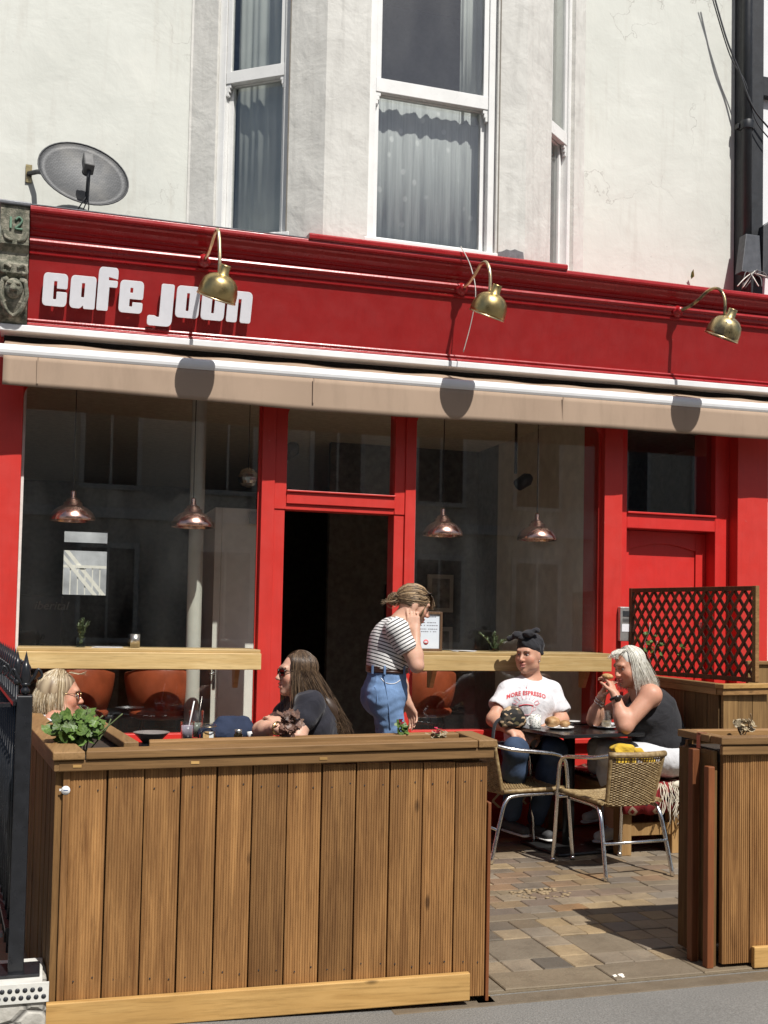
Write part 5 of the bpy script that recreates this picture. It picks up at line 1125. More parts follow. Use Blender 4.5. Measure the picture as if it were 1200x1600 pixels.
T.cut(neck+V((0, 0, -.010)), (.35, 0, 1)); T.cut(waist-V((0, 0, .012)), (0, 0, -1)); vs, fs = T.mesh(); tax = nrm(neck-waist+V((-.02, 0, 0)))
def band(v):
    d = (v-waist)@tax+.02*np.sin((v[:, 0]-waist[0])*9); sN = (v-shN)@aN; r = np.linalg.norm((v-shN)-np.outer(sN, aN), axis=1); m = (v[:, 1] < shN[1]-.012-.25*np.clip(.03-sN, 0, 1))
    return np.where(m, sN+.5, d)
np_mesh('t_shirt', vs, fs, 'striped_cotton', w, {'band': band})
J = SDF(.0055); J.cap(pel, waist+V((0, 0, .06)), .150, .130, .05, (xax, 1.20)); J.ell(pel+V((-.045, -.07, -.03)), (.085, .085, .10), .05); J.ell(pel+V((-.045, .07, -.03)), (.085, .085, .10), .05); J.ell(pel+V((.035, 0, .0)), (.085, .12, .09), .05)
for i in range(2): limb(J, hp[i], kn[i], an[i]+V((0, 0, .03)), .092, .066, .052, .04)
J.fold = folds(.0055, 34, 5, (.7, 1, 1.8)); J.cut(waist+V((0, 0, .010)), (.05, 0, 1)); vs, fs = J.mesh(); jeans = np_mesh('jeans', vs, fs, 'denim_mid', w)
def ring(c, rx, ry, z, n=36, tilt=0.0): return [c+V((rx*math.cos(a), ry*math.sin(a), z+tilt*math.cos(a))) for a in [2*math.pi*i/n for i in range(n)]]
bt = MB(); 
for dz in (-.012, 0, .012): bt.tube(ring(waist-V((0, 0, .012)), .120, .137, dz, tilt=-.002), .011, 8, closed=True)
bt.build('belt', 'belt_leather', w)
for a in (R(-60), R(-115), R(-150), R(-20)):
    p = waist+V((.134*math.cos(a), .150*math.sin(a), -.012)); MB().bar(p+V((0, 0, -.026)), p+V((0, 0, .024)), .012, .006, V((math.cos(a), math.sin(a), 0))).build('belt_loop', 'denim_mid', jeans)
bv = BVHTree.FromPolygons([tuple(v) for v in vs], [tuple(int(i) for i in f) for f in fs])
def onto(pts, dirv, bvh, off=.003):
    out = []
    for p in pts:
        h = bvh.ray_cast(Vector(p)-Vector(dirv)*.5, Vector(dirv)); out.append((h[0]-Vector(dirv)*off) if h[0] else Vector(p))
    return out
seam = spline(onto([V((1.931, -1.05, 1.14)), V((1.934, -1.06, 1.05)), V((1.949, -1.07, 0.938)), V((1.963, -1.07, 0.825))], (0, 1, 0), bv), 5); MB().tube(seam, .0028, 5).build('side_seam', 'denim_mid', jeans)
MB().tube(spline(onto([V((1.915, -1.05, 1.125)), V((1.937, -1.06, 1.099)), V((1.988, -1.05, 1.095)), V((2.031, -1, 1.115))], (0, 1, 0), bv), 5), .0028, 5).build('pocket_edge', 'white_linen', jeans)
MB().tube(spline(onto([V((1.836, -0.99, 1.034)), V((1.884, -1, 1.069)), V((1.894, -1, 0.978)), V((1.851, -1, 0.94))], (.25, .97, 0), bv), 5), .0022, 5).build('back_pocket', 'denim_mid', jeans)
for i in range(2): q = SDF(.006); q.cap(an[i]+V((-.03, 0, -.05)), an[i]+V((.13, 0, -.06)), .045, .036, .03); vs, fs = q.mesh(); np_mesh('shoe', vs, fs, 'shoe_white', w)
# hair pulled back into a loose bun, fringe falling forward
rg = np.random.RandomState(4); hs = SDF(.0055); hair_cap(hs, H); hs.cut(H.p(0, .055, 0), H.F*.9-H.U*.25); hs.cut(H.p(0, 0, -.02), -H.U*.9+H.F*.5); vs, fs = hs.mesh(); np_mesh('hair', vs, fs, 'hair', w, {'hcol': streaks(H, (.09, .06, .035), (.30, .22, .14))})
bun = H.p(0, -.125, -.012); P = []
for i in range(640):
    al = azs(rg, .15, 2.6); ph = R(rg.uniform(25, 92)); d = V((math.sin(al)*math.sin(ph), math.cos(al)*math.sin(ph), math.cos(ph))); ex = V((.083, .103, .092)); c = H.p(0, -.018, .036); bd = V((0, -1, -.35)); pts = []; lf_ = .005*rg.rand()
    for k in range(9):
        t = k/8; q = nrm(d*(1-t)+nrm(bd)*t); q = q*(ex+lf_); pts.append(c+H.R*q[0]+H.F*q[1]+H.U*q[2])
    pts.append(bun+rg.normal(0, .012, 3)); P.append(pts)
for i in range(130):
    a0 = rg.uniform(0, 6.28); r_ = rg.uniform(.012, .04); ct = bun+rg.normal(0, .007, 3); ax_ = nrm(H.R+rg.normal(0, .5, 3)); e1 = nrm(np.cross(ax_, H.U)); e2 = np.cross(ax_, e1); P.append([ct+(e1*math.cos(a0+k*.5)+e2*math.sin(a0+k*.5))*r_*(1-.02*k) for k in range(9)])
for i in range(22): P.append([bun+rg.normal(0, .01, 3)+(-H.F*.04+V((0, 0, -.03)))*t*rg.uniform(.5, 1.6)+rg.normal(0, .004, 3) for t in np.linspace(0, 1.3, 6)])
for i in range(120):
    r_ = rg.uniform(-.055, .05); a = H.p(r_*.5, .03, .115); b = H.p(r_*.9, .085, .085); c = H.p(r_*1.05, .108+rg.uniform(-.008, .012), .035+rg.uniform(-.02, .01)); P.append([Vector(q) for q in spline([a, b, c], 4)])
for i in range(26):
    sg = 1; P.append(spline([H.p(.07, .06, .06), H.p(.08, .055, .01), H.p(.078+rg.normal(0, .004), .05+rg.normal(0, .008), -.04-rg.uniform(0, .03))], 4))
strands('hair_locks', w, P, .0022, [(.055, .034, .018), (.15, .094, .05), (.36, .24, .13), (.68, .51, .32)], 2)
for q in (-1, 1):
    c = H.p(q*.034, .055, .098); e = [c+(H.R*.026*math.cos(a)+(H.F*.75+H.U*.5)*.022*math.sin(a)) for a in [i*math.pi/8 for i in range(16)]]; l_ = MB().prism(e, H.U*.002).build('sunglasses', 'lens_dark', w); MB().tube(e, .003, 6, closed=True).build('rim', 'frame_dark', l_); MB().tube([H.p(q*.062, .05, .095), H.p(q*.086, .0, .04)], .003, 6).build('temple', 'frame_dark', l_)

# ---------------------------------------------------------------- long haired woman in sunglasses
d = thing('person', 'seated woman with long brown hair and black sunglasses, leaning on folded arms', 'person', (1.446, -1.3, 0.185))
H = Head((1.336, -1.3, 1.163), (-.985, -.12, .03), (-.05, 0, 1), 1.0)
neck = V((1.386, -1.3, 1.032)); chest = V((1.429, -1.3, 0.897)); waist = V((1.47, -1.3, 0.73)); pel = V((1.503, -1.3, 0.588)); shN = V((1.376, -1.47, 1.007)); shF = V((1.397, -1.13, 0.979)); elN = V((1.289, -1.56, 0.843)); wrN = V((1.251, -1.34, 0.875)); elF = V((1.166, -1.2, 0.844)); wrF = V((1.21, -1.42, 0.876))
S = SDF(.0055); H.grow(S, neck, .005); xax = (1, 0, 0)
S.cap(waist, chest, .14, .15, .05, (xax, 1.2)); S.cap(chest, neck-V((0, 0, .02)), .14, .07, .05, (xax, 1.4)); S.cap(shN, shF, .062, None, .05); S.ell(pel, (.15, .18, .12), .05)
limb(S, shN, elN, wrN, .056, .045, .028); limb(S, shF, elF, wrF, .054, .045, .028); hand(S, wrN, nrm(V((1.219, -1.25, 0.923))-wrN), (-.3, .9, .3), 1, (.4, .45, .5, .5)); hand(S, wrF, (.6, -.75, -.1), (.1, .1, -1), 1, (.4, .5, .5, .6))
for sy in (-.1, .1): limb(S, pel+V((0, sy, 0)), pel+V((-.42, sy, .02)), pel+V((-.40, sy, -.42)), .085, .06, .045); S.cap(pel+V((-.40, sy, -.43)), pel+V((-.54, sy, -.45)), .036, .03, .02)
vs, fs = S.mesh(); np_mesh('body', vs, fs, 'skin', d, {'tint': H.tint(SKIN*V((1.06, 1.08, 1.1)))}); H.glasses(d, 'square')
for q in (-1, 1): MB().tube([H.p(q*.014, .096, .031), H.p(q*.05, .08, .033)], .0026, 5).build('eyebrow', 'brow_hair', d)
T = SDF(.006); T.cap(waist-V((0, 0, .05)), chest, .152, .162, .05, (xax, 1.17)); T.cap(chest, neck-V((0, 0, .035)), .15, .08, .05, (xax, 1.4)); T.cap(shN, shF, .080, None, .04); T.ell(chest+V((-.09, 0, .0)), (.08, .14, .08), .05); aN = nrm(elN-shN); aF = nrm(elF-shF); T.cap(shN, shN+aN*.09, .075, .074, .03); T.cap(shF, shF+aF*.10, .075, .074, .03); T.ell(pel, (.17, .2, .13), .05)
T.fold = folds(.005, 26, 8); T.ell(neck+V((-.03, 0, .035)), (.085, .07, .07), .01, None, True); T.cut(neck+V((0, 0, .05)), (-.3, 0, 1)); vs, fs = T.mesh(); np_mesh('t_shirt', vs, fs, 'navy_black', d)
q = SDF(.007)
for sy in (-.1, .1): limb(q, pel+V((0, sy, 0)), pel+V((-.42, sy, .02)), pel+V((-.40, sy, -.40)), .097, .072, .055)
vs, fs = q.mesh(); np_mesh('trousers', vs, fs, 'navy_black', d)
wt = MB().tube([V(wrF)+nrm(np.cross((.55, -.8, 0), (0, 0, 1)))*.032*math.cos(a)+V((0, 0, .032*math.sin(a))) for a in [i*math.pi/8 for i in range(16)]], .008, 8, closed=True).build('watch', 'gold', d)
rg = np.random.RandomState(9); hs = SDF(.006); hair_cap(hs, H); hs.cut(H.p(0, .058, 0), H.F*.9+H.U*.05); A = H.ax(); bk = V((1.512, -1.33, 0.963)); hs.cap(H.p(0, -.05, .0), bk, .066, .06, .05, (H.F, 1.5)); hs.cap(bk, V((1.549, -1.34, 0.822)), .06, .04, .05, (H.F, 1.5))
vs, fs = hs.mesh(); np_mesh('hair', vs, fs, 'hair', d, {'hcol': streaks(H, (.035, .021, .013), (.11, .066, .038))})
P = []
for i in range(1500):
    al = azs(rg, 1.12, 3.1)
    P.append(scalp_path(H, al, .33+.1*rg.rand(), (.46-.22*rg.rand(), -.02, -.9), rg, 0, .006, .009, 104, .0+.05*rg.rand(), .03))
for i in range(150):                                          # locks in front of the near shoulder and along the face
    al = -rg.uniform(.85, 1.35) if rg.rand() < .75 else rg.uniform(.85, 1.3); P.append(scalp_path(H, al, .24+.07*rg.rand(), (-.02+.22*rg.rand(), -.12, -1), rg, 0, .006, .006, 100, .0, .02))
strands('hair_locks', d, P, .0019, [(.028, .017, .011), (.06, .037, .022), (.12, .075, .043), (.22, .145, .085)], 5)

# ---------------------------------------------------------------- blonde woman at the left
b = thing('person', 'seated blonde woman with shoulder length hair and round sunglasses at far left', 'person', (0.101, -1.5, 0.064))
H = Head((0.084, -1.5, 1.063), (.98, -.10, -.08), (.10, 0, 1), .96)
neck = V((0.075, -1.5, 0.967)); chest = V((0.064, -1.5, 0.827)); waist = V((0.064, -1.5, 0.652)); pel = V((0.063, -1.5, 0.493)); shN = V((0.06, -1.66, 0.932)); shF = V((0.082, -1.34, 0.9)); elN = V((0.144, -1.7, 0.709)); wrN = V((0.307, -1.62, 0.71)); elF = V((0.164, -1.3, 0.653)); wrF = V((0.321, -1.38, 0.677))
S = SDF(.006); H.grow(S, neck, .001); S.cap(waist, chest, .14, .15, .05, (xax, 1.2)); S.cap(chest, neck-V((0, 0, .02)), .14, .07, .05, (xax, 1.4)); S.cap(shN, shF, .06, None, .05); S.ell(pel, (.15, .18, .12), .05); limb(S, shN, elN, wrN, .05, .042, .027); limb(S, shF, elF, wrF, .05, .042, .027); hand(S, wrN, (.9, .3, 0), (0, 0, -1), 1, (.3, .3, .4, .4)); hand(S, wrF, (.9, -.3, 0), (0, 0, -1), -1, (.3, .3, .4, .4))
for sy in (-.1, .1): limb(S, pel+V((0, sy, 0)), pel+V((.42, sy, .0)), pel+V((.40, sy, -.40)), .085, .06, .045); S.cap(pel+V((.40, sy, -.41)), pel+V((.54, sy, -.43)), .036, .03, .02)
vs, fs = S.mesh(); np_mesh('body', vs, fs, 'skin', b, {'tint': H.tint(SKIN*V((1.0, .86, .82)))}); H.eyes(b); H.glasses(b, 'round', 'lens_dark', 'gold')
T = SDF(.006); T.cap(waist-V((0, 0, .06)), chest, .155, .165, .05, (xax, 1.17)); T.cap(chest, neck-V((0, 0, .02)), .155, .085, .05, (xax, 1.4)); T.cap(shN, shF, .074, None, .04); T.ell(pel, (.17, .2, .13), .05); limb(T, shN, elN, wrN, .066, .056, .04); limb(T, shF, elF, wrF, .066, .056, .04); T.cap(neck+V((.03, -.03, -.02)), neck+V((.09, -.03, -.07)), .02, .03, .02); T.fold = folds(.004, 22, 12); T.cut(neck-V((0, 0, .004)), (.1, 0, 1)); vs, fs = T.mesh(); np_mesh('shirt', vs, fs, 'white_linen', b)
q = SDF(.007)
for sy in (-.1, .1): limb(q, pel+V((0, sy, 0)), pel+V((.42, sy, .0)), pel+V((.40, sy, -.38)), .097, .072, .055)
vs, fs = q.mesh(); np_mesh('trousers', vs, fs, 'denim_dark', b)
rg = np.random.RandomState(19); hs = SDF(.006); hair_cap(hs, H); hs.cut(H.p(0, .035, 0), H.F*.95-H.U*.35); hs.cap(H.p(0, -.045, .01), H.p(0, -.06, -.10), .085, .07, .05, (H.F, 1.2)); vs, fs = hs.mesh(); np_mesh('hair', vs, fs, 'hair', b, {'hcol': streaks(H, (.15, .10, .06), (.48, .38, .25))})
P = []
for i in range(1700): P.append(scalp_path(H, azs(rg, 1.38, 3.1), .12+.04*rg.rand(), (-.06, 0, -1), rg, 0, .007, .003, 98, -.015, .03))
for i in range(160): P.append(scalp_path(H, azs(rg, 1.25, 1.5), .15+.03*rg.rand(), (.0, 0, -1), rg, 0, .009, .004, 98, .0, .03))
for i in range(14): P.append(spline([H.p(rg.normal(0, .03), .03, .122), H.p(rg.normal(0, .03), .08, .118), H.p(rg.normal(0, .03), .115, .128+rg.normal(0, .01))], 4))
strands('hair_locks', b, P, .0017, [(.13, .085, .045), (.34, .25, .14), (.60, .50, .34), (.78, .70, .54)], 6)

# ---------------------------------------------------------------- woman in headwrap and white printed t-shirt
t = thing('person', 'seated woman in black headwrap and white t-shirt printed with red lettering', 'person', (3.211, -0.35, -0.089))
H = Head((3.19, -0.33, 1.25), (-.80, -.60, -.06), (.0, -.02, 1), 1.03)
neck = V((3.225, -0.3, 1.103)); chest = V((3.195, -0.33, 0.928)); waist = V((3.198, -0.33, 0.727)); pel = V((3.233, -0.28, 0.589)); shR = V((3.04, -0.32, 1.003)); shL = V((3.378, -0.32, 0.998)); elR = V((2.896, -0.42, 0.817)); wrR = V((2.935, -0.62, 0.756)); elL = V((3.404, -0.42, 0.808)); wrL = V((3.119, -0.62, 0.741)); yax = (0, 1, 0)
knR = V((2.928, -0.72, 0.647)); knL = V((3.201, -0.72, 0.642)); anR = V((2.997, -0.52, 0.187)); anL = V((3.184, -0.5, 0.147)); hpR = pel+V((-.10, -.02, 0)); hpL = pel+V((.10, -.02, 0))
S = SDF(.0055); H.grow(S, neck, .001, 1.1, .056); S.cap(waist, chest, .15, .145, .05, (yax, 1.15)); S.cap(chest, neck-V((0, 0, .05)), .14, .06, .05, (yax, 1.4)); S.cap(shR, shL, .052, None, .04); S.cap(shR, neck-V((0, 0, .03)), .045, .045, .04); S.cap(shL, neck-V((0, 0, .03)), .045, .045, .04); S.ell(pel, (.19, .15, .11), .05); limb(S, shR, elR, wrR, .050, .045, .029); limb(S, shL, elL, wrL, .050, .045, .029); hand(S, wrR, (.7, -.5, -.25), (.2, .3, -.9), -1, (.5, .6, .6, .7)); hand(S, wrL, (-.75, -.45, -.2), (-.2, .3, -.9), 1, (.5, .6, .6, .7))
limb(S, hpR, knR, anR, .09, .062, .045); limb(S, hpL, knL, anL, .09, .062, .045); vs, fs = S.mesh(); np_mesh('body', vs, fs, 'skin', t, {'tint': H.tint(SKIN*V((.98, .90, .86)))}); H.eyes(t)
T = SDF(.0055); T.cap(waist-V((0, 0, .04)), chest, .170, .160, .05, (yax, 1.12)); T.cap(chest, neck-V((0, 0, .09)), .155, .09, .05, (yax, 1.35)); T.cap(shR, shL, .060, None, .04); T.cap(shR, neck-V((0, 0, .022)), .054, .052, .04); T.cap(shL, neck-V((0, 0, .022)), .054, .052, .04); T.ell(chest+V((-.065, -.085, -.01)), (.075, .065, .075), .05); T.ell(chest+V((.065, -.085, -.01)), (.075, .065, .075), .05)
aR = nrm(elR-shR+V((-.03, 0, 0))); aL = nrm(elL-shL+V((.03, 0, 0))); T.cap(shR, shR+aR*.14, .056, .070, .03); T.cap(shL, shL+aL*.14, .056, .070, .03); T.cap(shR+aR*.235, shR+aR*.36, .088, .09, .004, None, True); T.cap(shL+aL*.235, shL+aL*.36, .088, .09, .004, None, True)
T.ell(neck+V((-.0, -.045, .030)), (.074, .075, .070), .008, None, True); T.fold = folds(.0062, 21, 14, (1.5, 1, .7)); T.cut(neck+V((0, 0, .022)), (0, .1, 1)); vs, fs = T.mesh(); shirt = np_mesh('t_shirt', vs, fs, 'white_cotton', t)
bv = BVHTree.FromPolygons([tuple(v) for v in vs], [tuple(int(i) for i in f) for f in fs]); plain('print_red', (.55, .05, .06), .7, var=.2, scale=80); plain('print_pink', (.75, .30, .33), .7)
fc = bpy.data.curves.new('txt', 'FONT'); fc.body = 'MORE ESPRESSO'; fc.align_x = 'CENTER'; fc.size = .039; fc.offset = .0014; fc.resolution_u = 2; fc.space_character = 1.08; tmp = bpy.data.objects.new('tmp', fc); COL.objects.link(tmp); me = bpy.data.meshes.new_from_object(tmp.evaluated_get(bpy.context.evaluated_depsgraph_get())); bpy.data.objects.remove(tmp)
bm = bmesh.new(); bm.from_mesh(me); bmesh.ops.triangulate(bm, faces=bm.faces); bmesh.ops.subdivide_edges(bm, edges=bm.edges, cuts=1)
tc_ = V((3.05, -0.6, 0.992)); vv = [V((v.co.x, 0, v.co.y*1.0-1.2*v.co.x**2)) for v in bm.verts]
vdir = nrm(V((.42, .90, -.06))); pr = onto([tc_+V((q[0]*.96, -.0, q[2])) for q in vv], vdir, bv, .0025)
m = MB().add(pr, [tuple(v.index for v in f.verts) for f in bm.faces]); m.build('lettering', 'print_red', shirt, weld=False); bm.free()
def draw(pts, mat, r=.0018): MB().tube(onto([tc_+V((a, 0, c)) for a, c in pts], vdir, bv, .001), r, 4).build('print', mat, shirt)
for i in range(9): a = R(200-i*27.5) if False else R(12+i*19.5); draw([(.055*math.cos(a)*1.3, -.075+.045*math.sin(a)), (.08*math.cos(a)*1.3, -.07+.068*math.sin(a))], 'print_pink')
draw([(-.055+.011*i, -.075+.010*math.sin(i*.3)) for i in range(11)], 'print_red', .004); draw([(-.05, -.08), (-.04, -.12), (-.02, -.135), (.02, -.135), (.04, -.12), (.05, -.08)], 'print_pink'); draw([(.05, -.085), (.07, -.08), (.072, -.10), (.048, -.11)], 'print_pink'); draw([(.078+.016*math.cos(i*.7), -.055+.016*math.sin(i*.7)) for i in range(10)], 'print_pink')
draw([(-.06, -.05), (-.085, -.06), (-.09, -.09), (-.08, -.12)], 'print_pink'); draw([(-.002, .045), (.0, .056), (.004, .045), (0, .04)], 'print_red')
ns = ring(neck+V((0, -.018, -.045)), .066, .066, 0, 30); nk_ = MB().tube([n_+V((0, 0, .26*(n_[1]-neck[1]+.018))) for n_ in ns], .0022, 5, closed=True).build('necklace', 'gold', t)
q = SDF(.006); q.ell(pel, (.205, .165, .12), .05); limb(q, hpR, knR, anR+V((0, 0, .02)), .105, .078, .062, .04); limb(q, hpL, knL, anL+V((0, 0, .02)), .105, .078, .062, .04); q.fold = folds(.004, 28, 21); vs, fs = q.mesh(); np_mesh('jeans', vs, fs, 'denim_dark', t)
for a in (anR, anL): q = SDF(.005); q.cap(a+V((-.02, .03, -.06)), a+V((.03, -.13, -.075)), .042, .036, .03, ((0, 0, 1), 1.1)); vs, fs = q.mesh(); sh = np_mesh('shoe', vs, fs, 'shoe_dark', t); q = SDF(.005); q.cap(a+V((-.02, .035, -.098)), a+V((.03, -.14, -.103)), .040, .036, .01, ((0, 0, 1), 3.5)); vs, fs = q.mesh(); np_mesh('sole', vs, fs, 'shoe_white', sh)
q = SDF(.0045); A = H.ax(); q.ell(H.p(0, -.024, .058), V((.090, .110, .098)), .02, A); q.cut(H.p(0, .075, .057), -H.U*.75+H.F*.66); q.fold = folds(.0065, 42, 31, (1, 1, 2))
for i in range(5): a = H.p(-.085, .02-.03*i, .02+.012*i); q.cap(H.p(-.082, -.03, .01+.02*i), H.p(.0, .075-.012*i, .085+.016*i), .012, .014, .008); q.cap(H.p(.082, -.03, .01+.02*i), H.p(.0, .075-.012*i, .085+.016*i), .012, .014, .008)
q.ell(H.p(.045, .065, .135), (.044, .034, .028), .010); q.ell(H.p(-.03, .055, .148), (.044, .034, .026), .010); q.ell(H.p(.012, .082, .122), (.022, .022, .024), .008); q.cap(H.p(.06, .08, .125), H.p(.098, .088, .108), .015, .022, .008); q.cap(H.p(-.05, .05, .16), H.p(-.075, .02, .168), .014, .02, .008); vs, fs = q.mesh(); np_mesh('headwrap', vs, fs, 'black_cotton', t)
for s_ in (1, -1): MB().ball(H.p(s_*.080, -.002, -.04), .006, 8, 6).build('earring', 'chrome', t)

# ---------------------------------------------------------------- grey haired woman eating
g = thing('person', 'seated grey haired woman in black vest top and white trousers, eating', 'person', (3.932, -0.85, -0.017))
H = Head((3.66, -0.87, 1.195), (-.93, -.16, -.26), (-.26, 0, .96), 1.03)
neck = V((3.748, -0.86, 1.052)); chest = V((3.84, -0.86, 0.901)); waist = V((3.923, -0.86, 0.74)); pel = V((3.944, -0.86, 0.601)); shN = V((3.727, -1.03, 1.022)); shF = V((3.852, -0.7, 0.99)); elN = V((3.534, -1.04, 0.829)); wrN = V((3.503, -0.97, 1.018)); elF = V((3.514, -0.68, 0.836)); wrF = V((3.521, -0.76, 0.995))
hpN = pel+V((-.05, -.11, .0)); hpF = pel+V((-.05, .11, 0)); knN = V((3.505, -0.9, 0.634)); knF = V((3.57, -0.66, 0.638)); anN = V((3.636, -0.7, 0.125)); anF = V((3.679, -0.47, 0.202))
S = SDF(.0055); H.grow(S, neck, .002, 1.1, .056); S.cap(waist, chest, .165, .155, .05, (xax, 1.12)); S.cap(chest, neck-nrm(neck-chest)*.02, .145, .075, .05, (xax, 1.35)); S.cap(shN, shF, .068, None, .05); S.ell(pel, (.17, .19, .12), .05)
limb(S, shN, elN, wrN, .064, .050, .030); limb(S, shF, elF, wrF, .062, .048, .030); hand(S, wrN, nrm(V((3.494, -0.9, 1.113))-wrN), (-.55, .75, -.2), 1, (.45, .55, .6, .6)); hand(S, wrF, nrm(V((3.527, -0.84, 1.117))-wrF), (.7, -.4, -.3), -1, (.45, .55, .6, .6))
limb(S, hpN, knN, anN, .09, .062, .042); limb(S, hpF, knF, anF, .09, .062, .042); vs, fs = S.mesh(); np_mesh('body', vs, fs, 'skin', g, {'tint': H.tint(SKIN*V((1.02, .90, .86)))}); H.eyes(g)
T = SDF(.0055); T.cap(waist-V((0, 0, .05)), chest, .182, .172, .05, (xax, 1.1)); T.cap(chest, chest+(neck-chest)*.55, .158, .10, .05, (xax, 1.3)); T.ell(chest+V((-.11, 0, -.03)), (.10, .15, .09), .05); T.cap(neck+V((.04, -.075, -.015)), chest+V((.06, -.10, .06)), .028, .05, .02); T.cap(neck+V((.03, .075, -.015)), chest+V((.05, .10, .06)), .028, .05, .02); T.ell(waist+V((-.05, 0, -.02)), (.15, .17, .09), .05)
T.ell(shN+V((-.01, -.02, -.02)), (.075, .075, .10), .015, None, True); T.ell(shF+V((-.01, .02, -.02)), (.075, .075, .10), .015, None, True); T.ell(neck+V((-.06, 0, .0)), (.10, .07, .09), .02, None, True); T.fold = folds(.0035, 24, 33); T.cut(waist-V((0, 0, .055)), (.25, 0, -1)); vs, fs = T.mesh(); np_mesh('vest_top', vs, fs, 'black_cotton', g)
q = SDF(.006); q.ell(pel+V((.0, 0, -.01)), (.185, .205, .125), .05); limb(q, hpN, knN, anN+V((0, 0, .09)), .108, .080, .062, .04); limb(q, hpF, knF, anF+V((0, 0, .09)), .108, .080, .062, .04); q.fold = folds(.005, 24, 41); q.cut(anF+V((0, 0, .085)), (0, 0, -1)) if False else None; vs, fs = q.mesh(); np_mesh('trousers', vs, fs, 'white_linen', g)
for a, dv in ((anN, V((-.125, -.06, 0))), (anF, V((-.12, -.03, 0)))):
    q = SDF(.005); q.cap(a+V((.02, 0, -.025)), a+dv+V((0, 0, -.045)), .043, .034, .03, ((0, 0, 1), 1.1)); q.cap(a+V((.012, 0, .0)), a+V((.01, 0, -.03)), .042, .045, .02); vs, fs = q.mesh(); sh = np_mesh('shoe', vs, fs, 'shoe_white', g); q = SDF(.005); q.cap(a+V((.025, 0, -.062)), a+dv*1.08+V((0, 0, -.075)), .044, .038, .01, ((0, 0, 1), 3.2)); vs, fs = q.mesh(); np_mesh('sole', vs, fs, 'white_cotton', sh)
    for k in range(4): c = a+dv*(.35+.13*k)+V((0, 0, .012-.012*k)); MB().tube([c+V((.0, -.02, -.006)), c+V((-.01, 0, .004)), c+V((0, .02, -.006))], .003, 5).build('lace', 'white_cotton', sh)
fa = nrm(wrN-elN); s1 = nrm(np.cross(fa, (0, 1, 0))); s2 = np.cross(fa, s1); wc_ = wrN-fa*.02
MB().tube([wc_+(s1*math.cos(a)+s2*math.sin(a))*.034 for a in [i*math.pi/9 for i in range(18)]], .009, 8, closed=True).build('watch_strap', 'black_cotton', g); MB().lathe([(0, .009), (.019, .009), (.022, .004), (.022, 0), (0, 0)], wc_+V((-.008, -.036, .0)), 20, (-.15, -1, 0)).build('watch', 'frame_dark', g)
fa = nrm(wrF-elF); s1 = nrm(np.cross(fa, (0, 1, 0))); s2 = np.cross(fa, s1)
for k in range(2): MB().tube([wrF-fa*(.03+.022*k)+(s1*math.cos(a)+s2*math.sin(a))*(.035+.002*k)+fa*.012*math.cos(a) for a in [i*math.pi/9 for i in range(18)]], .003, 6, closed=True).build('bracelet', 'chrome', g)
rg = np.random.RandomState(29); hs = SDF(.006); hair_cap(hs, H); hs.cut(H.p(0, .058, 0), H.F*.95+H.U*.05); hs.cap(H.p(0, -.055, .0), V((3.79, -0.87, 1.044)), .074, .06, .05, (H.F, 1.2)); vs, fs = hs.mesh(); np_mesh('hair', vs, fs, 'hair', g, {'hcol': streaks(H, (.45, .44, .39), (.80, .79, .73))})
P = []
for i in range(1600): P.append(scalp_path(H, azs(rg, 1.25, 3.1), .155+.06*rg.rand(), (.42-.14*rg.rand(), -.03, -.95), rg, 0, .006, .003, 102, .01, .012))
for i in range(110): P.append(scalp_path(H, azs(rg, 1.05, 1.4), .14+.05*rg.rand(), (.16, -.02, -1), rg, 0, .008, .005, 98, .0, .015))
for i in range(70): P.append(spline([H.p(rg.uniform(-.05, .05), .02, .122), H.p(rg.uniform(-.05, .05), .075, .112), H.p(rg.uniform(-.06, .06), .108+rg.normal(0, .006), .088+rg.normal(0, .008))], 4))
strands('hair_locks', g, P, .0017, [(.40, .38, .31), (.62, .60, .52), (.80, .78, .70), (.90, .88, .81)], 7)
sw = SDF(.005); sw.ell((3.485, -0.9, 1.133), (.035, .045, .02), .01); sw.fold = folds(.003, 60, 3); vs, fs = sw.mesh(); wrp = np_mesh('sandwich', vs, fs, plain('bread', (.5, .30, .12), .8, var=.3, scale=60).m, None); tag(wrp, 'bread roll held in the hands of the grey haired woman', 'sandwich')
ye = SDF(.005); sc0 = V((3.525, -1.05, 0.701)); ye.ell(sc0+V((-.01, .02, -.012)), (.085, .06, .030), .02); ye.cap(sc0+V((-.05, -.035, -.02)), sc0+V((-.055, -.06, -.11)), .034, .03, .03, (yax, 2.2)); ye.cap(sc0+V((.02, -.04, -.02)), sc0+V((.03, -.06, -.12)), .034, .028, .03, (yax, 2.2)); ye.cap(sc0+V((.10, -.02, -.04)), sc0+V((.19, -.05, -.12)), .034, .03, .03, (yax, 2.0)); ye.fold = folds(.009, 45, 9); vs, fs = ye.mesh(); tag(np_mesh('yellow_scarf', vs, fs, 'yellow_cloth', None), 'mustard yellow scarf lying on the lap of the grey haired woman', 'scarf')

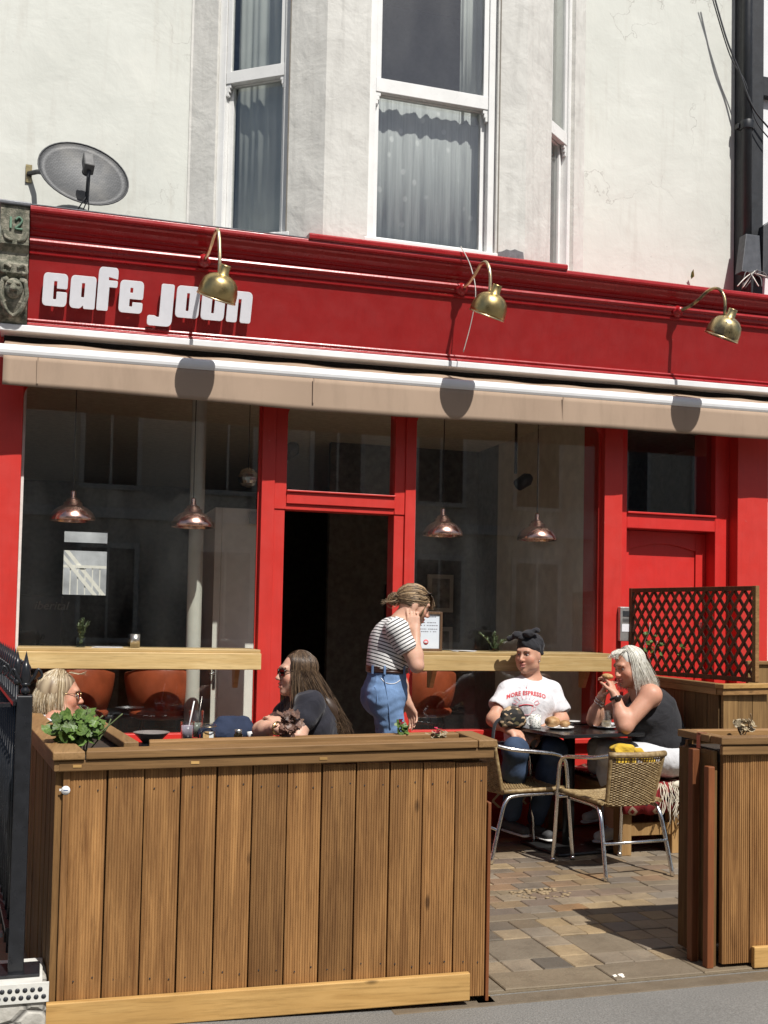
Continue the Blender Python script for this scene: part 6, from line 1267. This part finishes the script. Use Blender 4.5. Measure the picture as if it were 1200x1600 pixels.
# ================================================================ PLANTS
def leaf_mesh(name, kind, mat):
    n = 14; vs = [(0, 0, 0)]
    for i in range(n):
        a = 2*math.pi*i/n
        if kind == 'lobed': r = (.8+.2*math.cos(5*a))*(1 if i else .55); vs.append((r*math.cos(a)+.5, r*math.sin(a), .22*r*r+.06*math.sin(3*a)))
        else: r = 1; vs.append((.5+.5*math.cos(a), .17*math.sin(a)*(1-.3*math.cos(a)), .12*math.sin(math.pi*(.5+.5*math.cos(a)))))
    me = bpy.data.meshes.new(name); me.from_pydata([(a*.5, b*.5, c*.5) for a, b, c in vs] if kind == 'lobed' else vs, [], [(0, i+1, (i+1) % n+1) for i in range(n)]) if kind == 'lobed' else me.from_pydata(vs[1:], [], [tuple(range(n))])
    me.materials.append(M[mat]); return me
def leafy(name, cl, var):
    x = N(name); oi = x.n('ObjectInfo'); f = x.noise(x.co(), 6, 4); hs = x.n('HueSaturation'); x.l(x.ramp(f, [(.35, cl[0]), (.65, cl[1])]), hs.inputs['Color']); x.l(x.math('ADD', x.math('MULTIPLY', oi.outputs['Random'], var), 1-var*.5), hs.inputs['Value']); x.set(hs.outputs[0], rough=.45, spec=.4)
    tl_ = x.n('BsdfTranslucent'); x.l(hs.outputs[0], tl_.inputs[0]); ms = x.n('MixShader'); ms.inputs[0].default_value = .25; x.l(x.b.outputs[0], ms.inputs[1]); x.l(tl_.outputs[0], ms.inputs[2]); x.l(ms.outputs[0], x.out.inputs[0])
leafy('geranium_leaf', ((.05, .11, .02), (.14, .22, .05)), .9); leafy('sedum_leaf', ((.10, .05, .045), (.22, .13, .09)), .8); leafy('rosemary_leaf', ((.10, .14, .07), (.2, .25, .14)), .5); leafy('variegated_leaf', ((.11, .07, .04), (.62, .52, .34)), .5); leafy('petal_red', ((.45, .02, .06), (.55, .05, .1)), .4); plain('stem_green', (.10, .13, .05), .7); plain('stem_dry', (.20, .13, .07), .8)
LM = {k: leaf_mesh('leaf', kd, k) for k, kd in (('geranium_leaf', 'lobed'), ('sedum_leaf', 'lobed'), ('variegated_leaf', 'lobed'), ('petal_red', 'lobed'), ('rosemary_leaf', 'long'), ('leaf_green', 'long'), ('dry_leaf', 'long'))}
def put_leaf(root, mat, p, s, rg, up=.6, name='leaf', d=None):
    o = bpy.data.objects.new(name, LM[mat]); COL.objects.link(o); o.parent = root; o.location = Vector(p)-origin(root); o.scale = (s, s, s)
    if d is None: d = Vector((rg.gauss(0, 1), rg.gauss(0, 1), rg.gauss(up, .5)))
    if LM[mat].name.startswith('leaf') and mat in ('geranium_leaf', 'sedum_leaf', 'variegated_leaf'):      # broad leaves turn their face to the light
        nn = Vector((.25*d[0]+rg.gauss(0, .35), -.55+.25*d[1]+rg.gauss(0, .35), .75+rg.gauss(0, .3))).normalized(); q = nn.to_track_quat('Z', 'X'); o.rotation_euler = (q @ Matrix.Rotation(rg.uniform(0, 6.28), 3, 'Z').to_quaternion()).to_euler(); return o
    o.rotation_euler = Vector(d).to_track_quat('X', 'Z').to_euler(); return o
def bushy(name, label, base, top, rad, n, size, mat, seed, flowers=0, stem='stem_green'):
    rg = random.Random(seed); base, top = Vector(base), Vector(top); r = thing(name, label, 'plant', base)
    for i in range(max(5, n//7)):
        q = top+Vector((rg.gauss(0, rad*.5), rg.gauss(0, rad*.4), rg.gauss(0, rad*.3))); MB().tube(spline([base+Vector((rg.gauss(0, rad*.2), rg.gauss(0, rad*.2), -.03)), (base+q)/2+Vector((rg.gauss(0, .02), 0, 0)), q], 4), .003, 5).build('stem', stem, r)
    for i in range(n):
        a = Vector((rg.gauss(0, 1), rg.gauss(0, 1), rg.gauss(0, 1))).normalized()*rg.random()**.4; c = base*.3+top*.7; p = c+Vector((a.x*rad, a.y*rad*.8, a.z*(top.z-base.z)*.62)); put_leaf(r, mat, p, size*rg.uniform(.6, 1.25), rg, .7, d=Vector((a.x+rg.gauss(0, .4), a.y-.3+rg.gauss(0, .4), rg.gauss(.3, .5))))
    for i in range(flowers):
        c = top+Vector((rg.gauss(0, rad*.3), -.02, rg.uniform(0, .03)))
        for k in range(6): put_leaf(r, 'petal_red', c+Vector((rg.gauss(0, .006), rg.gauss(0, .006), rg.gauss(0, .006))), .022, rg, .5, 'petal')
    return r
bushy('geranium', 'bushy green geranium in the left corner of the long planter', (0.136, -2.8, 0.962), (0.128, -2.8, 1.058), .105, 150, .05, 'geranium_leaf', 11)
bushy('sedum', 'brown leaved succulent in the middle of the long planter', (0.946, -2.88, 0.976), (0.962, -2.88, 1.069), .055, 42, .045, 'sedum_leaf', 12, stem='stem_dry')
bushy('flowering_plant', 'small geranium with a pink flower bud in the long planter', (1.424, -2.95, 0.985), (1.412, -2.95, 1.051), .035, 13, .04, 'geranium_leaf', 13, 1)
bushy('flowering_plant', 'small red flower stems near the right end of the planter', (1.548, -2.98, 0.984), (1.547, -2.98, 1.016), .05, 9, .03, 'variegated_leaf', 14, 1)
bushy('variegated_plant', 'cream edged succulent in the short right planter', (3.052, -2.95, 0.992), (3.045, -2.95, 1.042), .05, 22, .042, 'variegated_leaf', 15, stem='stem_dry')
vn = thing('climbing_plant', 'sparse climber with dry stems on the lattice trellis', 'plant', (4.3, -.9, 1.13)); rg = random.Random(8)
for pts in ([(1012,1050), (1004,1010), (1012,995), (1017,978), (1020,968)], [(1035,1060), (1030,1040), (1033,1022), (1040,1018)], [(1058,1060), (1056,1030), (1060,1005), (1062,985)], [(1000,1010), (1016,1020)]):
    pass
for i, (q, z0) in enumerate(((.20, .02), (.38, .0), (.55, .0), (.3, .1))):
    P = [tpt(q+.03*math.sin(k*1.7+i), z0+.07*k, .02) for k in range(6-i)]; MB().tube(spline(P, 4), .003, 5).build('stem', 'cable_white' if i in (0, 3) else 'stem_dry', vn)
    for k in range(7 if i != 1 else 3): p = P[min(len(P)-1, 1+k % 5)]; put_leaf(vn, 'geranium_leaf', p+tn*.01+Vector((rg.gauss(0, .03), 0, rg.gauss(0, .02))), .04, rg, .3)
def sprig_glass(label, p, n, spread, h, seed):
    rg = random.Random(seed); r = thing('herb_jar', label, 'plant', p); a, b, c = p; w_ = .027
    m = MB()
    for (x0, x1, y0, y1) in ((-w_, w_, -w_, -w_+.003), (-w_, w_, w_-.003, w_), (-w_, -w_+.003, -w_+.003, w_-.003), (w_-.003, w_, -w_+.003, w_-.003)): m.box(a+x0, a+x1, b+y0, b+y1, c+.004, c+.062)
    m.box(a-w_, a+w_, b-w_, b+w_, c, c+.004); m.build('glass_cube', 'clear_glass', r); box('water', 'water_clear', r, a-.023, a+.023, b-.023, b+.023, c+.005, c+.035)
    for i in range(n):
        t = Vector((rg.gauss(0, spread), rg.gauss(0, spread*.6), h*rg.uniform(.7, 1.1))); P = spline([Vector(p)+Vector((rg.gauss(0, .006), rg.gauss(0, .006), .02)), Vector(p)+t*.5+Vector((0, 0, .03)), Vector(p)+t+Vector((0, 0, .02))], 6); MB().tube(P, .0022, 5).build('stem', 'stem_green', r)
        for k in range(3, len(P)):
            for q in range(3): put_leaf(r, 'rosemary_leaf', P[k], .026, rg, .5, d=(P[k]-P[k-1]).normalized()*.8+Vector((rg.gauss(0, .6), rg.gauss(0, .6), rg.gauss(0, .3))))
glass('clear_glass', (.93, .95, .94), 1.5, 1.6); glass('water_clear', (.88, .92, .9), 1.33, 1.0); glass('drink_amber', (.75, .55, .25), 1.35, 1.0); plain('drink_lilac', (.60, .50, .62), .25, var=.06); plain('ice_water', (.5, .52, .46), .2, var=.3, scale=60)
sprig_glass('rosemary sprigs in a small glass cube on the left window bar', ((0.216, -0.05, 1.293)[0], -.05, 1.259), 7, .02, .15, 3)
sprig_glass('spreading herb sprigs in a small glass cube on the right window bar', ((3.05, -0.05, 1.279)[0], -.05, 1.259), 6, .075, .10, 4)
bx0 = (0.554, -0.04, 1.297)[0]; bk_ = MB().lathe([(0, .002), (.028, .002), (.030, .0), (.031, .088), (.029, .088), (.028, .006), (0, .006)], (bx0, -.04, 1.2585), 24).build('beaker', plain('brushed_steel', (.55, .53, .48), .35, .9).m); tag(bk_, 'brushed steel beaker on the left window bar', 'beaker')
def sheets(name, x0, y0, w_, d_, label, n=3):
    r = thing(name, label, 'paper', (x0, y0, 1.2585)); rg = random.Random(int(x0*10))
    for i in range(n): 
        c = Vector((x0+rg.gauss(0, .012), y0+rg.gauss(0, .008), 1.2595+.0016*i)); a = rg.gauss(0, .12); MB().obox(c, Vector((math.cos(a), math.sin(a), 0))*w_/2, Vector((-math.sin(a), math.cos(a), 0))*d_/2, (0, 0, .0005)).build('sheet', 'sticker_white', r)
sheets('menu_sheets', (0.37, -0.04, 1.29)[0], -.06, .17, .11, 'white menu sheets lying on the left window bar'); sheets('menu_sheets', (2.807, -0.05, 1.276)[0], -.07, .14, .10, 'white menu sheets lying on the right window bar', 5)
mf = thing('opening_hours_sign', 'wood framed opening hours sign leaning on the right window bar', 'sign', (2.60, -.05, 1.259)); fx0, fx1 = (2.407, -0.06, 1.334)[0], (2.653, -0.06, 1.337)[0]; plain('sign_paper', (.66, .72, .78), .6, var=.03); plain('sign_ink', (.22, .22, .25), .7); plain('sign_red', (.62, .12, .13), .6); wood('frame_wood', (.10, .055, .03), (.19, .11, .06), 2, 1, .5, 0)
z0_, z1_ = 1.259, 1.259+.275
for a in ((fx0, fx0+.018, z0_, z1_), (fx1-.018, fx1, z0_, z1_), (fx0+.018, fx1-.018, z0_, z0_+.018), (fx0+.018, fx1-.018, z1_-.018, z1_)): box('frame', 'frame_wood', mf, a[0], a[1], -.062, -.04, a[2], a[3], .002)
pp = box('paper', 'sign_paper', mf, fx0+.018, fx1-.018, -.05, -.045, z0_+.018, z1_-.018)
rg = random.Random(5)
for i, zz in enumerate((.235, .195, .175, .15, .132)):
    xx = fx0+.04+.012*(i % 2)
    while xx < fx1-.045: l = rg.uniform(.006, .016); box('print', 'sign_ink', pp, xx, xx+l, -.0508, -.0502, z0_+zz, z0_+zz+.006); xx += l+.004+(.01 if rg.random() < .2 else 0)
MB().lathe([(0, .001), (.019, .001), (.019, 0), (0, 0)], (fx0+(fx1-fx0)*.52, -.0502, z0_+.062), 20, (0, -1, 0)).build('logo', 'sign_red', pp); box('logo_mark', 'sign_paper', pp, fx0+(fx1-fx0)*.52-.011, fx0+(fx1-fx0)*.52+.011, -.0518, -.0513, z0_+.058, z0_+.067)

# ================================================================ ON THE CAFE TABLE (top at 0.785)
ZT_ = .7855
def on(p): return (p[0], p[1], ZT_)
plain('china', (.78, .77, .74), .2, var=.02); plain('phone_black', (.012, .012, .014), .12); x = N('speckled_mug'); v = x.n('TexVoronoi'); v.inputs['Scale'].default_value = 95; x.l(x.co(), v.inputs['Vector']); x.set(x.ramp(v.outputs['Distance'], [(.30, (.16, .2, .17)), (.42, (.74, .73, .68))]), rough=.3)
def plate(name, p, r, label): return tag(MB().lathe([(0, .004), (r*.62, .004), (r*.95, .014), (r, .017), (r*.97, .012), (r*.62, 0), (0, 0)], p, 36).build(name, 'china'), label, 'plate')
q = on((3.21, -0.773, 0.785)); plate('plate', q, .095, 'white plate under the pastry on the cafe table')
def bread(p, r, label, seed):
    b_ = SDF(.004); b_.ell(V(p), r, .01); b_.fold = folds(.004, 55, seed); vs, fs = b_.mesh(); return tag(np_mesh('pastry', vs, fs, 'pastry_crust', None, {}, 1), label, 'pastry')
x = N('pastry_crust'); co = x.co(); x.set(x.ramp(x.noise(co, 30, 6), [(.3, (.18, .08, .025)), (.55, (.42, .24, .10)), (.75, (.62, .45, .24))]), rough=.7); x.bump(x.noise(co, 60, 5), .5, .006)
bread((q[0]-.045, q[1]+.01, ZT_+.045), (.052, .042, .036), 'larger golden pastry on the white plate', 2); bread((q[0]+.04, q[1]+.01, ZT_+.033), (.04, .036, .024), 'smaller golden pastry on the white plate', 3)
def mug(p, label):
    a, b, c = p; o = thing('mug', label, 'mug', p); MB().lathe([(0, .002), (.036, .0), (.038, .004), (.038, .085), (.035, .085), (.034, .006), (0, .006)], p, 28).build('cup', 'speckled_mug', o); MB().tube(arc((a-.038, b, c+.044), .024, R(90), R(270), 10, (1, 0, 0), (0, 0, 1)), .005, 8).build('handle', 'speckled_mug', o); MB().lathe([(0, .072), (.034, .072)], p, 24).build('coffee', 'dark_wood', o)
mug(on((3.082, -0.678, 0.785)), 'speckled grey and white mug beside the pastry plate')
q = on((3.548, -0.768, 0.785)); plate('plate', q, .082, 'white saucer under the half full glass')
def tumbler(name, p, r0, r1, h, fill, liq, label, lv=.5):
    o = thing(name, label, 'glass', p); MB().lathe([(0, 0), (r0, 0), (r1, h), (r1-.002, h), (r0-.002, .006), (0, .006)], p, 28).build('glass', 'clear_glass', o); rl = r0-.003+(r1-r0)*lv; MB().lathe([(0, .007), (r0-.003, .007), (rl, h*lv), (0, h*lv)], p, 24).build('drink', liq, o); return o
plain('latte', (.48, .33, .18), .4)
tumbler('latte_glass', (q[0]+.005, q[1], q[2]+.005), .032, .040, .115, .3, 'latte', 'ribbed glass with a little milky coffee left', .38)
nk = thing('napkin', 'crumpled white paper napkin on the saucer', 'napkin', (q[0]+.05, q[1]+.01, q[2]+.016)); nb2 = SDF(.004); nb2.ell((q[0]+.05, q[1]+.01, q[2]+.028), (.03, .022, .013), .01); nb2.fold = folds(.006, 80, 4); vs, fs = nb2.mesh(); np_mesh('paper', vs, fs, 'white_cotton', nk)
q = on((3.546, -0.467, 0.785)); tag(MB().obox((q[0], q[1], ZT_+.004), (.07, .02, 0), (-.01, .035, 0), (0, 0, .004)).build('phone', 'phone_black', None, .003), 'black phone lying flat in the middle of cafe table', 'phone')
q = on((3.524, -0.329, 0.785)); tag(MB().lathe([(0, .003), (.045, .003), (.06, .008), (.058, .004), (.045, 0), (0, 0)], q, 28).build('side_plate', 'china'), 'small side plate behind the pastries', 'plate')
x = N('camo_cloth'); v = x.n('TexVoronoi'); v.inputs['Scale'].default_value = 34; x.l(x.co((1, 1, 1.4)), v.inputs['Vector']); sp_ = x.n('SeparateColor'); x.l(v.outputs['Color'], sp_.inputs[0]); x.set(x.ramp(sp_.outputs[0], [(.0, (.012, .011, .01)), (.42, (.06, .045, .03)), (.6, (.14, .12, .06)), (.76, (.5, .36, .22))]), rough=.8); [setattr(n_.color_ramp, 'interpolation', 'CONSTANT') for n_ in x.t.nodes if n_.type == 'VALTORGB']
q = on((2.943, -0.622, 0.785)); bg_ = thing('handbag', 'small black and tan patterned bag on the table corner', 'bag', q); b_ = SDF(.005); b_.ell((q[0], q[1], ZT_+.065), (.085, .05, .07), .02); b_.cap((q[0]-.06, q[1], ZT_+.03), (q[0]+.06, q[1], ZT_+.03), .035, None, .02); b_.cut((q[0], q[1], ZT_+.001), (0, 0, -1)); b_.fold = folds(.004, 40, 6); vs, fs = b_.mesh(); np_mesh('pouch', vs, fs, 'camo_cloth', bg_); MB().tube(spline([(q[0]-.07, q[1], ZT_+.06), (q[0]-.13, q[1]-.02, ZT_+.02), (q[0]-.15, q[1]-.03, ZT_-.10), (q[0]-.14, q[1]-.03, ZT_-.25)], 6), .011, 6).build('strap', 'black_cotton', bg_)

# ================================================================ ON THE TABLE BEHIND THE PLANTER (top at 0.738)
ZS = .7385
def on2(p): return (p[0], p[1], ZS)
o = tumbler('drink_glass', on2((0.813, -0.757, 0.738)), .034, .042, .115, .8, 'drink_lilac', 'short glass of lilac drink with a white straw', .8); q = (0.813, -0.757, 0.738); MB().tube([(q[0]-.005, q[1], ZS+.01), (q[0]+.035, q[1]-.01, ZS+.235)], .004, 8).build('straw', 'sticker_white', o)
o = tumbler('tall_glass', on2((0.886, -0.596, 0.738)), .034, .043, .165, .8, 'ice_water', 'tall clear glass with a metal straw', .55); q = (0.886, -0.596, 0.738); MB().tube([(q[0], q[1], ZS+.01), (q[0]+.03, q[1], ZS+.25)], .0018, 6).build('straw', 'brushed_steel', o)
q = on2((0.934, -0.772, 0.738)); jr = thing('clip_jar', 'clip top glass jar of coins and notes', 'jar', q); MB().lathe([(0, 0), (.046, .0), (.05, .006), (.05, .07), (.042, .08), (.042, .085), (.048, .088), (.048, .10), (0, .104)], q, 28).build('jar', 'clear_glass', jr); MB().lathe([(.046, .084), (.051, .086), (.046, .088)], q, 28).build('seal', 'brass_rim', jr)
for k, (mt, a) in enumerate((('bread', -.015), ('sticker_white', .012), ('brass', .02), ('bread', .0))): MB().obox((q[0]+a, q[1]-.015+.01*k, q[2]+.03), (.018, .004, 0), (0, .006, .0), (0, .004, .024)).build('contents', mt, jr)
q = on2((1.097, -0.858, 0.738)); hj = thing('honey_jar', 'small jar of honey by the folded arms', 'jar', q); MB().lathe([(0, 0), (.024, 0), (.026, .004), (.026, .045), (.02, .052), (0, .053)], q, 20).build('jar', 'drink_amber', hj); MB().lathe([(.012, .053), (.02, .053), (.022, .075), (.014, .076), (0, .076)], q, 20).build('lid', 'brushed_steel', hj)
q = on2((1.204, -0.772, 0.738)); cp = thing('cup', 'white cup with dark print beside the folded arms', 'cup', q); MB().lathe([(0, .0), (.03, 0), (.04, .05), (.037, .05), (.028, .005), (0, .005)], q, 24).build('bowl', 'china', cp); MB().obox((q[0]-.01, q[1]-.0385, q[2]+.03), (.012, 0, 0), (0, .002, .0), (0, .003, .014)).build('print', 'phone_black', cp)
q = on2((0.603, -0.795, 0.738)); tag(MB().lathe([(0, .004), (.05, .004), (.10, .055), (.105, .06), (.10, .06), (.048, 0), (0, 0)], q, 32).build('bowl', plain('stoneware', (.2, .18, .17), .35).m), 'shallow grey stoneware bowl on the table behind planter', 'bowl')
q = V(on2((1.037, -0.717, 0.738))); jk = SDF(.006); jk.cap(q+V((-.09, .06, .03)), q+V((.12, .08, .05)), .06, .07, .04, ((0, 0, 1), 1.2)); jk.cap(q+V((.0, .08, .09)), q+V((.13, .09, .09)), .045, .04, .04); jk.ell(q+V((.03, .06, .03)), (.16, .09, .05), .03); jk.cut(q, (0, 0, -1)); jk.fold = folds(.007, 30, 17); vs, fs = jk.mesh(); denim('denim_navy', (.03, .042, .08)); tag(np_mesh('denim_jacket', vs, fs, 'denim_navy', None), 'dark blue denim jacket heaped on the table', 'jacket')
for k, (px, lab) in enumerate(((277, 'left'), (352, 'right'))): pass
